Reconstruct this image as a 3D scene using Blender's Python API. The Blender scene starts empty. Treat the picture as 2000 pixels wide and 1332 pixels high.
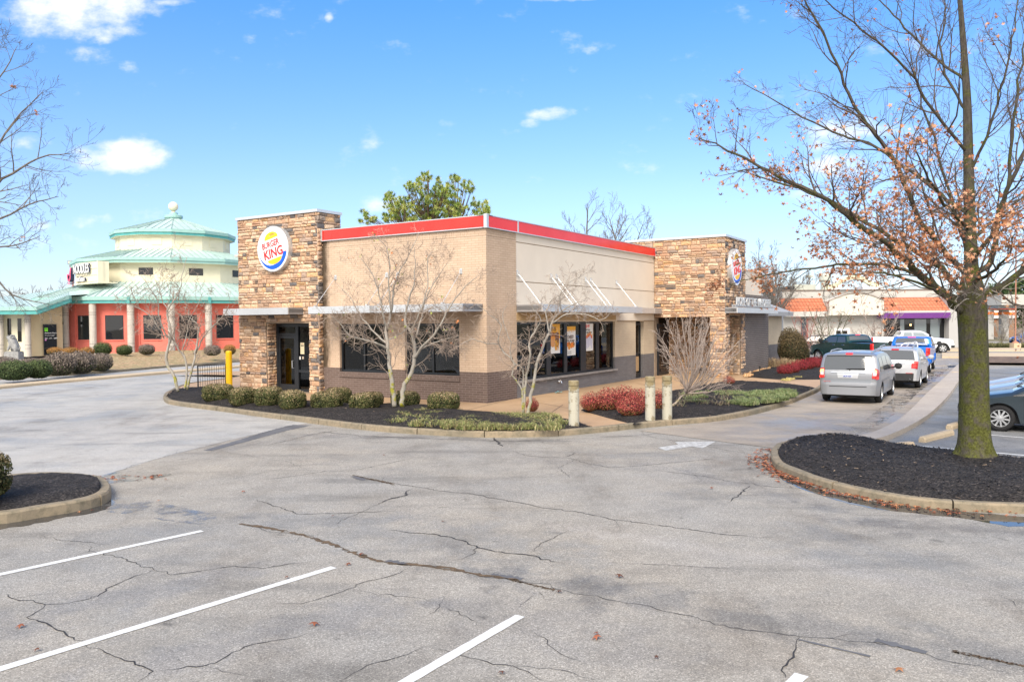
import bpy, bmesh, math, random
from mathutils import Vector, Matrix
R_ = math.radians
sc = bpy.context.scene
# ---------------- camera ----------------
CF, CTH, CRO, CH = 1541.3, 0.024065, -0.007544, 2.88      # focal (px of a 2000 px wide frame), pitch, roll, eye height
_F = Vector((0, math.cos(CTH), -math.sin(CTH))); _U0 = Vector((0, math.sin(CTH), math.cos(CTH))); _R0 = Vector((1, 0, 0))
_R = _R0*math.cos(CRO)+_U0*math.sin(CRO); _U = _U0*math.cos(CRO)-_R0*math.sin(CRO)
cd = bpy.data.cameras.new('camera'); cam = bpy.data.objects.new('camera', cd); sc.collection.objects.link(cam)
cd.sensor_width = 36; cd.lens = 36*CF/2000; cd.clip_end = 6000; cd.clip_start = .1
cam.matrix_world = Matrix(((_R.x, _U.x, -_F.x, 0), (_R.y, _U.y, -_F.y, 0), (_R.z, _U.z, -_F.z, CH), (0, 0, 0, 1)))
sc.camera = cam
# ---------------- world, sun, exposure ----------------
SUN_EL, SUN_AZ = R_(42), R_(197)          # azimuth clockwise from +Y: behind the camera, high
w = bpy.data.worlds.new('World'); sc.world = w; w.use_nodes = True
nt = w.node_tree; nt.nodes.clear()
def wn(t, **k):
    n = nt.nodes.new(t)
    for a, b in k.items(): setattr(n, a, b)
    return n
sky = wn('ShaderNodeTexSky', sky_type='NISHITA', sun_disc=False, sun_elevation=SUN_EL, sun_rotation=SUN_AZ, air_density=1.0, dust_density=.5, ozone_density=2.0)
bg = wn('ShaderNodeBackground'); bg.inputs[1].default_value = .11
out = wn('ShaderNodeOutputWorld')
tc = wn('ShaderNodeTexCoord')
def MATH(op, a, b=None, c=None):
    n = wn('ShaderNodeMath', operation=op)
    for i, x in enumerate((a, b, c)):
        if x is None: continue
        if isinstance(x, (int, float)): n.inputs[i].default_value = x
        else: nt.links.new(x, n.inputs[i])
    return n.outputs[0]
sep = wn('ShaderNodeSeparateXYZ'); nt.links.new(tc.outputs['Generated'], sep.inputs[0])
# tangent-plane coordinates: tx = X/Y, tz = Z/Y (clouds only live in the half of the sky with Y>0)
ty = MATH('MAXIMUM', sep.outputs[1], .05)
tx = MATH('DIVIDE', sep.outputs[0], ty); tz = MATH('DIVIDE', sep.outputs[2], ty)
cmb = wn('ShaderNodeCombineXYZ'); nt.links.new(tx, cmb.inputs[0]); nt.links.new(tz, cmb.inputs[1])
def noise(scale, detail, sy=1.0):
    mp = wn('ShaderNodeMapping'); mp.inputs['Scale'].default_value = (1, sy, 1); nt.links.new(cmb.outputs[0], mp.inputs[0])
    n = wn('ShaderNodeTexNoise'); n.inputs['Scale'].default_value = scale; n.inputs['Detail'].default_value = detail; n.inputs['Roughness'].default_value = .6
    nt.links.new(mp.outputs[0], n.inputs[0]); return n.outputs[0]
n1 = noise(9, 8, 1.8); n2 = noise(30, 6, 1.5)
fluff = MATH('ADD', MATH('MULTIPLY', MATH('SUBTRACT', n1, .5), 3.4), MATH('MULTIPLY', MATH('SUBTRACT', n2, .5), 1.5))
def cdir(u, v):
    d = _F+_R*((u-1000)/CF)-_U*((v-666)/CF); return d.x/d.y, d.z/d.y
mask = None
for (u, v, ru, rv, amp) in ((160, 20, 150, 62, 1.0), (200, 60, 90, 30, .8), (175, 110, 60, 22, .55), (255, 130, 25, 18, .5), (235, 305, 115, 36, .95), (55, 278, 60, 18, .7), (172, 428, 55, 20, .75),
        (75, 440, 40, 13, .6), (487, 76, 22, 15, .7), (643, 36, 9, 11, .45), (1067, 222, 62, 17, .85), (1035, 240, 26, 12, .7), (735, 402, 55, 22, .6), (1680, 258, 110, 32, .8), (1640, 330, 90, 30, .7),
        (1110, -6, 95, 12, .7), (1155, 100, 18, 9, .4), (1570, 380, 60, 20, .5), (1430, 372, 40, 12, .45), (1600, 285, 40, 18, .6), (925, 330, 40, 7, .35), (330, 4, 50, 9, .5), (1440, 40, 60, 10, .1), (340, 440, 0.1, .1, 0)):
    cx, cz = cdir(u, v)
    a = MATH('DIVIDE', MATH('SUBTRACT', tx, cx), ru/CF); b = MATH('DIVIDE', MATH('SUBTRACT', tz, cz), rv/CF)
    r2 = MATH('ADD', MATH('MULTIPLY', a, a), MATH('MULTIPLY', b, b))
    g = MATH('MULTIPLY', MATH('SUBTRACT', 1.25, r2), amp)
    mask = g if mask is None else MATH('MAXIMUM', mask, g)
m = MATH('ADD', mask, fluff)
mr = wn('ShaderNodeMapRange', interpolation_type='SMOOTHSTEP'); nt.links.new(m, mr.inputs[0])
for i, x in ((1, .25), (2, 1.6), (3, 0), (4, .93)): mr.inputs[i].default_value = x
front = MATH('MULTIPLY', mr.outputs[0], MATH('GREATER_THAN', sep.outputs[1], .06))
# overcast added in the unseen sky behind the camera, brightened to soften the light
nb = wn('ShaderNodeTexNoise'); nb.inputs['Scale'].default_value = 2.2; nb.inputs['Detail'].default_value = 4; nt.links.new(tc.outputs['Generated'], nb.inputs[0])
bk = wn('ShaderNodeMapRange', interpolation_type='SMOOTHSTEP'); nt.links.new(MATH('ADD', MATH('MULTIPLY', sep.outputs[1], -1), MATH('MULTIPLY', MATH('SUBTRACT', nb.outputs[0], .5), .7)), bk.inputs[0])
for i, x in ((1, -.25), (2, .35), (3, 0), (4, .9)): bk.inputs[i].default_value = x
cloudf = front
# grade of the sky dome itself: paler towards the horizon
hsv = wn('ShaderNodeHueSaturation'); hsv.inputs['Hue'].default_value = .497; hsv.inputs['Saturation'].default_value = .92; hsv.inputs['Value'].default_value = 1.0
nt.links.new(sky.outputs[0], hsv.inputs['Color'])
tint = wn('ShaderNodeMix', data_type='RGBA', blend_type='MULTIPLY'); tint.inputs[0].default_value = 1
nt.links.new(hsv.outputs[0], tint.inputs[6])
cr = wn('ShaderNodeValToRGB'); nt.links.new(sep.outputs[2], cr.inputs[0]); e_ = cr.color_ramp.elements
e_[0].position = 0; e_[0].color = (.66, .68, .84, 1); e_[1].position = .42; e_[1].color = (.33, .78, 1.25, 1); x_ = e_.new(.16); x_.color = (.66, .76, .95, 1)
nt.links.new(cr.outputs[0], tint.inputs[7])
mx = wn('ShaderNodeMix', data_type='RGBA'); nt.links.new(cloudf, mx.inputs[0]); nt.links.new(tint.outputs[2], mx.inputs[6]); mx.inputs[7].default_value = (5.6, 5.6, 5.75, 1)
mb_ = wn('ShaderNodeMix', data_type='RGBA'); nt.links.new(bk.outputs[0], mb_.inputs[0]); nt.links.new(mx.outputs[2], mb_.inputs[6]); mb_.inputs[7].default_value = (8.2, 8.0, 7.7, 1)
nt.links.new(mb_.outputs[2], bg.inputs[0]); nt.links.new(bg.outputs[0], out.inputs[0])
sd = bpy.data.lights.new('sun', 'SUN'); sd.energy = 2.35; sd.angle = R_(30); sd.color = (1, .90, .77)
so = bpy.data.objects.new('sun', sd); sc.collection.objects.link(so)
sdir = Vector((math.sin(SUN_AZ)*math.cos(SUN_EL), math.cos(SUN_AZ)*math.cos(SUN_EL), math.sin(SUN_EL)))
so.rotation_euler = sdir.to_track_quat('Z', 'Y').to_euler(); so.location = sdir*50
sc.view_settings.view_transform = 'Standard'; sc.view_settings.look = 'None'; sc.view_settings.exposure = 1.0; sc.view_settings.gamma = 1
sc.render.resolution_x = 1024; sc.render.resolution_y = 681
# ---------------- placing helpers ----------------
def ray(u, v): return _F+_R*((u-1000)/CF)-_U*((v-666)/CF)
def G(u, v, z=0.0):
    d = ray(u, v); t = (z-CH)/d.z; return Vector((d.x*t, d.y*t, z))
def D(u, v, Y):
    d = ray(u, v); t = Y/d.y; return Vector((d.x*t, Y, CH+d.z*t))
# ---------------- object helpers ----------------
COL = sc.collection
def tag(o, label, cat, group=None):
    o['label'] = label; o['category'] = cat
    if group: o['group'] = group
    return o
def thing(name, label, cat, loc=(0, 0, 0), rz=0, group=None):
    o = bpy.data.objects.new(name, None); COL.objects.link(o); o.location = loc; o.rotation_euler = (0, 0, rz); o.empty_display_size = .3
    return tag(o, label, cat, group)
def copy_tree(o, parent=None):
    c = o.copy(); COL.objects.link(c); c.parent = parent
    for ch in list(o.children): copy_tree(ch, c)
    return c
class MB:
    def __init__(s): s.v = []; s.f = []; s.m = []; s.c = []; s.cc = None; s.usec = False
    def add(s, vs, fs, mi=0, col=None):
        n = len(s.v); s.v += [tuple(p) for p in vs]; s.f += [tuple(i+n for i in f) for f in fs]; s.m += [mi]*len(fs)
        if col is not None: s.usec = True
        s.c += [col or (1, 1, 1)]*len(fs)
    def hexa(s, p, mi=0, col=None):      # 8 points: bottom 4 then top 4
        s.add(p, [(0, 3, 2, 1), (4, 5, 6, 7), (0, 1, 5, 4), (1, 2, 6, 5), (2, 3, 7, 6), (3, 0, 4, 7)], mi, col)
    def box(s, x0, x1, y0, y1, z0, z1, mi=0, col=None):
        s.hexa([(x0, y0, z0), (x1, y0, z0), (x1, y1, z0), (x0, y1, z0), (x0, y0, z1), (x1, y0, z1), (x1, y1, z1), (x0, y1, z1)], mi, col)
    def fbox(s, F, a0, a1, z0, z1, d0, d1, mi=0, col=None):
        s.hexa([F(a0, z0, d0), F(a1, z0, d0), F(a1, z0, d1), F(a0, z0, d1), F(a0, z1, d0), F(a1, z1, d0), F(a1, z1, d1), F(a0, z1, d1)], mi, col)
    def quad(s, a, b, c, d, mi=0, col=None): s.add([a, b, c, d], [(0, 1, 2, 3)], mi, col)
    def poly(s, pts, mi=0, col=None): s.add(pts, [tuple(range(len(pts)))], mi, col)
    def prism(s, pts, h, mi=0, col=None):   # pts: list of Vectors bottom; h: Vector offset
        n = len(pts); h = Vector(h); P = [Vector(p) for p in pts]
        s.add(P+[p+h for p in P], [tuple(range(n))[::-1], tuple(range(n, 2*n))]+[(i, (i+1) % n, n+(i+1) % n, n+i) for i in range(n)], mi, col)
    def tube(s, pts, rad, n=6, mi=0, cap=True, col=None):
        P = [Vector(p) for p in pts]; k = len(P)
        if isinstance(rad, (int, float)): rad = [rad]*k
        vs = []; prev = None
        for i in range(k):
            t = (P[min(i+1, k-1)]-P[max(i-1, 0)])
            if t.length < 1e-9: t = Vector((0, 0, 1))
            t.normalize()
            if prev is None: a = t.orthogonal().normalized()
            else:
                a = prev-t*prev.dot(t)
                a = a.normalized() if a.length > 1e-6 else t.orthogonal().normalized()
            prev = a; b = t.cross(a)
            for j in range(n):
                an = 2*math.pi*j/n; vs.append(P[i]+(a*math.cos(an)+b*math.sin(an))*rad[i])
        fs = [(i*n+j, i*n+(j+1) % n, (i+1)*n+(j+1) % n, (i+1)*n+j) for i in range(k-1) for j in range(n)]
        if cap: fs += [tuple(range(n))[::-1], tuple(range((k-1)*n, k*n))]
        s.add(vs, fs, mi, col)
    def lathe(s, prof, c=(0, 0, 0), n=24, axis='z', mi=0, col=None, closed=False):
        c = Vector(c); vs = []
        for (r, h) in prof:
            for j in range(n):
                a = 2*math.pi*j/n
                if axis == 'z': vs.append(c+Vector((r*math.cos(a), r*math.sin(a), h)))
                elif axis == 'y': vs.append(c+Vector((r*math.cos(a), h, r*math.sin(a))))
                else: vs.append(c+Vector((h, r*math.cos(a), r*math.sin(a))))
        k = len(prof)
        fs = [(i*n+j, i*n+(j+1) % n, (i+1)*n+(j+1) % n, (i+1)*n+j) for i in range(k-1) for j in range(n)]
        if closed: fs += [((k-1)*n+j, (k-1)*n+(j+1) % n, (j+1) % n, j) for j in range(n)]
        s.add(vs, fs, mi, col)
    def grid(s, P, mi=0, col=None):   # P[i][j]
        ni = len(P); nj = len(P[0]); vs = [p for r in P for p in r]
        s.add(vs, [(i*nj+j, i*nj+j+1, (i+1)*nj+j+1, (i+1)*nj+j) for i in range(ni-1) for j in range(nj-1)], mi, col)
    def mesh(s, name, mats, smooth=False, recalc=False):
        me = bpy.data.meshes.new(name); me.from_pydata(s.v, [], s.f)
        if not isinstance(mats, (list, tuple)): mats = [mats]
        for m_ in mats: me.materials.append(m_)
        me.polygons.foreach_set('material_index', s.m)
        if smooth: me.polygons.foreach_set('use_smooth', [True]*len(s.f))
        if s.usec:
            at = me.color_attributes.new('Col', 'FLOAT_COLOR', 'CORNER'); buf = []
            for f, c in zip(s.f, s.c): buf += [c[0], c[1], c[2], 1.0]*len(f)
            at.data.foreach_set('color', buf)
        if recalc:
            b = bmesh.new(); b.from_mesh(me); bmesh.ops.recalc_face_normals(b, faces=b.faces); b.to_mesh(me); b.free()
        me.update(); return me
    def build(s, name, mats, parent=None, smooth=False, recalc=True, loc=None, auto=None):
        o = bpy.data.objects.new(name, s.mesh(name, mats, smooth, recalc)); COL.objects.link(o)
        if parent is not None: o.parent = parent
        if loc is not None: o.location = loc
        return o
def structure(o): o['kind'] = 'structure'; return o
def stuff(o): o['kind'] = 'stuff'; return o
def catmull(pts, n=8, closed=False):
    P = [Vector(p) for p in pts]; out = []; k = len(P)
    rng_ = range(k if closed else k-1)
    for i in rng_:
        if closed: p0, p1, p2, p3 = P[(i-1) % k], P[i], P[(i+1) % k], P[(i+2) % k]
        else: p0, p1, p2, p3 = P[max(i-1, 0)], P[i], P[i+1], P[min(i+2, k-1)]
        for j in range(n):
            t = j/n
            out.append(.5*((2*p1)+(p2-p0)*t+(2*p0-5*p1+4*p2-p3)*t*t+(3*p1-p0-3*p2+p3)*t**3))
    if not closed: out.append(P[-1])
    return out
def resample(P, n):
    P = [Vector(p) for p in P]; L = [0]
    for a, b in zip(P, P[1:]): L.append(L[-1]+(b-a).length)
    out = []; j = 0
    for i in range(n):
        t = L[-1]*i/(n-1)
        while j < len(P)-2 and L[j+1] < t: j += 1
        d = L[j+1]-L[j]; out.append(P[j].lerp(P[j+1], (t-L[j])/d if d > 1e-9 else 0))
    return out
_tx = {}
def text_mb(mb, F, body, a0, z0, size, d0, d1, mi=0, bold=.0, sx=1, dirn=1, align='LEFT', shear=0, slope=0, col=None):
    cu = bpy.data.curves.new('t', 'FONT'); cu.body = body; cu.size = size; cu.extrude = .5; cu.align_x = align; cu.offset = bold*size; cu.shear = shear; cu.resolution_u = 3
    o = bpy.data.objects.new('t', cu); COL.objects.link(o); bpy.context.view_layer.update()
    dg = bpy.context.evaluated_depsgraph_get(); me = bpy.data.meshes.new_from_object(o.evaluated_get(dg))
    vs = [F(a0+dirn*v.co.x*sx, z0+v.co.y+slope*v.co.x*sx, d0+(d1-d0)*(v.co.z+.5)) for v in me.vertices]; fs = [tuple(p.vertices) for p in me.polygons]
    mb.add(vs, fs, mi, col)
    bpy.data.objects.remove(o); bpy.data.curves.remove(cu); bpy.data.meshes.remove(me)
# ---------------- materials ----------------
class NT:
    def __init__(s, name):
        s.m = bpy.data.materials.new(name); s.m.use_nodes = True; s.t = s.m.node_tree; s.b = s.t.nodes['Principled BSDF']
        s.tc = s.t.nodes.new('ShaderNodeTexCoord'); s.o = s.tc.outputs['Object']
    def n(s, ty, inp=None, **k):
        x = s.t.nodes.new(ty)
        for a, b in k.items(): setattr(x, a, b)
        for a, b in (inp or {}).items():
            if hasattr(b, 'is_output'): s.t.links.new(b, x.inputs[a])
            else: x.inputs[a].default_value = b
        return x
    def noise(s, scale, detail=4, vec=None, rough=.55, sx=None):
        v = vec or s.o
        if sx: v = s.n('ShaderNodeMapping', {'Vector': v, 'Scale': sx}).outputs[0]
        return s.n('ShaderNodeTexNoise', {'Vector': v, 'Scale': scale, 'Detail': detail, 'Roughness': rough}).outputs[0]
    def ramp(s, f, stops, interp='LINEAR'):
        r = s.n('ShaderNodeValToRGB', {'Fac': f}); e = r.color_ramp; e.interpolation = interp
        while len(e.elements) > 1: e.elements.remove(e.elements[-1])
        e.elements[0].position = stops[0][0]; e.elements[0].color = (*_c3(stops[0][1]), 1)
        for p, c in stops[1:]:
            x = e.elements.new(p); x.color = (*_c3(c), 1)
        return r.outputs[0]
    def mix(s, f, a, b, mode='MIX'):
        x = s.n('ShaderNodeMix', data_type='RGBA', blend_type=mode)
        for i, y in ((0, f), (6, a), (7, b)):
            if hasattr(y, 'is_output'): s.t.links.new(y, x.inputs[i])
            else: x.inputs[i].default_value = y if i == 0 else (*_c3(y), 1)
        return x.outputs[2]
    def math(s, op, a, b=None, c=None):
        x = s.n('ShaderNodeMath', operation=op)
        for i, y in enumerate((a, b, c)):
            if y is None: continue
            if hasattr(y, 'is_output'): s.t.links.new(y, x.inputs[i])
            else: x.inputs[i].default_value = y
        return x.outputs[0]
    def set(s, **k):
        for a, b in k.items():
            a = {'col': 'Base Color', 'rough': 'Roughness', 'metal': 'Metallic', 'spec': 'Specular IOR Level', 'coat': 'Coat Weight', 'em': 'Emission Color', 'es': 'Emission Strength', 'alpha': 'Alpha', 'trans': 'Transmission Weight'}[a]
            if hasattr(b, 'is_output'): s.t.links.new(b, s.b.inputs[a])
            else: s.b.inputs[a].default_value = (*_c3(b), 1) if a in ('Base Color', 'Emission Color') else b
        return s
    def bump(s, h, dist=.01, st=1):
        x = s.n('ShaderNodeBump', {'Height': h, 'Distance': dist, 'Strength': st}); s.t.links.new(x.outputs[0], s.b.inputs['Normal']); return s
def _c3(c): return (c, c, c) if isinstance(c, (int, float)) else tuple(c[:3])
def simple(name, col, rough=.7, var=.12, scale=4, bump=0, bscale=60, metal=0, spec=.4, coat=0):
    n = NT(name); c = _c3(col)
    f = n.noise(scale, 5)
    n.set(col=n.ramp(f, [(.3, [x*(1-var) for x in c]), (.7, [min(1, x*(1+var)) for x in c])]), rough=rough, metal=metal, spec=spec, coat=coat)
    if bump: n.bump(n.noise(bscale, 4), bump)
    return n.m
def attr_mat(name, rough=.8, nscale=30, var=.25, bump=.004, spec=.3, tr=0):
    n = NT(name); a = n.n('ShaderNodeVertexColor', layer_name='Col').outputs[0]
    f = n.noise(nscale, 5); k = n.ramp(f, [(.25, 1-var), (.75, 1+var)])
    n.set(col=n.mix(1.0, a, k, 'MULTIPLY'), rough=rough, spec=spec)
    if bump: n.bump(f, bump)
    if tr:
        n.b.inputs['Subsurface Weight'].default_value = 0
    return n.m
# ---------------- materials: surfaces ----------------
def asphalt_mat(name, base, warm, wet=.0, speck=.5, bands=()):
    n = NT(name)
    big = n.noise(.16, 5, rough=.6); mid = n.noise(1.1, 6, rough=.65); fine = n.noise(75, 2, rough=.7)
    vor = n.n('ShaderNodeTexVoronoi', {'Vector': n.o, 'Scale': 95}).outputs['Color']
    g = n.n('ShaderNodeSeparateColor', {'Color': vor}).outputs[0]
    c = n.mix(n.ramp(big, [(.35, 0.0), (.65, 1.0)]), base, warm)
    c = n.mix(1.0, c, n.ramp(mid, [(.25, .80), (.5, 1.0), (.78, 1.12)]), 'MULTIPLY')
    c = n.mix(1.0, c, n.ramp(g, [(0, 1-speck*.62), (.35, 1-speck*.1), (.7, 1.02), (.9, 1+speck*.5), (1, 1+speck*1.1)]), 'MULTIPLY')
    c = n.mix(1.0, c, n.ramp(fine, [(.3, .93), (.7, 1.07)]), 'MULTIPLY')
    # tyre paths / long streaks and dark stains
    st = n.noise(.9, 6, sx=(.30, 1.5, 1), rough=.62); c = n.mix(1.0, c, n.ramp(st, [(.30, .74), (.46, 1.0), (.62, 1.0), (.8, 1.10)]), 'MULTIPLY')
    s3 = n.noise(.45, 7, sx=(1.2, .5, 1), rough=.7); c = n.mix(1.0, c, n.ramp(s3, [(.34, (.76, .74, .72)), (.47, 1.0), (.7, 1.04)]), 'MULTIPLY')
    oil = n.noise(2.3, 3, rough=.5); c = n.mix(1.0, c, n.ramp(oil, [(.24, .62), (.31, 1.0)]), 'MULTIPLY')
    xy = n.n('ShaderNodeSeparateXYZ', {0: n.o}); bn = n.noise(1.6, 6, rough=.65)
    for (p, q, wd, cc) in bands:     # long damp or scuffed bands lying on the lot
        d = (q-p); L_ = d.length; t = d/L_
        dist = n.math('ABSOLUTE', n.math('ADD', n.math('ADD', n.math('MULTIPLY', xy.outputs[0], -t.y), n.math('MULTIPLY', xy.outputs[1], t.x)), p.x*t.y-p.y*t.x))
        al = n.math('ADD', n.math('ADD', n.math('MULTIPLY', xy.outputs[0], t.x), n.math('MULTIPLY', xy.outputs[1], t.y)), -(p.x*t.x+p.y*t.y)-L_/2)
        k_ = n.math('ADD', n.math('ADD', n.math('DIVIDE', dist, wd), n.math('MAXIMUM', n.math('SUBTRACT', n.math('ABSOLUTE', al), L_/2), 0.0)), n.math('MULTIPLY', n.math('SUBTRACT', bn, .5), 5.5))
        c = n.mix(n.ramp(k_, [(0.0, 1.0), (1.0, 0.0)]), c, n.mix(1.0, c, cc, 'MULTIPLY'))
    wn_ = n.noise(.33, 6, rough=.6); wf = n.ramp(wn_, [(.52-wet*.1, 0.0), (.66-wet*.1, 1.0)])
    c = n.mix(wf, c, n.mix(1.0, c, (.84, .86, .88), 'MULTIPLY'))
    n.set(col=c, rough=n.math('SUBTRACT', .82, n.math('MULTIPLY', wf, .25+wet*.3)), spec=.35)
    n.bump(n.math('ADD', g, fine), .003, .6)
    return n.m
BL_ = [((1000, 1128), (2100, 1310), .45, (.72, .74, .78)), ((560, 1010), (1080, 1085), .9, (.84, .87, .92)), ((600, 850), (1090, 862), .35, (.76, .76, .78)), ((760, 880), (1200, 905), .8, (.86, .86, .87)), ((1150, 1035), (1800, 1140), .35, (1.10, 1.10, 1.12)), ((0, 1230), (420, 1120), .5, (.86, .88, .93)), ((300, 1290), (760, 1190), .5, (.85, .87, .92)), ((1700, 1020), (2100, 1050), .5, (.70, .70, .72)), ((1380, 930), (1560, 975), .5, (.8, .81, .84)), ((900, 1180), (1250, 1260), .7, (.86, .87, .9))]
M_asphalt = asphalt_mat('asphalt', (.278, .268, .250), (.338, .303, .252), .1, .62, [(G(*a), G(*b), w_, c_) for a, b, w_, c_ in BL_])
M_asphalt2 = asphalt_mat('asphalt_damp', (.20, .205, .21), (.25, .245, .24), .15, .35)
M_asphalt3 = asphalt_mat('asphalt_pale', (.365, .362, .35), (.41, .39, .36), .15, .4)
M_drive = asphalt_mat('drive_concrete', (.30, .262, .222), (.37, .315, .255), .8, .25)
def conc(name, c1, c2, joints=0, st=.75, rough=.8, stains=(.45, .38, .30)):
    n = NT(name); a = n.noise(.8, 6, rough=.65); b = n.noise(7, 6, rough=.7); f = n.noise(90, 3)
    c = n.mix(n.ramp(a, [(.35, 0.0), (.65, 1.0)]), c1, c2)
    c = n.mix(n.ramp(b, [(.45, 0.0), (.75, st)]), c, stains)
    c = n.mix(1.0, c, n.ramp(f, [(.3, .9), (.7, 1.08)]), 'MULTIPLY')
    n.set(col=c, rough=rough, spec=.3); n.bump(f, .003); return n.m
M_kerb = conc('kerb_concrete', (.20, .175, .13), (.30, .24, .165), st=.85, stains=(.10, .095, .065))
M_kerb2 = conc('kerb_pale', (.50, .40, .27), (.58, .46, .32), st=.4, stains=(.35, .28, .2))
M_walk = conc('tan_concrete', (.42, .275, .16), (.49, .335, .20), st=.5, stains=(.34, .25, .17), rough=.6)
M_walk2 = conc('grey_concrete', (.42, .36, .30), (.48, .42, .35), st=.5, stains=(.3, .25, .2), rough=.65)
M_joint = simple('joint_dark', (.05, .045, .04))
M_crack = simple('crack_filler', (.035, .034, .036), rough=.8, var=.4, scale=3)
M_tar = simple('tar_patch', (.12, .12, .125), rough=.7, var=.2, scale=2)
n = NT('line_paint'); f = n.noise(25, 5, rough=.7); n.set(col=n.mix(n.ramp(n.noise(2.2, 6, rough=.75), [(.30, 1.0), (.44, 0.0)]), n.ramp(f, [(.28, (.36, .35, .33)), (.40, (.62, .62, .60)), (.7, (.74, .74, .73))]), (.44, .43, .41)), rough=.6); M_line = n.m
n = NT('line_worn'); f = n.noise(9, 6, rough=.75); n.set(col=n.ramp(f, [(.40, (.30, .29, .275)), (.58, (.55, .55, .53)), (.72, (.72, .72, .70))]), rough=.6); M_line2 = n.m
n = NT('mulch'); a = n.noise(3, 5); b = n.n('ShaderNodeTexVoronoi', {'Vector': n.n('ShaderNodeMapping', {'Vector': n.o, 'Scale': (1, 2.2, 1)}).outputs[0], 'Scale': 34}); g = n.n('ShaderNodeSeparateColor', {'Color': b.outputs['Color']}).outputs[1]
n.set(col=n.mix(1.0, n.ramp(g, [(0, (.012, .011, .011)), (.6, (.03, .027, .026)), (.93, (.055, .048, .045)), (1, (.13, .11, .10))]), n.ramp(a, [(.3, .8), (.7, 1.35)]), 'MULTIPLY'), rough=.9, spec=.2)
n.bump(g, .022, 1); M_mulch = n.m
n = NT('leafy_lawn'); a = n.noise(2.2, 6); b = n.n('ShaderNodeTexVoronoi', {'Vector': n.o, 'Scale': 9}); g = n.n('ShaderNodeSeparateColor', {'Color': b.outputs['Color']}).outputs[0]
n.set(col=n.mix(n.ramp(a, [(.42, 0.0), (.62, .7)]), n.ramp(g, [(0, (.22, .12, .06)), (.5, (.42, .27, .14)), (1, (.60, .42, .26))]), (.24, .24, .10)), rough=.9); n.bump(g, .04); M_lawn = n.m
n = NT('far_ground'); a = n.noise(.05, 5); n.set(col=n.ramp(a, [(.35, (.14, .13, .07)), (.65, (.24, .19, .12))]), rough=.95); M_ground = n.m
n = NT('puddle_water'); n.set(col=(.045, .045, .047), rough=.035, spec=.5); n.bump(n.noise(6, 3), .0012, .5); M_water = n.m
n = NT('wet_sheen'); f = n.noise(2.6, 6, rough=.7); n.set(col=(.17, .16, .15), rough=.08, spec=.5, alpha=n.ramp(f, [(.47, 0.0), (.62, .75)])); M_wet = n.m
# ---- walls ----
def brick_mat(name, c1, c2, mortar, bw=.30, bh=.08, ms=.007, rough=.85, stain=0, bl=.004, mould=False):
    n = NT(name); s_ = n.n('ShaderNodeSeparateXYZ', {0: n.o}); u = n.math('ADD', s_.outputs[0], s_.outputs[1])
    v = n.n('ShaderNodeCombineXYZ', {0: u, 1: s_.outputs[2]}).outputs[0]
    b = n.n('ShaderNodeTexBrick', {'Vector': v, 'Color1': (*c1, 1), 'Color2': (*c2, 1), 'Mortar': (*mortar, 1), 'Scale': 1, 'Mortar Size': ms, 'Mortar Smooth': .3, 'Bias': 0, 'Brick Width': bw, 'Row Height': bh})
    c = b.outputs['Color']; a = n.noise(.7, 6, rough=.65)
    c = n.mix(1.0, c, n.ramp(a, [(.3, .88), (.7, 1.07)]), 'MULTIPLY')
    if stain:
        st = n.noise(1.3, 6, rough=.7, sx=(1.5, 1.5, .35)); c = n.mix(n.ramp(st, [(.5, 0.0), (.72, stain)]), c, [x*.6 for x in mortar])
    if mould:   # black mildew running down beside the stone tower and rust-brown run below the band
        mm = n.math('ADD', n.math('MULTIPLY', n.math('SUBTRACT', s_.outputs[1], 7.28), 2.8), n.math('MULTIPLY', n.math('SUBTRACT', n.noise(2.6, 6, rough=.75, sx=(1, 1, .4)), .5), 2.4)); c = n.mix(n.ramp(mm, [(.0, 0.0), (.9, .93)]), c, (.05, .035, .022))
    c = n.mix(1.0, c, n.ramp(n.noise(40, 3), [(.3, .94), (.7, 1.05)]), 'MULTIPLY')
    n.set(col=c, rough=rough, spec=.25); n.bump(n.math('SUBTRACT', 1.0, b.outputs['Fac']), bl, .7); return n.m
M_bbeige = brick_mat('brick_beige', (.575, .437, .325), (.53, .395, .29), (.40, .285, .195), stain=.05, mould=True)
M_bbrown = brick_mat('brick_brown', (.125, .090, .078), (.15, .11, .095), (.26, .21, .19))
M_bgrey = brick_mat('brick_grey_painted', (.20, .19, .195), (.17, .16, .165), (.15, .145, .15), stain=.2)
M_bcream = brick_mat('brick_cream_painted', (.60, .50, .37), (.57, .47, .35), (.50, .41, .30), stain=.05)
M_brust = brick_mat('brick_rust', (.27, .15, .09), (.33, .19, .12), (.36, .27, .2))
M_bred = brick_mat('brick_red_painted', (.80, .215, .165), (.76, .20, .15), (.66, .165, .13), stain=.03)
M_dgrey = brick_mat('brick_taupe', (.115, .098, .092), (.14, .12, .112), (.30, .26, .24), bw=.4, bh=.10, ms=.014)
M_eifs = simple('cream_stucco', (.71, .63, .53), .85, .035, 1.2, .0015, 120)
M_groove = simple('stucco_groove', (.30, .21, .13))
M_soffit = simple('soffit_gold', (.48, .33, .17), .7, .1, 2)
M_silver = simple('brushed_aluminium', (.62, .64, .66), .38, .04, 3, metal=.55)
M_silver2 = simple('aluminium_grey', (.36, .36, .37), .45, .05, 3, metal=.4)
M_white = simple('white_metal', (.74, .75, .76), .45, .03)
n = NT('red_fascia'); f = n.noise(.9, 3); n.set(col=n.ramp(f, [(.3, (.72, .022, .015)), (.7, (.80, .035, .025))]), rough=.22, spec=.5); n.bump(n.noise(1.2, 2), .02, .25); M_red = n.m
M_black = simple('bronze_black_frame', (.018, .021, .026), .35, .15, 5)
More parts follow.
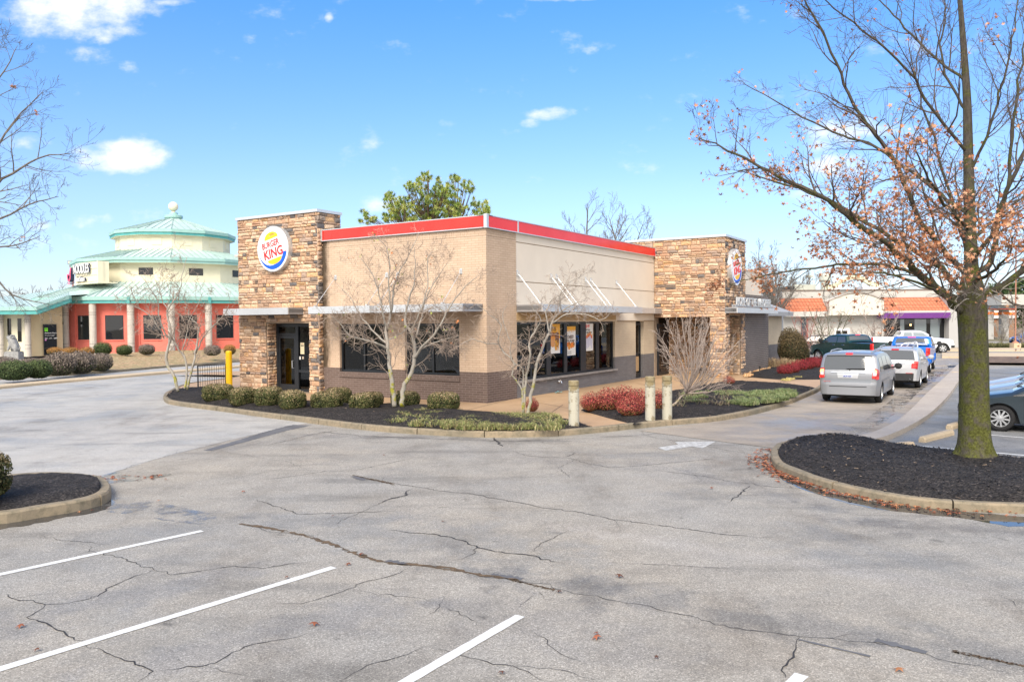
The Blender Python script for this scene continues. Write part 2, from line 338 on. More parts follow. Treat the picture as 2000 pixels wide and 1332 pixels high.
n = NT('dark_glass'); n.set(col=(.012, .013, .015), rough=.02, spec=.6); n.bump(n.noise(.8, 2), .004, .2); M_glass = n.m
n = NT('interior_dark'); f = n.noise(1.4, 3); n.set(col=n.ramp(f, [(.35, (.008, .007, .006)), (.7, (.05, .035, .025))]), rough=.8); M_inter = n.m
n = NT('clear_glass'); n.set(col=(1, 1, 1), rough=.0, spec=.5)
_ts = n.n('ShaderNodeBsdfTransparent', {0: (.42, .43, .44, 1)}); _gl = n.n('ShaderNodeBsdfGlossy', {'Color': (.9, .95, 1, 1), 'Roughness': .0}); _fr = n.n('ShaderNodeFresnel', {'IOR': 1.55})
_mx = n.n('ShaderNodeMixShader', {0: _fr.outputs[0]}); n.t.links.new(_ts.outputs[0], _mx.inputs[1]); n.t.links.new(_gl.outputs[0], _mx.inputs[2]); n.t.links.new(_mx.outputs[0], n.t.nodes['Material Output'].inputs[0]); M_clear = n.m
M_stone = attr_mat('ledge_stone', .9, 22, .30, .018, .2)
M_mortar = simple('stone_mortar', (.29, .22, .16), .95, .2, 3)
M_leafattr = attr_mat('foliage', .75, 6, .2, 0, .25)
M_flat = attr_mat('printed_colour', .5, 8, .03, 0, .4)
M_roofteal = simple('teal_metal_roof', (.44, .56, .53), .45, .10, 1.2)
M_seam = simple('roof_seam', (.30, .42, .39), .5)
M_fteal = simple('teal_fascia', (.09, .36, .35), .5, .08, 2)
M_fteal2 = simple('pale_teal_fascia', (.30, .50, .46), .5, .06, 2)
M_ncream = simple('pale_cream_wall', (.74, .69, .52), .85, .04, 1)
M_nbeige = simple('beige_wall', (.62, .51, .33), .85, .05, 1)
M_col = simple('column_concrete', (.50, .46, .41), .85, .08, 3)
M_yellow = simple('yellow_paint', (.85, .50, .005), .4, .08, 3)
M_rail = simple('dark_rail', (.03, .032, .036), .5)
n = NT('bollard_concrete'); f = n.noise(5, 6, rough=.7); s_ = n.n('ShaderNodeSeparateXYZ', {0: n.o}).outputs[2]
n.set(col=n.mix(n.ramp(n.math('ADD', f, n.math('MULTIPLY', n.math('SUBTRACT', s_, .93), 3)), [(.62, 0.0), (.78, .8)]), n.mix(n.ramp(f, [(.52, 0.0), (.58, .85)]), (.43, .41, .335), (.22, .18, .11)), (.22, .17, .08)), rough=.85); n.bump(n.noise(60, 3), .003); M_boll = n.m
n = NT('stone_carved'); f = n.noise(9, 6); n.set(col=n.ramp(f, [(.3, (.20, .20, .20)), (.7, (.34, .34, .335))]), rough=.9); n.bump(f, .02); M_lion = n.m
n = NT('tile_roof'); s_ = n.n('ShaderNodeSeparateXYZ', {0: n.o}); u = n.math('ADD', s_.outputs[0], n.math('MULTIPLY', s_.outputs[1], .0)); v = n.n('ShaderNodeCombineXYZ', {0: u, 1: s_.outputs[2]}).outputs[0]
b = n.n('ShaderNodeTexBrick', {'Vector': v, 'Color1': (.58, .20, .105, 1), 'Color2': (.50, .16, .08, 1), 'Mortar': (.40, .11, .05, 1), 'Scale': 1, 'Mortar Size': .035, 'Mortar Smooth': .6, 'Brick Width': .34, 'Row Height': .36}, offset=0)
n.set(col=b.outputs[0], rough=.8); n.bump(n.math('SUBTRACT', 1.0, b.outputs['Fac']), .05); M_tile = n.m
M_twall = simple('white_stucco', (.50, .485, .455), .85, .03, .8)
M_tgrey = simple('pale_grey_wall', (.42, .415, .41), .85, .03, .8)
M_purple = simple('purple_awning', (.13, .03, .20), .6, .08, 2)
M_hvac = simple('rooftop_unit', (.48, .50, .44), .6, .06, 2)
M_orange = simple('orange_band', (.85, .20, .02), .5)
M_rfl = simple('shingle_grey', (.30, .31, .33), .8, .12, 4)
M_twhite = simple('shopfront_white', (.8, .8, .8), .5)
# bark
def bark(name, c1, c2, moss=None, mlo=.45, mhi=.6, mscale=2.5, bscale=14, maxz=None, bump=.02):
    n = NT(name); f = n.noise(bscale, 6, rough=.7, sx=(1, 1, .35))
    c = n.ramp(f, [(.3, c1), (.7, c2)])
    if moss:
        a = n.noise(mscale, 6, rough=.7)
        if maxz:
            z = n.n('ShaderNodeSeparateXYZ', {0: n.o}).outputs[2]; a = n.math('SUBTRACT', a, n.math('MULTIPLY', z, maxz))
        k = n.noise(26, 4, rough=.7); mc = n.mix(n.ramp(k, [(.35, 0.0), (.65, 1.0)]), [x*.45 for x in moss], [min(1, x*1.3) for x in moss])
        c = n.mix(n.ramp(a, [(mlo, 0.0), (mhi, 1.0)]), c, mc)
    n.set(col=c, rough=.95, spec=.15); n.bump(f, bump); return n.m
M_oak = bark('oak_bark', (.045, .04, .034), (.13, .115, .095), (.105, .11, .03), .36, .53, 4.6, 18, .02, .04)
M_oaktwig = bark('oak_twig', (.07, .055, .045), (.15, .12, .10))
M_ctwig = bark('crape_twig', (.25, .19, .15), (.40, .33, .28))
M_crape = bark('crape_bark', (.24, .22, .19), (.42, .39, .35), (.32, .30, .04), .44, .54, 3, 7, .10, .006)
M_greybark = bark('grey_bark', (.10, .09, .08), (.22, .20, .18))
M_twig = bark('shrub_bark', (.26, .21, .18), (.42, .35, .31), (.30, .28, .07), .40, .56, 2.5, 9, .35, .006)
M_brownbark = bark('brown_bark', (.09, .06, .045), (.2, .14, .11))
# car
def paint(name, c, metal=.45, rough=.34, coat=.45):
    n = NT(name); f = n.noise(300, 2); n.set(col=n.ramp(f, [(.4, [x*.93 for x in c]), (.6, [min(1, x*1.06) for x in c])]), metal=metal, rough=rough, coat=coat)
    n.b.inputs['Coat Roughness'].default_value = .04; return n.m
M_pgrey = paint('paint_silver_grey', (.29, .30, .325)); M_psilver = paint('paint_silver', (.50, .51, .53)); M_pblue = paint('paint_blue', (.01, .16, .62), .3, .3)
M_pgreen = paint('paint_dark_green', (.012, .045, .043), .3, .25); M_pwhite = paint('paint_white', (.82, .83, .84), .0, .4); M_pslate = paint('paint_slate', (.055, .075, .09), .5, .3)
M_plight = paint('paint_ice_grey', (.42, .47, .50), .5, .3); M_pblue2 = paint('paint_royal_blue', (.015, .10, .42), .3, .3); M_pred = paint('paint_red', (.6, .02, .02), .1, .3); M_pblk = paint('paint_charcoal', (.02, .022, .025), .3, .3)
n = NT('car_glass'); n.set(col=(.045, .052, .06), rough=.03, spec=1.0, coat=.6); M_cglass = n.m
n = NT('car_glass_pale'); n.set(col=(.20, .24, .26), rough=.04, spec=.8, coat=.6); M_cglass2 = n.m
M_tyre = simple('tyre_rubber', (.018, .018, .019), .85, .2, 20); M_rim = simple('alloy_rim', (.60, .61, .62), .3, .04, 5, metal=.7); M_plast = simple('black_plastic', (.022, .023, .025), .6, .2, 8)
M_chrome = simple('chrome_trim', (.75, .76, .78), .12, .02, 5, metal=1)
def emis(name, c, e, base=None):
    n = NT(name); n.set(col=base or c, em=c, es=e, rough=.3, coat=.5); return n.m
M_brake = emis('lit_brake_lens', (1, .03, .02), 1.1, (.6, .01, .01)); M_amber = emis('lit_amber_lens', (1, .45, .15), 1.6, (.8, .3, .1)); M_redlens = simple('red_lens', (.45, .01, .01), .15, .1, 8, coat=1)
M_clearlens = simple('clear_lens', (.62, .64, .66), .12, .06, 12, coat=1); M_plate = simple('number_plate_white', (.55, .58, .68), .5, .25, 30); M_orlens = simple('orange_lens', (.75, .16, .04), .2, .1, 9)
M_lampwarm = emis('warm_lamp', (1, .55, .2), 3)
# ---------------- ground, lot, kerbs, beds ----------------
random.seed(5)
def sheet(name, pts, z, mat, th=0):
    mb = MB(); P = [Vector((p[0], p[1], z)) for p in pts]
    if th: mb.prism([p-Vector((0, 0, th)) for p in P], (0, 0, th))
    else: mb.poly(P)
    return structure(mb.build(name, mat))
sheet('ground', [(-1500, -300), (1500, -300), (1500, 2600), (-1500, 2600)], -.06, M_ground)
sheet('parking_lot', [(-75, -25), (70, -25), (95, 98), (-75, 98)], 0, M_asphalt)
def px(L, z=0): return [G(u, v, z) for u, v in L]
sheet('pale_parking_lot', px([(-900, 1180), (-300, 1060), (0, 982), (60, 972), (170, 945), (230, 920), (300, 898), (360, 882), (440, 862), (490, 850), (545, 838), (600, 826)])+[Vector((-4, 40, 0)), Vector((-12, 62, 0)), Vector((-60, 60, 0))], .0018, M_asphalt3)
# damp darker asphalt of the car park on the right
sheet('side_parking_lot', px([(1700, 862), (1876, 741), (1850, 722), (2300, 716), (2600, 900), (2100, 915)]), .004, M_asphalt2)
sheet('drive_lane', px([(1250, 842), (1310, 835), (1408, 822), (1500, 806), (1557, 784), (1604, 762), (1640, 725), (1720, 700), (1880, 700), (1862, 735), (1800, 790), (1730, 850), (1585, 872), (1522, 877)]), .008, M_drive)
# kerbs
def offset_path(P, d):
    out = []; k = len(P)
    for i in range(k):
        t = (P[min(i+1, k-1)]-P[max(i-1, 0)]); t.z = 0; t.normalize(); out.append(P[i]+Vector((-t.y, t.x, 0))*d)
    return out
def kerb(name, path, mat, wdt=.15, h=.15, side=1, sect=1.9, rnd=.03, gap=.012):
    """kerb swept along its outer bottom edge; width grows to the left of the path when side=1"""
    P = path; L = 0; mb = MB(); prof = [(0, 0), (0.006, h-rnd), (rnd, h), (wdt, h), (wdt, 0)]
    tot = sum((b-a).length for a, b in zip(P, P[1:])); ns = max(1, round(tot/sect)); Q = resample(P, ns*10+1); rr = random.Random(3)
    for s_ in range(ns):
        seg = [q.copy() for q in Q[s_*10:s_*10+11]]
        e = (seg[1]-seg[0]).normalized()*gap; seg[0] += e; seg[-1] -= (seg[-1]-seg[-2]).normalized()*gap
        dz = rr.uniform(-.006, .006); dd = rr.uniform(-.008, .008); rings = []
        for i in range(len(seg)):
            t = seg[min(i+1, len(seg)-1)]-seg[max(i-1, 0)]; t.normalize(); nn = Vector((-t.y, t.x, 0))*side
            rings.append([seg[i]+nn*(a+dd)+Vector((0, 0, b+(dz if b > 0 else -.02))) for a, b in prof])
        mb.grid(rings); mb.add(rings[0], [(0, 1, 2, 3, 4)]); mb.add(rings[-1], [(4, 3, 2, 1, 0)])
    return structure(mb.build(name, mat))
KM = catmull(px([(319, 780), (323, 786), (340, 791.6), (415, 801.5), (510, 814.4), (613, 827.6), (690, 837.5), (770, 845), (843, 850), (900, 853), (965, 854.5), (1040, 853.5), (1107, 850.5), (1180, 844), (1245, 837), (1330, 829), (1408, 822), (1480, 808), (1530, 794), (1557, 784), (1604, 762), (1640, 733), (1668, 712)]), 8)
# left return of the main island (goes back towards the fence)
KL = catmull(px([(319, 780), (322, 774), (332, 768), (352, 758), (380, 752), (440, 744), (470, 738)]), 6)
kerb('main_kerb', KM, M_kerb, side=1)
kerb('return_kerb', list(reversed(KL)), M_kerb, side=1)
inner = [p+Vector((0, 0, .13)) for p in offset_path(KM, .14)]
# concrete apron of the restaurant island: everything inside the kerb
island = inner+[Vector((22, 52, .13)), Vector((-8, 52, .13)), Vector((-19, 44, .13))]+[p+Vector((0, 0, .13)) for p in offset_path(list(reversed(KL)), .14)][:-1]
sheet('sidewalk', island, .128, M_walk)
joints = MB()
def strip(mb, pts, wd, z, mi=0, jit=0, rng=random):
    P = [Vector((p[0], p[1], z)) for p in pts]; k = len(P); L = []; 
    for i in range(k):
        t = P[min(i+1, k-1)]-P[max(i-1, 0)]; t.normalize(); nn = Vector((-t.y, t.x, 0)); w_ = (wd if not isinstance(wd, list) else wd[i])*(1+jit*rng.uniform(-1, 1))/2
        L.append([P[i]+nn*w_, P[i]-nn*w_])
    mb.grid(L, mi)
for L in ([(905, 803), (1000, 779)], [(1066, 813), (1100, 790)], [(1180, 766), (1260, 790)], [(1133, 801), (1008, 779)], [(1243, 748), (1300, 762)], [(1520, 742), (1560, 755)]): strip(joints, px(L, .13), .02, .1325)
structure(joints.build('sidewalk_joints', M_joint))
# beds: mounded strips between a front and a back line
def bed(name, front, back, mat, h=.10, n=60, m=14, z=.13, edge=.03, closed=False, rough=.03):
    F = resample(front, n); B = resample(back, n); rr = random.Random(9); P = []
    for i in range(n):
        row = []
        for j in range(m):
            t = j/(m-1); q = F[i].lerp(B[i], t); e = min(1, min(t, 1-t)*4, 8*min(i, n-1-i)/n)
            q.z = z+edge*min(1, e*5)+h*math.sin(min(1, e)*math.pi/2)*(.8+.2*math.sin(q.x*2.1+q.y*1.3))+(rr.uniform(-rough, rough)*min(1, e*2)*.5)
            row.append(q)
        P.append(row)
    mb = MB(); mb.grid(P)
    o = structure(mb.build(name, mat, smooth=True)); return P
def sub(path, a, b):     # slice of an inner kerb path between two picture columns
    def col(p): d = p-Vector((0, 0, CH)); return 1000+CF*d.dot(_R)/d.dot(_F)
    return [p for p in path if a <= col(p) <= b]
bed1 = bed('mulch_bed', sub(inner, 321, 1158), px([(323, 777), (345, 764), (387, 759), (440, 764), (500, 776), (590, 787), (700, 791), (757, 790), (820, 792), (880, 800), (900, 806), (959, 808), (1066, 813.5), (1100, 821), (1155, 833.5)], .13), M_mulch, .16, 90)
bed2 = bed('mulch_bed', px([(1136, 802), (1190, 817), (1240, 829.5)], .13)+sub(inner, 1262, 1592), px([(1134, 801), (1180, 793), (1280, 771), (1313, 763), (1405, 746), (1424, 744.5), (1512, 752), (1590, 757)], .13), M_mulch, .14, 80)
bed3 = bed('mulch_bed', px([(1456, 736), (1512, 741), (1553, 741.5)], .13)+sub(inner, 1615, 1668), px([(1455, 734), (1503, 718), (1530, 708), (1560, 700), (1610, 697), (1662, 703)], .13), M_mulch, .16, 50)
# right island with the oak
KR = catmull(px([(1590, 866), (1525, 874), (1508, 886), (1505, 900), (1516, 917), (1550, 932), (1600, 951), (1700, 975), (1800, 991), (1900, 999), (2000, 1003), (2150, 1004), (2350, 990)]), 8)
kerb('oak_island_kerb', KR, M_kerb, side=1, h=.14)
inr = [p+Vector((0, 0, .12)) for p in offset_path(KR, .14)]
bedR = bed('mulch_bed', inr, px([(1590, 862), (1640, 859), (1700, 862), (1770, 874), (1850, 884), (1950, 893), (2050, 905), (2200, 925), (2350, 975)], .10), M_mulch, .13, 110, 26, .12, rough=.02)
# raised concrete median beside the drive lane
ML = catmull(px([(1585, 866), (1685, 850), (1737, 830), (1774, 804.5), (1814, 764.5), (1847, 735), (1866, 716), (1880, 706)], .10), 8); MR = catmull(px([(1600, 878), (1663, 868), (1717, 858), (1774, 834.5), (1820, 805.5), (1854, 771), (1877, 740), (1900, 722), (1925, 708)], .10), 8)
ML = resample(ML, 60); MR = resample(MR, 60); mb = MB()
mb.grid([[Vector((a.x, a.y, -.02)), Vector((a.x, a.y, .11)), Vector((b.x, b.y, .13)), Vector((b.x, b.y, -.02))] for a, b in zip(ML, MR)])
mb.poly([Vector((ML[0].x, ML[0].y, -.02)), Vector((ML[0].x, ML[0].y, .11)), Vector((MR[0].x, MR[0].y, .13)), Vector((MR[0].x, MR[0].y, -.02))])
structure(mb.build('median', M_walk2))
# left island
KI = catmull(px([(-260, 1010), (-120, 1030), (0, 1024), (80, 1011), (155, 998), (200, 986), (216, 974), (214, 961), (198, 948), (160, 941), (115, 938), (60, 939), (0, 944), (-120, 950), (-260, 965)]), 8)
kerb('left_island_kerb', KI, M_kerb, side=1, h=.17, wdt=.17)
ini = [p+Vector((0, 0, .15)) for p in offset_path(KI, .15)]; k = len(ini)//2
bed('mulch_bed', ini[:k+1], list(reversed(ini[k:])), M_mulch, .08, 50, 16, .14)
# lawn and kerbs of the neighbouring restaurant
Lk = catmull(px([(-300, 768), (0, 742), (120, 734.5), (216, 728), (330, 718), (400, 713), (470, 707), (640, 694)]), 5)
kerb('lawn_kerb', Lk, M_kerb, side=1, sect=4)
lawn = [p+Vector((0, 0, .13)) for p in offset_path(Lk, .14)]
mb = MB(); P = []
for p in resample(lawn, 60): P.append([Vector((p.x*(1+.55*t/8*.3), p.y+t*3.2, .13+.42*math.sin(min(1, t/8)*math.pi/2)+random.uniform(-.03, .03)*(t > 0))) for t in range(9)])
mb.grid(P); structure(mb.build('lawn', M_lawn, smooth=True))
kerb('verge_kerb', catmull(px([(-300, 790), (0, 760), (120, 748.5), (240, 738), (350, 728.5), (465, 719), (640, 703)]), 5), M_kerb2, wdt=.95, side=1, sect=6, h=.13)
# far kerbs and the cross road on the right
def band(name, a, b, mat, z, th=0): return sheet(name, px(a)+px(b), z, mat, th)
band('cross_road', [(1600, 693), (2600, 697)], [(2600, 677), (1600, 678)], M_asphalt, .012)
sheet('near_verge', px([(1840, 699.5), (2500, 704), (2500, 694), (1840, 692)]), .13, M_kerb2, .2)
sheet('far_verge', px([(1800, 686.5), (2500, 688), (2500, 682), (1800, 682)]), .13, M_kerb2, .2)
sheet('rock_mulch', px([(1880, 713), (2500, 718), (2500, 704.2), (1880, 700)], .0), .16, simple('rock_mulch', (.16, .11, .08), .95, .5, 3, .05, 8))
# painted lines
mk = MB()
def line(mb, a, b, wd=.1, z=.006, mi=0):
    P = resample(px([a, b]), 24); strip(mb, P, wd, z, mi, .06)
for a, b in (((395, 1037), (-120, 1148)), ((652, 1108), (-200, 1368)), ((1016, 1203), (640, 1420)), ((1566, 1318), (1300, 1560))): line(mk, a, b, .11)
for a, b in (((20, 762), (70, 768)), ((135, 750), (205, 757.5)), ((245, 741), (330, 748)), ((345, 732.5), (420, 738)), ((425, 723), (470, 727)), ((-90, 775), (-20, 783))): line(mk, a, b, .11, mi=1)
for a, b in (((1802, 872), (2080, 897)), ((1935, 850), (2080, 862)), ((1880, 893), (1905, 896))): line(mk, a, b, .1, .010)
# arrow in the lane
ar = [(1284, 874.5), (1325, 868.5), (1318, 863.5), (1398, 862.5), (1372, 876), (1352, 872), (1300, 880.5)]
mk.poly([Vector((p.x, p.y, .007)) for p in px(ar)], 1)
structure(mk.build('lane_markings', [M_line, M_line2]))
# ---- cracks (traced from where they lie on the lot) ----
ck = MB(); rc = random.Random(11)
def crack(L, wd=.02, z=.0045, jit=.03, mi=0):
    P = px(L); Q = []; wd *= .8
    for a, b in zip(P, P[1:]):
        n_ = max(2, int((b-a).length/.07)); d = (b-a).normalized(); nn = Vector((-d.y, d.x, 0))
        for i in range(n_): Q.append(a.lerp(b, i/n_)+nn*rc.gauss(0, jit*.45)*(1 if i else 0))
    Q.append(P[-1]); k = len(Q); dft = 0
    for i in range(1, k-1): dft = dft*.8+rc.gauss(0, .014); Q[i] = Q[i]+Vector((dft, dft*.6, 0))
    for _ in range(int(k/26)):      # short side branches
        if len(L) < 3: break
        i = rc.randrange(2, k-2); d = (Q[i+1]-Q[i-1]).normalized(); a = rc.choice((-1, 1))*rc.uniform(.5, 1.2); e = Vector((d.x*math.cos(a)-d.y*math.sin(a), d.x*math.sin(a)+d.y*math.cos(a), 0)); S_ = [Q[i]]
        for j in range(rc.randint(4, 14)): e = (e+Vector((rc.gauss(0, .35), rc.gauss(0, .35), 0))).normalized(); S_.append(S_[-1]+e*.06)
        strip(ck, S_, [wd*.5*(1-j/len(S_)) for j in range(len(S_))], z-.0003*(_ % 3)-.0002, mi)
    strip(ck, Q, [wd*min(1, (i+1)/6, (k-i)/6)*rc.uniform(.45, 1.3) for i in range(k)], z, mi)
for L, wd in (
    ([(0, 1160), (20, 1160), (45, 1172), (88, 1181), (130, 1179), (175, 1169), (190, 1165), (205, 1150), (250, 1130), (300, 1112)], .016),
    ([(88, 1181), (75, 1195), (60, 1204), (82, 1213), (105, 1225), (125, 1240), (150, 1249), (165, 1255)], .022),
    ([(80, 1045), (110, 1049), (130, 1055), (180, 1058), (215, 1064)], .012), ([(175, 1066), (178, 1076), (215, 1084), (245, 1090), (265, 1102), (300, 1111), (345, 1121), (400, 1114), (455, 1106), (510, 1110), (560, 1102), (620, 1096)], .014),
    ([(165, 1258), (190, 1267), (215, 1272), (245, 1284), (280, 1300), (300, 1311), (290, 1318), (268, 1332)], .018), ([(300, 1311), (350, 1306), (370, 1300), (400, 1300), (420, 1295), (450, 1275), (490, 1259), (560, 1248), (605, 1238)], .014),
    ([(370, 1300), (340, 1292), (315, 1285)], .008), ([(400, 1300), (430, 1312), (460, 1317), (490, 1322)], .01),
    ([(535, 1178), (590, 1179), (630, 1167), (680, 1150), (720, 1134), (760, 1126), (785, 1118), (805, 1103)], .014), ([(595, 1182), (590, 1196)], .008),
    ([(700, 1150), (730, 1160), (760, 1161), (800, 1168), (845, 1174)], .009), ([(825, 1205), (845, 1195), (860, 1185), (870, 1165)], .012), ([(860, 1185), (890, 1195), (925, 1210), (955, 1222)], .014),
    ([(665, 1332), (690, 1315), (715, 1300), (755, 1290), (800, 1277), (832, 1262)], .016), ([(835, 1263), (870, 1270), (905, 1280), (960, 1298), (1000, 1302), (1040, 1318), (1080, 1335)], .011),
    ([(465, 1022), (520, 1035), (590, 1045), (640, 1060), (700, 1085), (760, 1098), (830, 1105), (880, 1112), (940, 1125), (1010, 1133), (1060, 1140), (1130, 1162), (1200, 1172), (1260, 1181), (1330, 1200), (1430, 1225), (1540, 1240), (1562, 1244), (1640, 1249), (1740, 1262), (1850, 1290), (2000, 1318)], .011),
    ([(1562, 1244), (1555, 1258), (1548, 1275), (1540, 1290), (1525, 1310), (1535, 1325)], .028),
    ([(500, 938), (560, 932), (630, 921), (700, 918), (735, 910), (760, 905), (810, 893)], .014), ([(690, 930), (720, 937), (780, 947), (850, 957), (930, 966), (1000, 980), (1060, 991), (1130, 1000), (1200, 1015), (1300, 1028), (1400, 1042), (1480, 1050)], .02),
    ([(430, 880), (470, 888), (520, 897), (560, 902), (600, 917)], .008), ([(420, 943), (480, 930), (545, 917), (590, 907)], .008),
    ([(0, 982), (60, 972), (170, 945), (230, 920), (300, 898), (360, 882), (440, 862), (490, 850), (545, 838), (585, 830)], .012), ([(240, 925), (330, 902), (400, 887), (440, 873), (500, 856)], .008),
    ([(1278, 918), (1320, 923), (1370, 930), (1420, 940), (1450, 944), (1500, 950), (1560, 955)], .016), ([(1465, 948), (1450, 960), (1430, 975), (1422, 981)], .03), ([(1000, 880), (1030, 890), (1060, 893), (1110, 895), (1150, 905), (1200, 913), (1260, 909), (1330, 902), (1395, 896)], .018),
    ([(1105, 893), (1125, 884)], .03), ([(965, 853), (972, 862), (982, 872)], .07), ([(1130, 894), (1090, 915), (1110, 935)], .01), ([(1040, 1078), (1060, 1060), (1110, 1035)], .012),
    ([(1052, 1156), (1080, 1173)], .02), ([(1010, 1190), (1030, 1175), (1048, 1160)], .012), ([(1035, 1230), (1060, 1245), (1080, 1262), (1105, 1275), (1135, 1291)], .014), ([(1000, 1300), (1100, 1310), (1170, 1332)], .012),
    ([(1250, 842), (1262, 850), (1285, 856), (1340, 862), (1400, 876), (1470, 888), (1510, 896)], .014), ([(1070, 858), (1150, 856), (1250, 850), (1330, 843)], .02), ([(615, 842), (700, 850), (790, 855), (880, 858), (1000, 862), (1060, 860)], .03),
    ([(1200, 1100), (1300, 1103), (1400, 1110), (1450, 1112)], .009), ([(1440, 1125), (1450, 1112)], .009), ([(1960, 1160), (1975, 1175), (1985, 1185)], .014), ([(1480, 1050), (1515, 1049)], .02), ([(1585, 1045), (1600, 1035)], .01),
    ([(640, 1030), (700, 1003), (735, 985)], .01), ([(520, 870), (560, 861), (610, 848), (650, 842), (700, 838)], .02), ([(740, 985), (760, 975), (790, 968), (805, 955)], .05), ([(500, 975), (540, 990), (580, 1004), (660, 1003), (770, 998)], .02),
    ([(760, 1035), (850, 1045), (900, 1055), (960, 1075), (1020, 1083), (1100, 1100)], .03), ([(1650, 700), (1720, 760), (1740, 800)], .006), ([(1380, 832), (1450, 845), (1530, 868)], .012), ([(1400, 823), (1640, 850)], .008), ([(1610, 800), (1700, 822)], .008), ([(1530, 795), (1770, 806)], .008), ([(1670, 758), (1830, 757)], .008)):
    crack(L, wd)
structure(ck.build('pavement_cracks', M_crack))
sl_ = MB()
for L, wd in (([(470, 1022), (520, 1032), (590, 1045), (640, 1060), (700, 1083), (760, 1098), (830, 1105), (880, 1112), (940, 1124), (1010, 1133)], .07), ([(1860, 1272), (2000, 1300)], .025), ([(690, 930), (770, 945)], .05), ([(1000, 1133), (1080, 1150)], .03)):
    for q_ in range(2): Q = resample(catmull(px([(u, v+rc.uniform(-2.5, 2.5)) for u, v in L]), 6), 90); strip(sl_, [p+Vector((rc.gauss(0, .012), rc.gauss(0, .012), 0)) for p in Q], [wd*max(.05, rc.gauss(.45, .4)) for _ in Q], .005+q_*.0006, 0, 0, rc)
structure(sl_.build('silt_lines', simple('brown_silt', (.11, .075, .045), .9, .5, 8)))
tp = MB()
for a, b, wd in (([(405, 880), (470, 862), (540, 842), (590, 830)], None, .42),): strip(tp, resample(catmull(px(a), 8), 60), [wd*(.5+.9*i/59) for i in range(60)], .0035, 0, .1, rc)
for L, wd in (([(1710, 1250), (1760, 1262), (1810, 1275)], .08), ([(1560, 1249), (1700, 1282)], .03), ([(960, 1122), (1020, 1131)], .09), ([(690, 930), (712, 938)], .12), ([(755, 1095), (800, 1103)], .1)): strip(tp, resample(px(L), 14), wd, .005, 0, .6, rc)
structure(tp.build('tar_patches', M_tar))
# puddles
wt = MB()
def blob(L, z, mi=0, wt=wt):
    P = catmull(px(L), 6, True); P = [p+Vector((rc.gauss(0, .02), rc.gauss(0, .02), 0)) for p in P]; wt.poly([Vector((p.x, p.y, z)) for p in P], mi)
blob([(-200, 1060), (-60, 1040), (0, 1022), (80, 1010), (155, 997), (214, 975), (222, 985), (190, 1000), (120, 1012), (50, 1027), (0, 1034), (-100, 1060)], .0030)
blob([(1510, 905), (1516, 920), (1600, 955), (1700, 978), (1860, 997), (1990, 1008), (2080, 1015), (1980, 1028), (1880, 1012), (1700, 992), (1600, 966), (1530, 938)], .0025)
ws_ = MB()
blob([(1515, 878), (1560, 862), (1620, 850), (1640, 852), (1590, 864), (1530, 876)], .0105, 0, ws_)
blob([(1740, 795), (1765, 780), (1790, 762), (1800, 758), (1788, 772), (1770, 792), (1750, 808)], .0105, 0, ws_)
blob([(1690, 838), (1712, 820), (1735, 806), (1728, 818), (1700, 840)], .0105, 0, ws_)
blob([(1800, 745), (1820, 728), (1850, 712), (1858, 714), (1838, 734), (1812, 752)], .0105, 0, ws_)
blob([(1690, 846), (1740, 815), (1790, 770), (1840, 728), (1815, 728), (1765, 765), (1700, 812), (1660, 838)], .0103, 0, ws_)
blob([(205, 985), (235, 972), (310, 982), (370, 994), (425, 1010), (400, 1022), (330, 1018), (260, 1004), (210, 1000)], .0042, 0, ws_)
blob([(168, 943), (225, 922), (310, 924), (330, 930), (255, 940), (205, 945)], .0042, 0, ws_)
structure(ws_.build('wet_patches', M_wet))
structure(wt.build('puddle_water', M_water))
# scattered mulch chips, fallen leaves
def scatter_quads(name, label, cat, pts, mat, smin, smax, cols, lift=.01, flat=.5, star=False, seed=1):
    r = random.Random(seed); mb = MB()
    for p in pts:
        a = r.uniform(0, 6.28); s_ = r.uniform(smin, smax); t = Vector((math.cos(a), math.sin(a), r.uniform(-flat, flat))).normalized()*s_; b = Vector((-math.sin(a), math.cos(a), r.uniform(-flat, flat))).normalized()*s_*(.3 if not star else .8); q = Vector(p)+Vector((0, 0, lift+r.uniform(0, .01)))
        c = r.choice(cols); k = r.uniform(.7, 1.2); c = tuple(x*k for x in c)
        if star:
            V = []
            for i in range(10):
                an = 2*math.pi*i/10; rr = 1 if i % 2 == 0 else .42; V.append(q+t*math.cos(an)*rr+b*math.sin(an)*rr+Vector((0, 0, s_*.25*(i % 2))))
            mb.poly(V, 0, c)
        else: mb.quad(q-t-b, q+t-b, q+t+b, q-t+b, 0, c)
    o = mb.build(name, mat, recalc=False); tag(o, label, cat); return stuff(o)
r = random.Random(21)
pts = []
for B_, n_ in ((bedR, 5200), (bed1, 1400), (bed2, 1300), (bed3, 500)):
    for i in range(n_):
        a = r.randrange(len(B_)-1); b = r.randrange(len(B_[0])-1); pts.append(B_[a][b].lerp(B_[a+1][b+1], r.random()).lerp(B_[a+1][b], r.random()))
scatter_quads('mulch_chips', 'black bark chips scattered over the planting beds', 'mulch', pts, M_leafattr, .012, .036, [(.012, .011, .011)]*8+[(.03, .027, .025)]*4+[(.10, .08, .07), (.3, .22, .15)], .012, .35, seed=2)
pts = []
for i in range(520):      # drift of leaves along the oak island kerb
    t = min(.999, abs(r.gauss(.42, .24))); k = min(len(KR)-2, int((.12+t*.75)*len(KR))); p = KR[k].lerp(KR[k+1], r.random()); d = (KR[k+1]-KR[k]).normalized(); pts.append(p+Vector((d.y, -d.x, 0))*(abs(r.gauss(0, .13))+.02)+Vector((r.gauss(0, .1), r.gauss(0, .1), 0)))
for i in range(40): p = G(r.uniform(1460, 1520), r.uniform(890, 912)); pts.append(p)
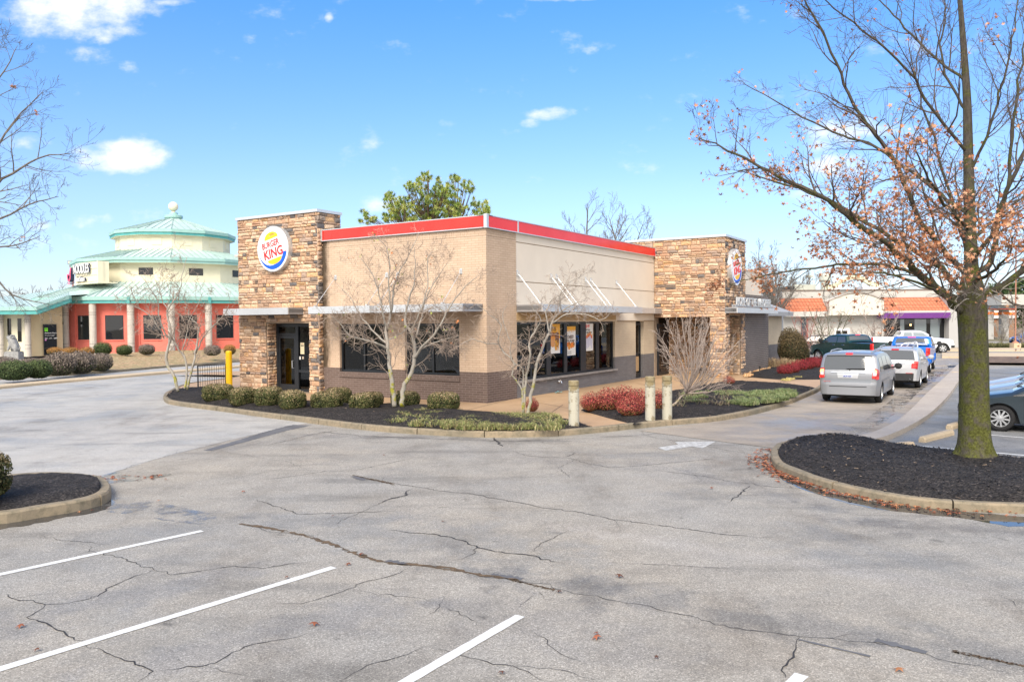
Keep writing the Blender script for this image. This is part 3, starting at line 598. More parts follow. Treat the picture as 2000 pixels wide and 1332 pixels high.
for i in range(40): p = G(r.uniform(180, 330), r.uniform(930, 940)); pts.append(p)
for u, v in ((105, 1005), (155, 1001), (180, 998), (210, 995), (55, 1010), (40, 1226), (72, 1272), (614, 1222), (705, 1085), (1165, 1248), (1282, 1286), (680, 1104), (650, 1010), (1092, 1158), (980, 1316), (475, 962), (865, 1020), (1410, 905), (1390, 955), (1165, 1240), (310, 980), (750, 890), (560, 1130), (1756, 1311), (1210, 1128)): pts.append(G(u, v))
scatter_quads('fallen_leaves', 'dry brown oak leaves lying in drifts beside the kerbs and loose on the lot', 'leaves', pts, M_leafattr, .03, .065, [(.30, .10, .05), (.22, .07, .035), (.42, .19, .09), (.14, .055, .03), (.10, .045, .03)], .012, .25, True, 4)
# ---------------- the corner restaurant ----------------
PSI = .5605; B0 = Vector((-.8515, 26.7256, .13)); BX = Vector((math.sin(PSI), math.cos(PSI), 0)); BY = Vector((-math.cos(PSI), math.sin(PSI), 0)); BROT = math.pi/2-PSI
rest = thing('fast_food_restaurant', 'tan brick and stone burger restaurant with red roof band, two stone towers and metal canopies', 'restaurant', B0, BROT)
def BP(x, y, z=0): return B0+BX*x+BY*y+Vector((0, 0, z))
FL = lambda a, z, d=0: Vector((-d, a, z))        # left (door) side, a runs to the left
FR = lambda a, z, d=0: Vector((a, -d, z))        # right side
def wall(mb, F, a0, a1, z0, z1, opens, d0=0, th=.3, mi=lambda z: 0, zcuts=()):
    A = sorted({a0, a1, *[o[0] for o in opens], *[o[1] for o in opens]}); Z = sorted({z0, z1, *[o[2] for o in opens], *[o[3] for o in opens], *zcuts})
    A = [a for a in A if a0 <= a <= a1]; Z = [z for z in Z if z0 <= z <= z1]
    for i in range(len(A)-1):
        for j in range(len(Z)-1):
            ca, cz = (A[i]+A[i+1])/2, (Z[j]+Z[j+1])/2
            if any(o[0] < ca < o[1] and o[2] < cz < o[3] for o in opens): continue
            mb.quad(F(A[i], Z[j], d0), F(A[i+1], Z[j], d0), F(A[i+1], Z[j+1], d0), F(A[i], Z[j+1], d0), mi(cz))
    for o in opens:      # reveals
        zz = [z for z in Z if o[2] <= z <= o[3]]
        for za, zb in zip(zz, zz[1:]):
            for a in (o[0], o[1]): mb.quad(F(a, za, d0), F(a, za, d0-th), F(a, zb, d0-th), F(a, zb, d0), mi((za+zb)/2))
        for z in (o[2], o[3]):
            if z > z0+.01: mb.quad(F(o[0], z, d0), F(o[1], z, d0), F(o[1], z, d0-th), F(o[0], z, d0-th), mi(z))
def window(F, a0, a1, z0, z1, bars, parent, d=-.10, fw=.06, hbars=(), glass=None, fd=.08, wide={}, name='window', mat=None, label=None):
    mb = MB(); m = mat or M_black
    mb.fbox(F, a0, a1, z0, z0+fw, d-fd, d); mb.fbox(F, a0, a1, z1-fw, z1, d-fd, d)
    for a in (a0, a1-fw): mb.fbox(F, a, a+fw, z0+fw, z1-fw, d-fd, d)
    for b in bars:
        w_ = wide.get(b, fw)/2; mb.fbox(F, b-w_, b+w_, z0+fw, z1-fw, d-fd, d-.003)
    for h in hbars: mb.fbox(F, a0+fw, a1-fw, h-fw/2, h+fw/2, d-fd, d-.006)
    o = mb.build(name, m, parent)
    if label: o['label'] = label
    E = [a0]+sorted(bars)+[a1]
    for x0, x1 in zip(E, E[1:]):
        g = MB(); g.fbox(F, x0+.02, x1-.02, z0+.02, z1-.02, d-fd*.7, d-fd*.6); g.build('pane', glass or M_clear, o)
    return o
ZB = 1.04
# dark room behind the glass
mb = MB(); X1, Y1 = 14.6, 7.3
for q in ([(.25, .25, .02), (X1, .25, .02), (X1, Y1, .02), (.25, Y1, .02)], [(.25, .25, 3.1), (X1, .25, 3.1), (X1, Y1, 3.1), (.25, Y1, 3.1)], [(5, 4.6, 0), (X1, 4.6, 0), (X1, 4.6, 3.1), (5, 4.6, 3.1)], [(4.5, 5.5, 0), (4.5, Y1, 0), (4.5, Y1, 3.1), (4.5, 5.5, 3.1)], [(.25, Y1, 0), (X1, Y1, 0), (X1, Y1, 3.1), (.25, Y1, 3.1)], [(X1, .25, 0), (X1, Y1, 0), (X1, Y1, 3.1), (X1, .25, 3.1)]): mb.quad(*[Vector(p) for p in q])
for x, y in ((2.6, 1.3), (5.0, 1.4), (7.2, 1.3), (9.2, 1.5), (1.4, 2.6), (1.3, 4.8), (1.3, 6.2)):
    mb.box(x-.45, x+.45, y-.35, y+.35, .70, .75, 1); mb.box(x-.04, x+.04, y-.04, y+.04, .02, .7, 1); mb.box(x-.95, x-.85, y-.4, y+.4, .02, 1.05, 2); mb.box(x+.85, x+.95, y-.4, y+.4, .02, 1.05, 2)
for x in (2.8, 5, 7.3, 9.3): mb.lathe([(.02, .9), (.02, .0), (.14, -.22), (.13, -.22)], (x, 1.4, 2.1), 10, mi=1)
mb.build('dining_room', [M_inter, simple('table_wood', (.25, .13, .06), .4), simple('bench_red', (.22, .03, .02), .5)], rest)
# left wall (brick)
mb = MB(); mi = lambda z: 1 if z < ZB else 0
wins = [(4.38, 6.83, .90, 2.72), (1.15, 3.58, .90, 2.72)]
wall(mb, FL, 0, 7.7, -.1, 5.95, wins, 0, .22, mi, (ZB,))
wall(mb, FR, 0, 1.92, -.1, 5.95, [], 0, .2, mi, (ZB,))
# right wall, lower part cream painted brick with grey base
mb2 = MB(); WR = (1.98, 10.36, .62, 2.74); DR = (12.72, 13.70, .02, 2.74)
wall(mb2, FR, 1.92, 15.0, -.1, 2.78, [WR, DR], -.03, .2, lambda z: 1 if z < 1.14 else 0, (1.14,))
mb2.fbox(FR, 1.92, 15.0, -.1, .04, -.03, -.02, 1)
mb.build('brick_wall', [M_bbeige, M_bbrown], rest, recalc=False); mb2.build('painted_brick_wall', [M_bcream, M_bgrey], rest, recalc=False)
# soldier course under the band
mb = MB(); k = 0; rr = random.Random(4)
for F, a1 in ((FL, 7.7), (FR, 1.92)):
    a = .0
    while a < a1-.01: mb.fbox(F, a+.006, min(a+.078, a1), 5.68, 5.91, -.02, .006+rr.uniform(0, .003), 0); a += .08
mb.build('soldier_course', M_bbeige, rest)
# cream stucco above with two grooves
mb = MB()
for z0, z1 in ((2.78, 4.19), (4.22, 5.60), (5.63, 5.95)): mb.fbox(FR, 1.925, 15.0, z0, z1, -.12, -.012)
mb.fbox(FR, 1.925, 15, 2.8, 5.95, -.14, -.035, 1)
mb.build('stucco_panel', [M_eifs, M_groove], rest)
# brick window sills
mb = MB()
for a0, a1, _, _ in wins:
    a = a0-.02
    while a < a1: mb.fbox(FL, a+.004, min(a+.076, a1+.02), .70, .86, -.05, .045, 0); a += .08
    mb.fbox(FL, a0-.02, a1+.02, .86, .90, -.10, .03, 0)
mb.build('window_sill', M_bbrown, rest)
mb = MB(); mb.fbox(FR, 1.93, 10.45, .54, .62, -.1, .08); mb.build('window_sill', simple('sill_concrete', (.26, .24, .23), .8, .2, 4, .004), rest)
window(FL, 4.38, 6.83, .90, 2.72, [5.65], rest, fw=.07); window(FL, 1.15, 3.58, .90, 2.72, [2.38], rest, fw=.07)
rw = window(FR, 1.98, 10.36, .62, 2.74, [3.15, 4.47, 5.86, 7.43, 8.78], rest, d=-.12, wide={4.47: .34, 7.43: .5, 3.15: .08, 5.86: .26, 8.78: .30}, fw=.08)
# posters on the big window
def poster(a0, a1, z0, z1, kind):
    mb = MB(); d = -.165
    FF = lambda a, z, dd=0: FR(a, z, d+dd)
    mb.fbox(FR, a0, a1, z0, z1, d-.006, d, 0, (.82, .81, .78)); w_ = a1-a0; h = z1-z0; rp = random.Random(int(a0*10))
    def disc(cx, cz, r, c, dd=.002, sx=1): mb.poly([FF(cx+r*sx*math.cos(t*.5236), cz+r*math.sin(t*.5236), dd) for t in range(12)], 0, c)
    if kind == 1:
        mb.fbox(FF, a0, a1, z1-h*.5, z1, .001, .002, 0, (.85, .42, .03)); text_mb(mb, FF, 'BITES\nBURGER', a0+.06, z1-.27, .21, .003, .005, sx=.82, bold=.03, col=(.12, .04, .02))
        for i, c in enumerate([(.6, .2, .05), (.25, .08, .03), (.75, .3, .06), (.3, .14, .08), (.7, .33, .12), (.12, .05, .03)]): disc(a0+w_*(.25+.45*(i % 2)), z0+h*(.58-.11*(i//2)), w_*.22, c, .003+.0006*i)
        for i in range(16): cx = a0+w_*rp.uniform(.5, .85); cz = z0+h*rp.uniform(.08, .3); mb.poly([FF(cx, cz, .008), FF(cx+.04, cz, .008), FF(cx-.04, cz+.2, .008), FF(cx-.08, cz+.2, .008)], 0, (.85, .45, .08) if i % 2 else (.75, .33, .04))
    elif kind == 2:
        mb.fbox(FF, a0, a1, z1-.13, z1, .001, .002, 0, (.85, .42, .03))
        for i in range(6): t = i/6; mb.poly([FF(a0+w_*t, z1-.12, .0025), FF(a0+w_*(t+1/6), z1-.12, .0025), FF(a0+w_*(t+1/12), z1-.12-rp.uniform(.06, .18), .0025)], 0, (.85, .42, .03))
        text_mb(mb, FF, 'CHEESY', a0+.05, z1-.50, .20, .003, .005, sx=.80, bold=.03, col=(.10, .05, .03)); text_mb(mb, FF, 'TOTS', a0+.06, z1-.76, .30, .003, .005, sx=.84, bold=.03, col=(.10, .05, .03))
        for i in range(9): disc(a0+w_*rp.uniform(.15, .85), z0+.18+rp.uniform(.08, .32), .11, ((.85, .22, .02), (.75, .3, .04))[i % 2], .003+i*.0005, .9)
        text_mb(mb, FF, '2 for $3.00\nlimited time', a0+.08, z0+.13, .07, .003, .005, sx=1, col=(.2, .2, .2))
    else:
        text_mb(mb, FF, '$5.99', a0+.04, z1-.19, .17, .003, .005, bold=.03, sx=.9, col=(.75, .03, .03)); text_mb(mb, FF, 'BK Royal\nCrispy Wraps', a0+.04, z1-.32, .10, .003, .005, bold=.02, col=(.08, .05, .04))
        for i in range(4):
            cx = a0+w_*(.2+.2*i); cz = z0+.1+.05*(i % 3); mb.poly([FF(cx-.05, cz, .003), FF(cx+.05, cz, .003), FF(cx+.08, cz+.45, .003), FF(cx-.08, cz+.45, .003)], 0, (.62, .60, .72)); disc(cx, cz+.5, .08, (.7, .15, .05), .004); disc(cx+.03, cz+.57, .05, (.8, .4, .1), .005)
        disc(a0+w_*.3, z1-.5, .06, (.7, .03, .03), .004)
    o = mb.build('window_poster', M_flat, rw, recalc=False); return o
p_ = poster(4.66, 5.46, 1.50, 2.66, 1); p_['label'] = 'window poster with orange top, burger and fries'
p_ = poster(6.02, 6.80, 1.37, 2.55, 2); p_['label'] = 'white window poster reading CHEESY TOTS'
p_ = poster(7.70, 8.42, 1.50, 2.68, 3); p_['label'] = 'cream window poster with red price and wraps'
# soffit strip above the big window
mb = MB()
for a0, a1 in ((1.93, 4.4), (4.6, 7.2), (7.4, 10.4)): mb.fbox(FR, a0, a1, 2.80, 3.08, -.01, .012)
mb.build('soffit_panel', M_soffit, rest)
mb = MB()
for a0, a1 in ((10.6, 12.7), (13.7, 14.95)): mb = MB(); mb.fbox(FR, a0, a1, 2.74, 2.77, -.02, .01); mb.build('stucco_trim', M_groove, rest)
# narrow glazed door on the right wall
def door(F, a0, a1, z0, z1, parent, d, rail=(), name='door', kick=.2):
    mb = MB(); mb.fbox(F, a0, a1, z0, z0+kick, d-.05, d); mb.fbox(F, a0, a1, z1-.12, z1, d-.05, d)
    for a in (a0, a1-.09): mb.fbox(F, a, a+.09, z0+kick, z1-.12, d-.05, d)
    for h in rail: mb.fbox(F, a0+.09, a1-.09, h-.03, h+.03, d-.05, d-.004)
    o = mb.build(name, M_black, parent); g = MB(); g.fbox(F, a0+.06, a1-.06, z0+.1, z1-.08, d-.035, d-.028); g.build('pane', M_clear, o); return o
dr = door(FR, 12.80, 13.62, .04, 2.66, rest, -.16, (1.2,))
mb = MB(); mb.fbox(FR, 12.85, 13.35, .35, 1.05, -.15, -.145, 0, (.45, .30, .16)); mb.fbox(FR, 12.9, 13.3, 1.08, 1.2, -.15, -.145, 0, (.02, .02, .02)); mb.build('door_notice', M_flat, dr)
# --- stone towers (ledge stone blocks) ---
def stones(mb, F, a0, a1, z0, z1, opens, rs, da=0, corner=(False, False), mould=None):
    mould = mould or (lambda a, z: .075)
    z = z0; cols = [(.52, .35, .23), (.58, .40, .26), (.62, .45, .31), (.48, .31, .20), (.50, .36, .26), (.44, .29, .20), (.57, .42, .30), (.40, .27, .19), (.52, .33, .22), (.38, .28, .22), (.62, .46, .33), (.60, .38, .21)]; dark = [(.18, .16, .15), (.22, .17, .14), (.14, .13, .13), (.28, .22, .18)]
    row = 0
    while z < z1-.02:
        h = rs.choice((.10, .12, .14, .15, .17, .20)); h = min(h, z1-z); 
        if z1-(z+h) < .07: h = z1-z
        a = a0-rs.uniform(0, .25) if not corner[0] else a0; row += 1
        while a < a1-.01:
            w_ = rs.choice((.16, .22, .28, .34, .42, .52)); b = min(a+w_, a1)
            if a1-b < .09: b = a1
            aa = max(a, a0); cz = z+h/2; segs = [(aa, b)]
            for o in opens:
                if o[2]-.05 < cz < o[3]+.0:
                    ns = []
                    for s0, s1 in segs:
                        if s1 <= o[0] or s0 >= o[1]: ns.append((s0, s1)); continue
                        if s0 < o[0]-.03: ns.append((s0, o[0]))
                        if s1 > o[1]+.03: ns.append((o[1], s1))
                    segs = ns
            for s0, s1 in segs:
                if s1-s0 < .03: continue
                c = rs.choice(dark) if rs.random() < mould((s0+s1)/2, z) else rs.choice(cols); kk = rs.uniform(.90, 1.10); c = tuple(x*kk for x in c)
                parts_ = [(z, z+h)] if rs.random() > .22 or h < .13 else [(z, z+h/2), (z+h/2, z+h)]
                for za, zb in parts_:
                    p = da+rs.uniform(.02, .072); e = .018; g_ = .006; j = lambda: rs.uniform(-.012, .012); cm = (za+zb)/2; am = (s0+s1)/2
                    q = [F(s0+g_, za+g_, da), F(s1-g_, za+g_, da), F(s1-g_, zb-g_, da), F(s0+g_, zb-g_, da),
                         F(s0+e, za+e*.8+j()*.4, p-.014), F(s1-e, za+e*.8+j()*.4, p-.014+j()), F(s1-e, zb-e*.8+j()*.4, p-.014+j()), F(s0+e, zb-e*.8, p-.014),
                         F(s0+(s1-s0)*rs.uniform(.3, .45), cm+j(), p+.012+j()), F(s0+(s1-s0)*rs.uniform(.55, .7), cm+j(), p+.010+j())]
                    mb.add(q, [(0, 1, 5, 4), (1, 2, 6, 5), (2, 3, 7, 6), (3, 0, 4, 7), (4, 5, 9, 8), (5, 6, 9), (6, 7, 8, 9), (7, 4, 8)], 0, c)
            a = b
        z += h
rs = random.Random(77)
# tower 1: x -.24..1.0, y 7.7..12.35
T1T = 7.06; op1 = (8.25, 10.72, 0, 2.76)
FT1 = lambda a, z, d=0: Vector((-.20-d, a, z))
mb = MB(); wall(mb, FT1, 7.72, 12.33, -.05, T1T, [op1], 0, .75); mb.quad(Vector((-.2, 7.72, -.05)), Vector((1.0, 7.72, -.05)), Vector((1.0, 7.72, T1T)), Vector((-.2, 7.72, T1T))); mb.quad(Vector((-.2, 12.33, -.05)), Vector((1.0, 12.33, -.05)), Vector((1.0, 12.33, T1T)), Vector((-.2, 12.33, T1T))); mb.quad(Vector((1.0, 7.72, 3)), Vector((1.0, 12.33, 3)), Vector((1.0, 12.33, T1T)), Vector((1.0, 7.72, T1T)))
tower1 = mb.build('stone_tower', M_mortar, rest, recalc=False)
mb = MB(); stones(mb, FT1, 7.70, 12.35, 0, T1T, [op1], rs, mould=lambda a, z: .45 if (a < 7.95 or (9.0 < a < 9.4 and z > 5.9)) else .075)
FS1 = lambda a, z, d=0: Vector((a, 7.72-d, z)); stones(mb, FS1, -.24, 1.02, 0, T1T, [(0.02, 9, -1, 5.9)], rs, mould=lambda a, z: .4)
FJ = lambda a, z, d=0: Vector((a, op1[1]-d, z)); stones(mb, lambda a, z, d=0: Vector((a, op1[1]-.04-d, z)), -.2, .42, 0, 2.76, [], rs)
FS2 = lambda a, z, d=0: Vector((a, 12.33+d, z)); stones(mb, FS2, -.24, 1.02, 0, T1T, [], rs)
mb.build('ledge_stone', M_stone, tower1, recalc=False)
mb = MB(); mb.box(-.30, 1.06, 7.64, 12.41, T1T, T1T+.11); mb.build('cap_flashing', M_silver, tower1)
# entrance door of tower 1 (set back in the opening)
FD = lambda a, z, d=0: Vector((.22-d, a, z))
mb = MB()
mb.fbox(FD, 8.25, 10.6, 2.62, 2.76, -.1, 0); mb.fbox(FD, 10.50, 10.62, 0, 2.62, -.1, 0); mb.fbox(FD, 9.34, 9.48, 0, 2.62, -.1, 0); mb.fbox(FD, 8.2, 8.28, 0, 2.62, -.1, 0); mb.fbox(FD, 8.28, 9.34, .78, .88, -.1, -.01); mb.fbox(FD, 8.28, 9.34, 0, .1, -.1, -.01); mb.fbox(FD, 9.48, 10.5, 2.28, 2.36, -.1, -.01)
ef = mb.build('entrance_frame', M_black, rest)
g = MB(); g.fbox(FD, 8.28, 9.34, .1, 2.62, -.07, -.06); g.build('pane', M_clear, ef); g = MB(); g.fbox(FD, 9.48, 10.5, 2.36, 2.62, -.07, -.06); g.build('pane', M_clear, ef)
ed = door(FD, 9.49, 10.49, .02, 2.27, rest, -.01, (), 'entrance_door', .26)
mb = MB(); mb.tube([FD(9.62, .95, 0), FD(9.62, .95, .07), FD(9.62, 1.25, .07), FD(9.62, 1.25, 0)], .014, 8); mb.build('door_handle', M_silver, ed)
mb = MB(); mb.fbox(FD, 9.05, 9.27, 1.52, 1.98, -.058, -.054, 0, (.68, .60, .40)); mb.fbox(FD, 9.08, 9.24, 1.84, 1.88, -.054, -.053, 0, (.05, .04, .03)); mb.poly([FD(9.16+.02*math.cos(i), 1.93+.02*math.sin(i), -.053) for i in range(6)], 0, (.7, .1, .02)); mb.fbox(FD, 9.26, 9.33, 1.30, 1.42, -.058, -.054, 0, (.8, .8, .8)); mb.fbox(FD, 9.08, 9.18, 1.32, 1.42, -.058, -.054, 0, (.45, .38, .3)); mb.build('door_notice', M_flat, ef)
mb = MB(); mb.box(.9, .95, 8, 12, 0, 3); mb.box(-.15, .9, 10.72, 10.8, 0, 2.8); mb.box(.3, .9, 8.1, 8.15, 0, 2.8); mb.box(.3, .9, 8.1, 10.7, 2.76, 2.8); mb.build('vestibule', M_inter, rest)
# tower 2: x 15..18.4, y -3.55..1.5
T2T = 6.72; FT2 = lambda a, z, d=0: Vector((15.0-d, a, z)); op2 = (-2.83, -.02, -1, 2.95)
FT3 = lambda a, z, d=0: Vector((a, -3.55-d, z)); op3 = (15.68, 17.67, -1, 2.97)
mb = MB(); wall(mb, FT2, -3.53, 1.5, -.05, T2T, [op2], 0, .5); wall(mb, FT3, 15.02, 18.38, -.05, T2T, [op3], -.02, .5)
mb.quad(Vector((18.38, -3.53, -.05)), Vector((18.38, 1.5, -.05)), Vector((18.38, 1.5, T2T)), Vector((18.38, -3.53, T2T))); mb.quad(Vector((15, 1.5, 3)), Vector((18.38, 1.5, 3)), Vector((18.38, 1.5, T2T)), Vector((15, 1.5, T2T)))
tower2 = mb.build('stone_tower', M_mortar, rest, recalc=False)
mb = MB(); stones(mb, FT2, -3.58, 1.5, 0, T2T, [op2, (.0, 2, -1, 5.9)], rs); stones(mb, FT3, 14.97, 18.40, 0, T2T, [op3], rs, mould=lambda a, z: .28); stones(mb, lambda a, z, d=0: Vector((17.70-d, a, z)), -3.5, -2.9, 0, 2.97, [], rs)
stones(mb, lambda a, z, d=0: Vector((a, -.03-d, z)), 16.9, 18.3, 0, 2.9, [], rs)
stones(mb, lambda a, z, d=0: Vector((18.05-d, a, z)), -3.0, 0, 0, 2.9, [], rs)
mb.build('ledge_stone', M_stone, tower2, recalc=False)
mb = MB(); mb.box(14.91, 18.46, -3.64, 1.56, T2T, T2T+.11); mb.build('cap_flashing', M_silver, tower2)
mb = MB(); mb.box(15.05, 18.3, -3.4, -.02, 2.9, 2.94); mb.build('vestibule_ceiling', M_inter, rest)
dd = MB(); dd.fbox(lambda a, z, d=0: Vector((a, -.08-d, z)), 15.25, 16.55, .02, 2.6, -.05, .03); vd = dd.build('side_door', M_black, rest); g = MB(); g.fbox(lambda a, z, d=0: Vector((a, -.08-d, z)), 15.36, 16.44, .2, 2.45, .03, .036); g.build('pane', M_glass, vd)
# fascia band
mb = MB(); mb2 = MB(); zA, zB_ = 5.93, 6.37
for F, a0, a1 in ((FL, .06, 7.7), (FR, .06, 15.0)):
    mb.fbox(F, a0, a1, zA+.03, zB_-.03, -.3, .075); mb2.fbox(F, -.09, a1, zB_-.03, zB_, -.3, .09); mb2.fbox(F, -.09, a1, zA, zA+.03, -.1, .09)
mb2.box(-.095, .03, -.095, .03, zA-.004, zB_+.03); 
for a in (1.90, 14.96): mb2.fbox(FR, a, a+.07, zA-.005, zB_+.005, -.1, .095)
mb2.fbox(FL, 7.60, 7.74, zA-.01, zB_+.01, -.1, .095)
mb.build('red_fascia', M_red, rest); mb2.build('fascia_trim', M_silver, rest)
mb = MB(); mb.box(.1, 15, .1, 13, 5.6, 5.7); mb.box(.06, .28, .1, 7.7, 5.5, 6.34); mb.box(.06, 15, .16, .28, 5.5, 6.34); mb.box(6, 24, 1.6, 14, -.1, 5.0); mb.build('flat_roof', simple('roof_membrane', (.5, .5, .48)), rest)
# canopies
def canopy(F, a0, a1, d, z0=3.11, z1=3.37, rods=(), dark=(), base=0, name='canopy'):
    mb = MB(); mb.fbox(F, a0, a1, z0, z1, d-.05, d, 0); mb.fbox(F, a0, a1, z0+.06, z1-.05, base+.01, d-.05, 1)
    for a in (a0, a1-.05): mb.fbox(F, a, a+.05, z0+.002, z1-.002, base+.01, d-.051, 2)
    for x0, x1 in dark: mb.fbox(F, x0, x1, z0-.004, z1+.004, d-.1, d+.004, 2)
    o = mb.build(name, [M_silver, M_silver2, M_silver2], rest)
    for a in rods:
        r_ = MB(); r_.tube([F(a, 4.50, .03), F(a, z1+.03, d-.12)], .012, 8); r_.fbox(F, a-.05, a+.05, 4.42, 4.60, 0, .02); r_.fbox(F, a-.02, a+.02, 4.42, 4.56, .02, .08); r_.fbox(F, a-.04, a+.04, z1, z1+.05, d-.2, d-.06); r_.build('support_rod', M_silver, o)
    return o
canopy(FL, 4.18, 7.24, 1.2, rods=(6.98, 4.40)); canopy(FL, .15, 3.96, 1.2, rods=(3.86, 1.04)); 
mb = MB(); mb.fbox(FL, 3.96, 4.18, 3.12, 3.36, 0, 1.17); mb.build('canopy_joint', M_silver2, rest)
canopy(FT1, 8.5, 12.3, .85, rods=())
canopy(FR, 1.93, 4.55, 1.08, rods=(1.98, 4.42)); canopy(FR, 4.56, 7.6, 1.08, rods=(4.86, 7.38)); canopy(FR, 7.61, 10.9, 1.08, rods=(7.86, 10.45)); 
canopy(FR, 12.45, 14.9, .42, dark=((14.05, 14.9),))
canopy(FT3, 14.97, 22.7, .62, 3.10, 3.36)
# roof letters on the far canopy
mb = MB(); text_mb(mb, FT3, 'HOME OF THE WHOPPER', 15.4, 3.44, .62, .40, .46, bold=.0, sx=.90); lt = mb.build('roof_lettering', M_silver, rest)
mb = MB(); mb.fbox(FT3, 15.1, 22.4, 3.40, 3.46, .36, .46); mb.fbox(FT3, 15.1, 15.35, 3.36, 3.5, .3, .5); mb.build('letter_rail', M_silver2, lt)
# --- oval logo signs ---
def logo(F, ac, zc, r, dirn, parent, d=.06):
    o_ = MB(); N = 40
    def disc(mb, R1, d0, d1, mi=0, col=None, ra=1.0):
        P0 = [F(ac+dirn*R1*ra*math.cos(2*math.pi*i/N), zc+R1*math.sin(2*math.pi*i/N), d0) for i in range(N)]; P1 = [F(ac+dirn*R1*ra*math.cos(2*math.pi*i/N), zc+R1*math.sin(2*math.pi*i/N), d1) for i in range(N)]
        mb.add(P0+P1, [tuple(range(N)), tuple(range(N, 2*N))]+[(i, (i+1) % N, N+(i+1) % N, N+i) for i in range(N)], mi, col)
    disc(o_, r, .0, d+.22, 0); s_ = o_.build('round_sign', M_silver, parent)
    f = MB(); disc(f, r*.965, d+.22, d+.228, 0, (.86, .87, .88)); f.build('sign_face', M_flat, s_, recalc=False)
    g = MB(); T = .22     # tilt of the artwork
    def P(x, y, dd): 
        c, s2 = math.cos(T), math.sin(T); X = x*c-y*s2; Y = x*s2+y*c; return F(ac+dirn*X*r, zc+Y*r, d+.228+dd)
    # blue crescent, thin at the top, thick at lower right
    A = [R_(a) for a in range(118, 343, 5)]; n_ = len(A)
    o1 = []; i1 = []
    for i, a in enumerate(A):
        t = i/(n_-1); th = .015+.20*min(1, max(0, (t-.30)/.38))**1.0; ro_ = .90; o1.append((ro_*math.cos(a), ro_*math.sin(a))); i1.append(((ro_-th)*math.cos(a), (ro_-th)*math.sin(a)))
    for i in range(n_-1): g.quad(P(*o1[i], .003), P(*o1[i+1], .003), P(*i1[i+1], .003), P(*i1[i], .003), 0, (.005, .10, .62))
    def half(cx, cy, rx, ry, a0, a1, c): g.poly([P(cx+rx*math.cos(R_(a0+(a1-a0)*i/16)), cy+ry*math.sin(R_(a0+(a1-a0)*i/16)), .004) for i in range(17)], 0, c)
    half(.02, .46, .44, .30, 0, 180, (.88, .50, .02)); half(.03, -.44, .46, .24, 180, 360, (.88, .50, .02)); half(.1, .49, .26, .18, 30, 150, (.92, .66, .25))
    text_mb(g, lambda a, z, dd: P(a, z, dd), 'BURGER', -.64, .12, .36, .006, .012, bold=.022, sx=.82, col=(.80, .03, .03))
    text_mb(g, lambda a, z, dd: P(a, z, dd), 'KING', -.62, -.36, .56, .006, .012, bold=.028, sx=.92, col=(.80, .03, .03))
    text_mb(g, lambda a, z, dd: P(a, z, dd), '®', .74, -.32, .09, .006, .008, col=(.80, .1, .1))
    g.build('sign_lettering', M_flat, s_, recalc=False); return s_
logo(FT1, 9.98, 5.74, .91, -1, tower1, .03); logo(FT3, 16.1, 5.32, .88, 1, tower2, .03)
# rear wings along the drive-through
mb = MB(); mb.box(18.4, 23.3, -3.50, -3.0, -.1, 4.08); mb.build('taupe_brick_wall', M_dgrey, rest)
mb = MB(); mb.box(18.45, 23.9, -2.95, -2.8, 3.0, 5.45); mb.box(18.45, 23.9, -2.8, 1.6, 5.4, 5.45); mb.box(23.8, 23.9, -2.8, 5, 2.8, 5.4); mb.build('upper_wall', M_eifs, rest)
mb = MB(); mb.box(18.45, 23.98, -3.03, 1.0, 5.45, 5.54); mb.build('parapet_cap', M_white, rest)
FB = lambda a, z, d=0: Vector((a, -2.3-d, z))
mb = MB(); wall(mb, FB, 23.3, 31.5, -.1, 3.0, [], 0, .2, lambda z: 1 if z < 1.2 else 0, (1.2,)); mb.quad(FB(31.5, -.1), FB(31.5, -.1, -6), FB(31.5, 3, -6), FB(31.5, 3)); mb.build('rear_brick_wall', [M_bcream, M_bgrey], rest, recalc=False)
mb = MB(); z0, z1 = 3.0, 3.25
P = [Vector((23.2, -2.9, z1)), Vector((32.1, -2.9, z1)), Vector((32.1, 4, z1)), Vector((23.2, 4, z1)), Vector((23.2, .3, 4.75)), Vector((28.6, .3, 4.75)), Vector((28.6, 4, 4.75)), Vector((23.2, 4, 4.75))]
mb.add(P, [(0, 1, 5, 4), (1, 2, 6, 5), (4, 5, 6, 7)], 0); mb.box(23.2, 32.1, -2.9, -2.8, z0, z1-.004, 1); mb.box(32.0, 32.1, -2.8, 4, z0, z1-.004, 1); mb.box(23.2, 32.0, -2.8, -2.3, z0, z0+.02, 1); mb.build('hip_roof', [M_rfl, M_silver2], rest)
# hose tap and litter by the wall
mb = MB(); mb.tube([FR(5.05, .40, -.02), FR(5.05, .40, .10), FR(5.05, .34, .13)], .022, 8); mb.lathe([(.05, -.01), (.05, .01)], FR(5.05, .46, .08), 8); mb.fbox(FR, 4.98, 5.12, .36, .44, -.03, .02); mb.build('wall_tap', M_chrome, rest)
o = MB(); rl = random.Random(2); c = B0+BX*4.55-BY*.25; o.grid([[c+BX*(i*.08-.16)+BY*(j*.06-.1)+Vector((0, 0, .01+rl.uniform(0, .05))) for j in range(4)] for i in range(5)]); o = o.build('litter', simple('cyan_wrapper', (.15, .62, .68), .4)); tag(o, 'crumpled cyan wrapper lying against the restaurant wall', 'litter')
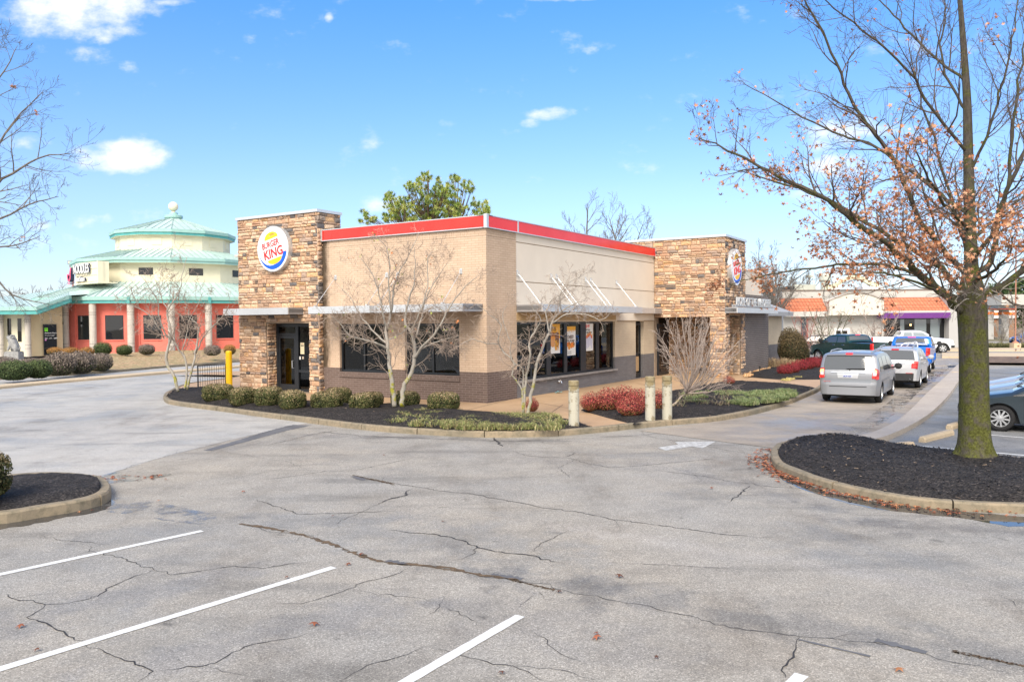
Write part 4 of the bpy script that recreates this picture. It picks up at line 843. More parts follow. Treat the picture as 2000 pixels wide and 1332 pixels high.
# ---------------- noodle restaurant: twelve-sided stacked rotunda ----------------
NC = Vector((-35.6, 83.5, .30)); NC = Vector((D(342, 600, 83.5).x, 83.5, .30))
nood = thing('noodle_restaurant', 'round tiered noodle restaurant with teal metal roofs, cream upper drums and coral red walls', 'restaurant', NC, 0)
A0 = math.atan2(-NC.y, -NC.x)+R_(-2)       # one corner of the polygon faces the camera
def ngon(Rr, z, n=12, off=0): return [Vector((Rr*math.cos(A0+2*math.pi*(i+off)/n), Rr*math.sin(A0+2*math.pi*(i+off)/n), z-NC.z)) for i in range(n)]
def ring(mb, Pa, Pb, mi=0): 
    n_ = len(Pa); mb.add(Pa+Pb, [(i, (i+1) % n_, n_+(i+1) % n_, n_+i) for i in range(n_)], mi)
def drum(name, Rr, z0, z1, mat):
    mb = MB(); ring(mb, ngon(Rr, z0), ngon(Rr, z1)); return mb.build(name, mat, nood)
def roof(Re, ze, Rt, zt, fh, wallR):
    mb = MB(); ring(mb, ngon(Re, ze+fh), ngon(Rt, zt)); o = mb.build('metal_roof', M_roofteal, nood)
    mb = MB(); a, b = ngon(Re, ze+fh), ngon(Rt, zt)
    for i in range(12):
        a0, a1, b0, b1 = a[i], a[(i+1) % 12], b[i], b[(i+1) % 12]; L = (a1-a0).length; k = int(L/.55); d = (a1-a0).normalized(); lb = (b1-b0).length
        mid = (b0+b1)/2; ma = (a0+a1)/2; up = (mid-ma)
        for j in range(1, k):
            s_ = (j/k-.5)*L; t = 1.0 if abs(s_) <= lb/2 else (L/2-abs(s_))/(L/2-lb/2); p = ma+d*s_; q = p+up*t+Vector((0, 0, .03)); p = p+Vector((0, 0, .03)); mb.tube([p, q], .028, 3, cap=False)
        mb.tube([a0+Vector((0, 0, .03)), b0+Vector((0, 0, .03))], .05, 4, cap=False)
    mb.build('roof_seams', M_seam, o)
    mb = MB(); ring(mb, ngon(Re+.02, ze+fh*.48), ngon(Re+.02, ze+fh+.02), 1); ring(mb, ngon(Re-.08, ze), ngon(Re-.08, ze+fh*.5), 0); ring(mb, ngon(Re-.08, ze+fh*.48), ngon(Re+.02, ze+fh*.48), 1); mb.build('fascia', [M_fteal, M_fteal2] if fh > .52 else [M_fteal2, M_fteal2], o)
    mb = MB(); ring(mb, ngon(wallR, ze), ngon(Re-.08, ze)); mb.build('soffit', M_ncream, o)
drum('red_brick_wall', 12.4, .2, 5.1, M_bred)
roof(13.5, 4.82, 8.84, 6.95, .58, 12.4)
drum('cream_drum', 8.84, 6.8, 8.9, M_ncream)
roof(9.75, 8.72, 5.57, 10.35, .50, 8.84)
drum('cream_drum', 5.57, 10.2, 11.9, M_ncream)
roof(6.15, 11.72, .75, 13.95, .55, 5.57)
mb = MB(); z = lambda h: h-NC.z
mb.lathe([(.78, z(13.75)), (.80, z(14.05)), (.92, z(14.08)), (.92, z(14.32)), (.80, z(14.38)), (.45, z(14.42)), (.42, z(14.65)), (0, z(14.65))], (0, 0, 0), 20); mb.build('collar', M_fteal2, nood)
mb = MB(); mb.lathe([(.22, z(14.6)), (.17, z(14.85))]+[(.50*math.sin(R_(a)), z(15.28)-.50*math.cos(R_(a))) for a in range(20, 181, 16)], (0, 0, 0), 20); mb.build('ball_finial', M_ncream, nood, smooth=True)
def facet(Rr, i):        # frame on facet i: a along the facet from its middle (rightwards seen from outside), z, d outward
    p = ngon(Rr, 0); a, b = p[i % 12], p[(i+1) % 12]; m_ = (a+b)/2; m_.z = 0; d = (b-a).normalized(); nn = Vector((m_.x, m_.y, 0)).normalized()
    return lambda x, z_, dd=0: m_+d*x+nn*dd+Vector((0, 0, z_-NC.z))
for i in (-4, -3, -2, -1, 0, 1, 2, 3):
    F = facet(8.84, i)
    wdn = .72 if i == -2 else .65
    mb = MB(); mb.fbox(F, -wdn, wdn, 7.62, 8.28, .01, .03); mb.fbox(F, -wdn+.05, wdn-.05, 7.67, 8.23, .03, .035, 1)
    if i == -3: mb.fbox(F, -.35, -.25, 7.62, 8.28, .035, .05, 2)
    mb.build('window', [M_black, M_glass, M_ncream], nood)
    F = facet(5.57, i); mb = MB(); mb.fbox(F, -.48, .48, 10.75, 11.5, .0, .05); mb.build('blind_panel', M_ncream, nood)
    F = facet(12.4, i)
    for a in (-1.65, 1.65):
        if i in (0, -1, -2, 1, -3):
            mb = MB(); mb.fbox(F, a-.78, a+.78, 1.55, 3.75, .01, .04); mb.fbox(F, a-.72, a+.72, 1.61, 3.69, .04, .045, 1); mb.fbox(F, a-.82, a+.82, 1.45, 1.55, .0, .08, 2); mb.build('window', [M_black, M_glass, M_bred], nood)
    for a in (-3.25, 0):
        F2 = facet(13.05, i); mb = MB(); c = F2(a, 0, 0)
        zs = [.2, .9, .92, 1.2, 1.22, 3.8, 3.82, 4.0, 4.02, 4.86]; mb.lathe([(.30 if k % 4 in (0, 1) else .30, zz-NC.z) for k, zz in enumerate(zs)], (c.x, c.y, 0), 14)
        for zz in (.91, 1.21, 3.81, 4.01): mb.lathe([(.303, zz-.012-NC.z), (.303, zz+.012-NC.z)], (c.x, c.y, 0), 14, mi=1)
        mb.build('column', [M_col, M_joint], nood, smooth=False)
    F3 = facet(13.5, i); mb = MB(); mb.fbox(F3, -.12, .12, 4.80, 5.38, -.02, .1); mb.build('downpipe', M_fteal, nood)
    mb = MB(); F = facet(12.4, i); mb.fbox(F, .45, .58, .3, 4.8, .0, .1); mb.build('downpipe', M_bred, nood)
mb = MB(); F = facet(13.05, -2); mb.fbox(F, -.35, .12, 2.95, 3.2, .30, .45, 0); mb.fbox(F, -.42, -.34, 2.97, 3.18, .30, .46, 1); mb.build('wall_lamp', [M_black, M_lampwarm], nood)
# left wing
def W(u, v, Y): return D(u, v, Y)-NC
def Wg(u, Y, z_): p = D(u, 630, Y); return Vector((p.x-NC.x, p.y-NC.y, z_-NC.z))
mb = MB(); mb.quad(Wg(-200, 68.5, .2), Wg(54, 68.5, .2), Wg(54, 68.5, 3.9), Wg(-200, 68.5, 3.9)); mb.build('cream_wall', M_ncream, nood)
mb = MB(); mb.quad(Wg(54, 68.6, .2), Wg(122, 71.0, .2), Wg(122, 71.0, 5.4), Wg(54, 68.6, 4.4)); mb.build('beige_wall', M_nbeige, nood)
for u0, u1 in ((14, 21), (34, 41)): mb = MB(); a, b = Wg(u0, 68.45, 1.5), Wg(u1, 68.45, 1.5); mb.hexa([a, b, b+Vector((0, .04, 0)), a+Vector((0, .04, 0))]+[q+Vector((0, 0, 2.0)) for q in (a, b, b+Vector((0, .04, 0)), a+Vector((0, .04, 0)))]); mb.build('window', M_glass, nood)
for u in (1, 54, -60): mb = MB(); c = Wg(u, 68.1, 0); mb.lathe([(.24, .2-NC.z), (.24, 3.9-NC.z)], (c.x, c.y, 0), 14); [mb.lathe([(.243, zz-.012-NC.z), (.243, zz+.012-NC.z)], (c.x, c.y, 0), 14, mi=1) for zz in (.91, 1.21, 3.2, 3.4)]; mb.build('column', [M_col, M_joint], nood)
da, db = Wg(84, 69.5, .25), Wg(110, 70.3, .25); dn = (db-da).normalized(); DF = lambda a, z_, d=0: da+dn*a+Vector((dn.y, -dn.x, 0))*d+Vector((0, 0, z_))
dw = (db-da).length; mb = MB(); mb.fbox(DF, 0, dw, 0, 2.75, 0, .06); nd = mb.build('glass_door', M_black, nood); mb = MB(); mb.fbox(DF, .06, dw-.06, .1, 2.65, .06, .07); mb.build('pane', M_glass, nd)
mb = MB(); mb.fbox(DF, .08, .35, 2.1, 2.42, .072, .078, 0, (.22, .75, .03)); mb.fbox(DF, .1, .3, 2.3, 2.34, .078, .08, 0, (.02, .05, .02)); mb.fbox(DF, .1, .22, 1.3, 1.42, .072, .078, 0, (.7, .25, .6))
text_mb(mb, DF, 'Business Hours', .10, 1.92, .155, .072, .078, bold=.02, col=(.8, .8, .8)); text_mb(mb, DF, 'Mon - Thur 11am - 9:30pm\nFri - Sat 11am - 10:00pm', .10, 1.76, .075, .072, .078, bold=.01, col=(.7, .7, .7)); text_mb(mb, DF, '901 - 271 - 2888', .10, 1.45, .15, .072, .078, bold=.02, col=(.8, .8, .8)); mb.build('door_lettering', M_flat, nd, recalc=False)
# wing roof (folded plane) and fascia
e0, e1, e2 = W(-220, 602, 66.8), W(72, 599.5, 66.8), W(136, 577, 69.2)
r0, r1, r2 = W(-220, 588, 84), W(30, 578, 84), W(140, 560.5, 80)
mb = MB(); mb.quad(e0, e1, r1, r0); mb.quad(e1, e2, r2, r1); mb.quad(e2, W(190, 574, 72.0), W(215, 553, 77), r2)
wr_ = mb.build('metal_roof', M_roofteal, nood)
mb = MB()
for (a, b, c, d_) in ((e0, e1, r1, r0), (e1, e2, r2, r1)):
    for j in range(1, 18): t = j/18; mb.tube([a.lerp(b, t)+Vector((0, 0, .03)), d_.lerp(c, t)+Vector((0, 0, .03))], .025, 3, cap=False)
mb.build('roof_seams', M_seam, wr_)
mb = MB(); V3 = Vector
for a, b in ((e0, e1), (e1, e2)):
    for z0_, z1_, dy, mi_ in ((-.62, -.28, 0.0, 0), (-.30, .02, -.08, 1)):
        mb.hexa([a+V3((0, dy, z0_)), b+V3((0, dy, z0_)), b+V3((0, .3, z0_)), a+V3((0, .3, z0_)), a+V3((0, dy, z1_)), b+V3((0, dy, z1_)), b+V3((0, .3, z1_)), a+V3((0, .3, z1_))], mi_)
mb.build('fascia', [M_fteal, M_fteal2], wr_)
# sign box on the drum
SA = D(147, 545, 75.0)-NC; SB = D(192, 545, 71.9)-NC; sdv = (SB-SA); sdv.z = 0; sl = sdv.length; sdv.normalize(); sn = Vector((sdv.y, -sdv.x, 0)); SA.z = 6.75-NC.z
SF = lambda a, z_, d=0: SA+sdv*a+sn*d+Vector((0, 0, z_))
mb = MB(); mb.fbox(SF, 0, sl+.15, 0, 1.95, -.9, -.02); mb.fbox(SF, 0, sl+.3, -.05, .05, -1.6, .15); mb.fbox(SF, sl, sl+.2, 0, 1.95, -.4, .10)
for zz in (.15, .72, 1.32): mb.fbox(SF, .1, sl+.1, zz, zz+.06, -.02, .03)
sb = mb.build('sign_box', M_ncream, nood)
n_ = simple('letter_side_navy', (.02, .03, .08), .5)
mb = MB()
for d0, d1, m_ in ((.10, .24, 1), (.24, .27, 0)):
    text_mb(mb, SF, 'NOODLES', .15, .98, 1.22, d0, d1, m_, bold=.012, sx=.60); text_mb(mb, SF, 'asian bistro', .55, .22, .68, d0, d1, m_, bold=.008, sx=.66)
mb.build('sign_lettering', [M_twhite, n_], sb)
mb = MB(); 
def bowl(d0, d1, mi_, s_):
    P = [(-.75, .95), (.05, 1.0), (.0, .55), (-.18, .28), (-.35, .22), (-.55, .35), (-.72, .65)]; I = [(-.6, .82), (-.12, .86), (-.18, .56), (-.32, .40), (-.45, .46), (-.58, .68)]
    for (x0, y0), (x1, y1) in zip(P, P[1:]+P[:1]): 
        cx, cy = -.35, .62; f = .62; mb.hexa([SF(x0, y0, d0), SF(x1, y1, d0), SF(cx+(x1-cx)*f, cy+(y1-cy)*f, d0), SF(cx+(x0-cx)*f, cy+(y0-cy)*f, d0), SF(x0, y0, d1), SF(x1, y1, d1), SF(cx+(x1-cx)*f, cy+(y1-cy)*f, d1), SF(cx+(x0-cx)*f, cy+(y0-cy)*f, d1)], mi_)
    mb.fbox(SF, -.55, -.12, .04, .14, d0, d1, mi_)
    for x0, x1 in ((-.22, .12), (-.05, .2)): mb.hexa([SF(x0, .95, d0), SF(x0+.1, .95, d0), SF(x0+.1, .95, d1), SF(x0, .95, d1), SF(x1-.1, 1.55, d0), SF(x1, 1.55, d0), SF(x1, 1.55, d1), SF(x1-.1, 1.55, d1)], mi_)
bowl(.1, .42, 1, 1); bowl(.42, .46, 0, 1)
mb.build('bowl_emblem', [simple('emblem_pink', (.80, .12, .22), .5), n_], sb)
mb = MB(); mb.fbox(SF, .15, .75, 7.62-6.75, 8.28-6.75, .02, .06); F = facet(8.84, -3)
# ---------------- taco restaurant across the road ----------------
TY = 80.0
def tz(u, v): return D(u, v, TY).z
TX = lambda u: D(u, 624, TY).x
tac = thing('taco_restaurant', 'white stucco restaurant with orange clay tile roof, arched white front and purple awning', 'restaurant', (TX(1700), TY, 0), 0)
TO = Vector((TX(1700), TY, 0))
TF = lambda u, z_, d=0: Vector((TX(u)-TO.x, -d, z_))
TH = 3.75
mb = MB(); mb.fbox(TF, 1530, 1872, 0, TH+.0, -12, 0)
bx = mb.build('white_wall', M_twall, tac)
ptop = 5.85; mb = MB(); mb.fbox(TF, 1535, 1872, 3.4, ptop, -11, -1.2, 0); mb.fbox(TF, 1534, 1873, ptop, ptop+.1, -11.1, -1.1, 1); mb.build('parapet', [M_twall, simple('parapet_cap_brown', (.22, .18, .15))], tac)
def tile(u0, u1):
    mb = MB(); zt_, zb_ = 5.0, 3.72; mb.add([TF(u0, zb_, .9), TF(u1, zb_, .9), TF(u1, zt_, -1.0), TF(u0+8 if u0 < 1560 else u0, zt_, -1.0)], [(0, 1, 2, 3)])
    for i in range(5):
        z_ = zb_+(zt_-zb_)*i/5; d = .9-1.9*i/5; mb.add([TF(u0, z_+.34, d-.33), TF(u1, z_+.34, d-.33), TF(u1, z_+.03, d+.05), TF(u0, z_+.03, d+.05), TF(u1, z_-.03, d+.04), TF(u0, z_-.03, d+.04)], [(0, 1, 2, 3), (3, 2, 4, 5)])
    if u0 < 1560: mb.poly([TF(u0, zb_, .9), TF(u0+8, zt_, -1.0), TF(u0, zb_, -6)])
    mb.build('tile_roof', M_tile, tac)
tile(1528, 1612); tile(1714, 1845)
mb = MB(); mb.fbox(TF, 1528, 1610, 3.2, 3.7, .0, 1.0); mb.build('white_cornice', M_twall, tac); mb = MB(); mb.fbox(TF, 1715, 1846, 3.50, 3.7, 0, 1.0); mb.build('white_cornice', M_twall, tac)
mb = MB(); P = [TF(1610, 3.3, 1.25), TF(1715, 3.3, 1.25), TF(1715, 4.75, 1.25)]+[TF(1715-105*i/12, 4.75+.75*math.sin(math.pi*i/12), 1.25) for i in range(1, 12)]+[TF(1610, 4.75, 1.25)]
mb.prism(P, (0, 2.4, 0), 0); ar_ = mb.build('arched_front', simple('arch_cream', (.60, .565, .50), .85, .03, .8), tac)
mb = MB(); Q = [TF(1716-107*i/12, 4.76+.76*math.sin(math.pi*i/12), 1.28) for i in range(13)]; mb.tube(Q, .05, 6); mb.build('arch_trim', simple('trim_taupe', (.33, .28, .24)), ar_)
for u in (1618, 1658, 1703): mb = MB(); mb.fbox(TF, u-1.8, u+1.8, 4.02, 4.2, 1.25, 1.3); mb.build('square_vent', M_brownbark, ar_)
mb = MB(); mb.fbox(TF, 1712, 1845, 2.95, 3.5, .02, 1.1); mb.build('purple_awning', M_purple, tac)
mb = MB(); mb.fbox(TF, 1845, 1884, 0, 5.3, -8, .8); mb.build('side_wall', M_tgrey, tac)
mb = MB(); mb.fbox(TF, 1727, 1844, .3, 2.92, .0, .06); gw = mb.build('shop_window', M_black, tac)
ed_ = [1728, 1745, 1757, 1766, 1785, 1809, 1816, 1835, 1843]
for i, (a, b) in enumerate(zip(ed_, ed_[1:])): mb = MB(); mb.fbox(TF, a+.5, b-.5, .4, 2.85, .06, .07); mb.build('pane', M_cglass2 if i in (2, 4, 6) else M_glass, gw)
mb = MB(); mb.fbox(TF, 1776, 1779, 2.2, 2.35, .08, .12); mb.build('window_lamp', M_lampwarm, gw)
mb = MB(); mb.fbox(TF, 1629, 1658, .95, 2.0, .0, .15); sw = mb.build('service_window', M_twhite, tac)
for a, b in ((1632, 1641), (1644, 1654)): mb = MB(); mb.fbox(TF, a, b, 1.1, 1.75, .15, .16); mb.build('pane', M_glass, sw)
mb = MB(); mb.fbox(TF, 1564, 1573, .3, 3.0, .0, .3); mb.fbox(TF, 1573, 1576, .3, 3.0, .0, .35, 1); mb.build('menu_panel', [M_pslate, simple('dull_red', (.35, .06, .05))], tac)
for k, (u0, u1, z0_, z1_, d0, dm) in enumerate(((1583, 1600, 5.9, 6.55, -7, 1), (1600, 1645, 5.9, 6.75, -7, 0), (1655, 1680, 5.9, 6.5, -5, 2), (1745, 1790, 5.9, 6.5, -7, 2))):
    mb = MB(); mb.fbox(TF, u0, u1, z0_, z1_, d0-2, d0); nn_ = mb.build('rooftop_unit', [M_hvac, M_plast, M_twhite][dm], tac)
mb = MB(); c = TF(1649, 0, -5); mb.lathe([(.02, 7.9), (.5, 7.85), (.62, 7.6), (.62, 7.1), (.45, 6.9), (.4, 5.8)], (c.x, c.y, 0), 16); mb.build('exhaust_fan', M_hvac, tac)
mb = MB(); P = [TF(1612, 5.95, .6), TF(1625, 6.05, .6), TF(1637, 6.4, .6), TF(1648, 6.75, .6), TF(1662, 6.9, .6), TF(1678, 6.8, .6), TF(1690, 6.45, .6), TF(1702, 6.2, .6), TF(1712, 6.15, .6)]; Q = catmull(P, 4)
mb.grid([[p+Vector((0, dy, dz)) for dy, dz in ((0, 0), (.5, 0), (.5, .42), (0, .42), (0, 0))] for p in Q]); mb.build('arch_trim', simple('lime_cream', (.66, .66, .48)), tac)
# ---------------- petrol station on the far right ----------------
gs = thing('petrol_station', 'petrol station with white canopy, orange bands and brick kiosk beyond the road', 'petrol station', (D(1980, 624, 112).x, 112, 0), 0); GO = Vector(gs.location)
GF = lambda u, v, d=0: D(u, v, 112+d)-GO
def gbox(mb, u0, u1, v0, v1, d0, d1, mi=0):   # v0 top, v1 bottom
    a, b = D(u0, v1, 112)-GO, D(u1, v0, 112)-GO; mb.box(a.x, b.x, d0, d1, a.z, b.z, mi)
mb = MB(); gbox(mb, 1922, 1993, 577, 597, -4, 6); mb.build('canopy', M_twall, gs)
mb = MB(); gbox(mb, 1925, 1990, 597, 603, -3, 5); mb.build('canopy_soffit', M_silver2, gs)
mb = MB(); gbox(mb, 1924, 2060, 603, 668, 9, 14); mb.build('kiosk_wall', M_brust, gs)
mb = MB(); gbox(mb, 1924, 2060, 605, 622, 8.6, 8.95, 0); gbox(mb, 1924, 2060, 609, 615, 8.5, 8.6, 1); gbox(mb, 1924, 2060, 601, 603, 8.4, 8.7, 2); mb.build('kiosk_band', [M_twhite, M_orange, M_pred], gs)
for u0, u1 in ((1922, 1933), (1950, 1962)):
    mb = MB(); gbox(mb, u0, u1, 605, 670, -1, 0, 0); gbox(mb, u0-.5, u1+.5, 609.5, 614.5, -1.1, .1, 1); mb.build('pump_column', [M_tgrey, M_orange], gs)
mb = MB(); gbox(mb, 1930, 1943, 622, 634, 8.3, 8.6); gbox(mb, 1965, 1985, 628, 660, 8.3, 8.6, 1); mb.build('kiosk_window', [M_cglass2, M_glass], gs)
# ---------------- vehicles ----------------
def smooth(x): x = max(0, min(1, x)); return x*x*(3-2*x)
class Car:
    def __init__(s, S):
        s.S = S; s.W = S['w']/2; pr_ = S['prof']; P = resample([Vector((x, 0, z)) for x, z in pr_], 260)
        Q = [p.copy() for p in P]
        for _ in range(S.get('sm', 5)):
            Q = [Q[0]]+[(Q[i-1]+Q[i]*2+Q[i+1])/4 for i in range(1, len(Q)-1)]+[Q[-1]]
        for i in range(1, len(Q)): Q[i].x = max(Q[i].x, Q[i-1].x+.0008)
        s.P = Q; s.x0, s.x1 = Q[0].x, Q[-1].x; s.belt = S['belt']; s.roofz = max(p.z for p in Q); s.sill = S.get('sill', .25)
    def w(s, x, z):
        L = s.x1-s.x0; r_ = s.S.get('rr', .45); rf = s.S.get('rf', .7)
        t = max(0, (s.x0+r_-x)/r_); u = max(0, (x-(s.x1-rf))/rf); pf = 1-.13*t*t-.22*u*u
        lo = max(0, (s.belt-z)/(s.belt-s.sill)); up = max(0, (z-s.belt)/(s.roofz-s.belt))
        return s.W*pf*(1-.045*lo**2-s.S.get('tumble', .20)*up**1.25+.0)
    def zb(s, x):
        z = s.sill
        for xw in s.S['wx']:
            d = abs(x-xw); ra = s.S['r']+.065
            if d < ra: z = max(z, s.S['r']+math.sqrt(ra*ra-d*d)*.98)
        e = min(x-s.x0, s.x1-x); z = max(z, s.sill+.02*(1-smooth(e/.4)))
        return z
    def rib(s, i, v, off=0.0):
        i = max(0, min(len(s.P)-1.001, i)); k = int(i); p = s.P[k].lerp(s.P[k+1], i-k); a, b = s.P[max(0, k-2)], s.P[min(len(s.P)-1, k+3)]; t = (b-a).normalized(); nn = Vector((-t.z, 0, t.x))
        r_ = s.S.get('edge', .05); cr_ = r_*max(0, (abs(v)-.80)/.20)**2+.035*v*v
        q = p-nn*cr_; return Vector((q.x, v*s.w(q.x, q.z), q.z))+nn*off
    def side(s, x, z, sg, off=0.0): return Vector((x, sg*(s.w(x, z)+off), z))
    def idx(s, x=None, z=None, rear=True):
        if x is not None:
            for i, p in enumerate(s.P):
                if p.x >= x: return i
            return len(s.P)-1
        rg = range(len(s.P)) if rear else range(len(s.P)-1, -1, -1)
        for i in rg:
            if s.P[i].z >= z: return i
    def ribpatch(s, mb, i0, i1, v0, v1, off=.006, n=6, m=8, mi=0, v0b=None, v1b=None):
        v0b = v0 if v0b is None else v0b; v1b = v1 if v1b is None else v1b
        mb.grid([[s.rib(i0+(i1-i0)*i/n, (v0+(v0b-v0)*i/n)*(1-j/m)+(v1+(v1b-v1)*i/n)*j/m, off) for j in range(m+1)] for i in range(n+1)], mi)
    def sidepatch(s, mb, quad, sg, off=.006, n=6, mi=0):
        (a, b, c, d) = [Vector((q[0], q[1], 0)) for q in quad]; R = []
        for i in range(n+1):
            row = []
            for j in range(n+1): q = a.lerp(b, j/n).lerp(d.lerp(c, j/n), i/n); row.append(s.side(q.x, q.y, sg, off))
            R.append(row)
        mb.grid(R, mi)
    def build(s, name, label, loc, heading, mat, group=None, cat='car'):
        S = s.S; o = thing(name, label, cat, loc, math.atan2(heading[1], heading[0]), group); s.o = o
        mb = MB(); V = [-1, -.97, -.93, -.87, -.8, -.6, -.3, 0, .3, .6, .8, .87, .93, .97, 1]; N = len(s.P); bed = S.get('bed')
        idxs = list(range(0, N, 2))+([N-1] if (N-1) % 2 else [])
        for a, b in zip(idxs, idxs[1:]):
            xm = (s.P[a].x+s.P[b].x)/2; inb = bed and bed[0] < xm < bed[1]
            for va, vb in zip(V, V[1:]):
                if inb and abs((va+vb)/2) < .86: continue
                mb.quad(s.rib(a, va), s.rib(b, va), s.rib(b, vb), s.rib(a, vb))
        K = 9
        for sg in (-1, 1):
            col = []
            for a in idxs:
                e = s.rib(a, sg); zb_ = min(s.zb(e.x), e.z-.01); r_ = []
                for k in range(K+1):
                    t = k/K; z = zb_+(e.z-zb_)*t; q = s.side(e.x, z, sg); 
                    if k == K: q = e
                    r_.append(q)
                col.append(r_)
            mb.grid(col)
        body = mb.build('body', mat, o, smooth=True); s.body = body
        m = body.data
        for p in m.polygons: p.use_smooth = True
        sa = MB(); sa.box(s.x0+.5, s.x1-.4, -s.W*.80, s.W*.80, .20, s.belt*.72); sa.build('underbody', M_plast, o)
        if bed:
            h = S['bedz']; b0, b1 = bed; wi = s.W*.84; z1 = h-.03; z0 = h-.5; mb = MB(); c = [Vector((b0, -wi, z0)), Vector((b1, -wi, z0)), Vector((b1, wi, z0)), Vector((b0, wi, z0))]; t = [q+Vector((0, 0, z1-z0)) for q in c]
            mb.add(c+t, [(0, 1, 2, 3), (0, 1, 5, 4), (1, 2, 6, 5), (2, 3, 7, 6), (3, 0, 4, 7)]); mb.build('cargo_bed', S.get('bedmat', M_plast), o)
        s.wheels(); return o
    def wheels(s):
        r_ = s.S['r']; tw = .21; me = None; ns = s.S.get('spokes', 5)
        t = MB(); pr_ = [(r_*.66, -tw/2), (r_*.90, -tw/2), (r_*.985, -tw/2+.03), (r_, 0), (r_*.985, tw/2-.03), (r_*.90, tw/2), (r_*.66, tw/2), (r_*.6, tw/2-.05)]; t.lathe(pr_, (0, 0, 0), 28, 'y')
        tm = t.mesh('tyre', M_tyre, True, True)
        g = MB(); R2 = r_*.67; g.lathe([(R2, tw/2-.005), (R2*.93, tw/2-.004), (R2*.90, tw/2-.03), (R2*.88, tw/2-.10)], (0, 0, 0), 28, 'y'); g.lathe([(R2*.9, tw/2-.10), (0.001, tw/2-.10)], (0, 0, 0), 16, 'y', mi=1)
        for k in range(ns):
            a = 2*math.pi*k/ns; c, s_ = math.cos(a), math.sin(a); wd0 = R2*(.16 if ns < 7 else .10); wd1 = R2*(.22 if ns < 7 else .11)
            f = lambda rr, ww, y: Vector((rr*c-ww*s_, y, rr*s_+ww*c))
            g.hexa([f(R2*.1, -wd0, tw/2-.05), f(R2*.94, -wd1, tw/2-.06), f(R2*.94, wd1, tw/2-.06), f(R2*.1, wd0, tw/2-.05), f(R2*.1, -wd0, tw/2-.01), f(R2*.94, -wd1*.8, tw/2-.02), f(R2*.94, wd1*.8, tw/2-.02), f(R2*.1, wd0, tw/2-.01)])
        g.lathe([(R2*.22, tw/2-.03), (R2*.2, tw/2), (.001, tw/2+.004)], (0, 0, 0), 14, 'y')
        gm = g.mesh('rim', [s.S.get('rimmat', M_rim), M_plast], False, True)
        for xw in s.S['wx']:
            for sg in (-1, 1):
                w_ = bpy.data.objects.new('wheel', tm); COL.objects.link(w_); w_.parent = s.o; w_.location = (xw, sg*(s.W-tw/2-.025), r_); w_.rotation_euler = (0, .3*xw, 0 if sg > 0 else math.pi)
                rm = bpy.data.objects.new('rim', gm); COL.objects.link(rm); rm.parent = w_
    def part(s, mb, name, mat, label=None, parent=None, recalc=True):
        o = mb.build(name, mat, parent or s.o, recalc=recalc)
        if label: o['label'] = label
        return o
    def windows(s, sides, ws, rw, rwv=(.74, .86), glass=None):
        glass = glass or M_cglass
        for nm, (i0, i1), vv in (('windshield', ws, (.88, .80)), ('rear_window', rw, rwv)):
            if i0 is None: continue
            mb = MB(); s.ribpatch(mb, i0, i1, -vv[0], vv[0], .007, 8, 12, 0, -vv[1], vv[1]); s.part(mb, nm, glass)
        for q in sides:
            for sg in (-1, 1): mb = MB(); s.sidepatch(mb, q, sg, .006); s.part(mb, 'side_window', glass)
    def mirrors(s, x, z, mat=None, big=0):
        for sg in (-1, 1):
            mb = MB(); b = s.side(x, z, sg, 0); c = b+Vector((0, sg*(.17+big), .06)); h = .10+big*.6
            mb.lathe([(.02, -.05), (.8, -.035), (1, 0.02), (.85, .08), (.3, .12)], (0, 0, 0), 12, 'x')
            mb.v = [tuple(Vector((v[0], v[1]*.13, v[2]*h))+c) for v in mb.v]; mb.tube([b, c], .03, 6); s.part(mb, 'door_mirror', mat or M_plast)
    def seams(s, xs, z0, z1):
        for x in xs:
            for sg in (-1, 1): mb = MB(); s.sidepatch(mb, [(x-.006, z0), (x+.006, z0), (x+.006, z1), (x-.006, z1)], sg, .003, 6); s.part(mb, 'door_seam', M_plast)
    def handles(s, xs, z, mat):
        for x in xs:
            for sg in (-1, 1):
                mb = MB(); a, b = s.side(x-.09, z, sg, .03), s.side(x+.09, z, sg, .03); mb.tube([s.side(x-.1, z, sg, 0), a, b, s.side(x+.1, z, sg, 0)], .014, 6); s.part(mb, 'door_handle', mat)
def taillights(C, pieces):
    """pieces: list of (kind, z0, z1, v0 (rear, fraction), xwrap, mat)"""
    for sg in (-1, 1):
        base = None
        for (z0, z1, v0, xw, mat, off) in pieces:
            mb = MB(); i0, i1 = C.idx(z=z0), C.idx(z=z1)
            C.ribpatch(mb, i0, i1, sg*v0, sg*1.0, off, 5, 5)
            xa0, xa1 = C.P[i0].x, C.P[i1].x
            if xw: C.sidepatch(mb, [(xa0+.0, z0-.02), (xa0+xw, z0-.02), (xa1+xw, z1-.03), (xa1+.0, z1-.03)], sg, off, 5)
            base = C.part(mb, 'tail_light' if base is None else 'lens', mat, parent=None if base is None else base)
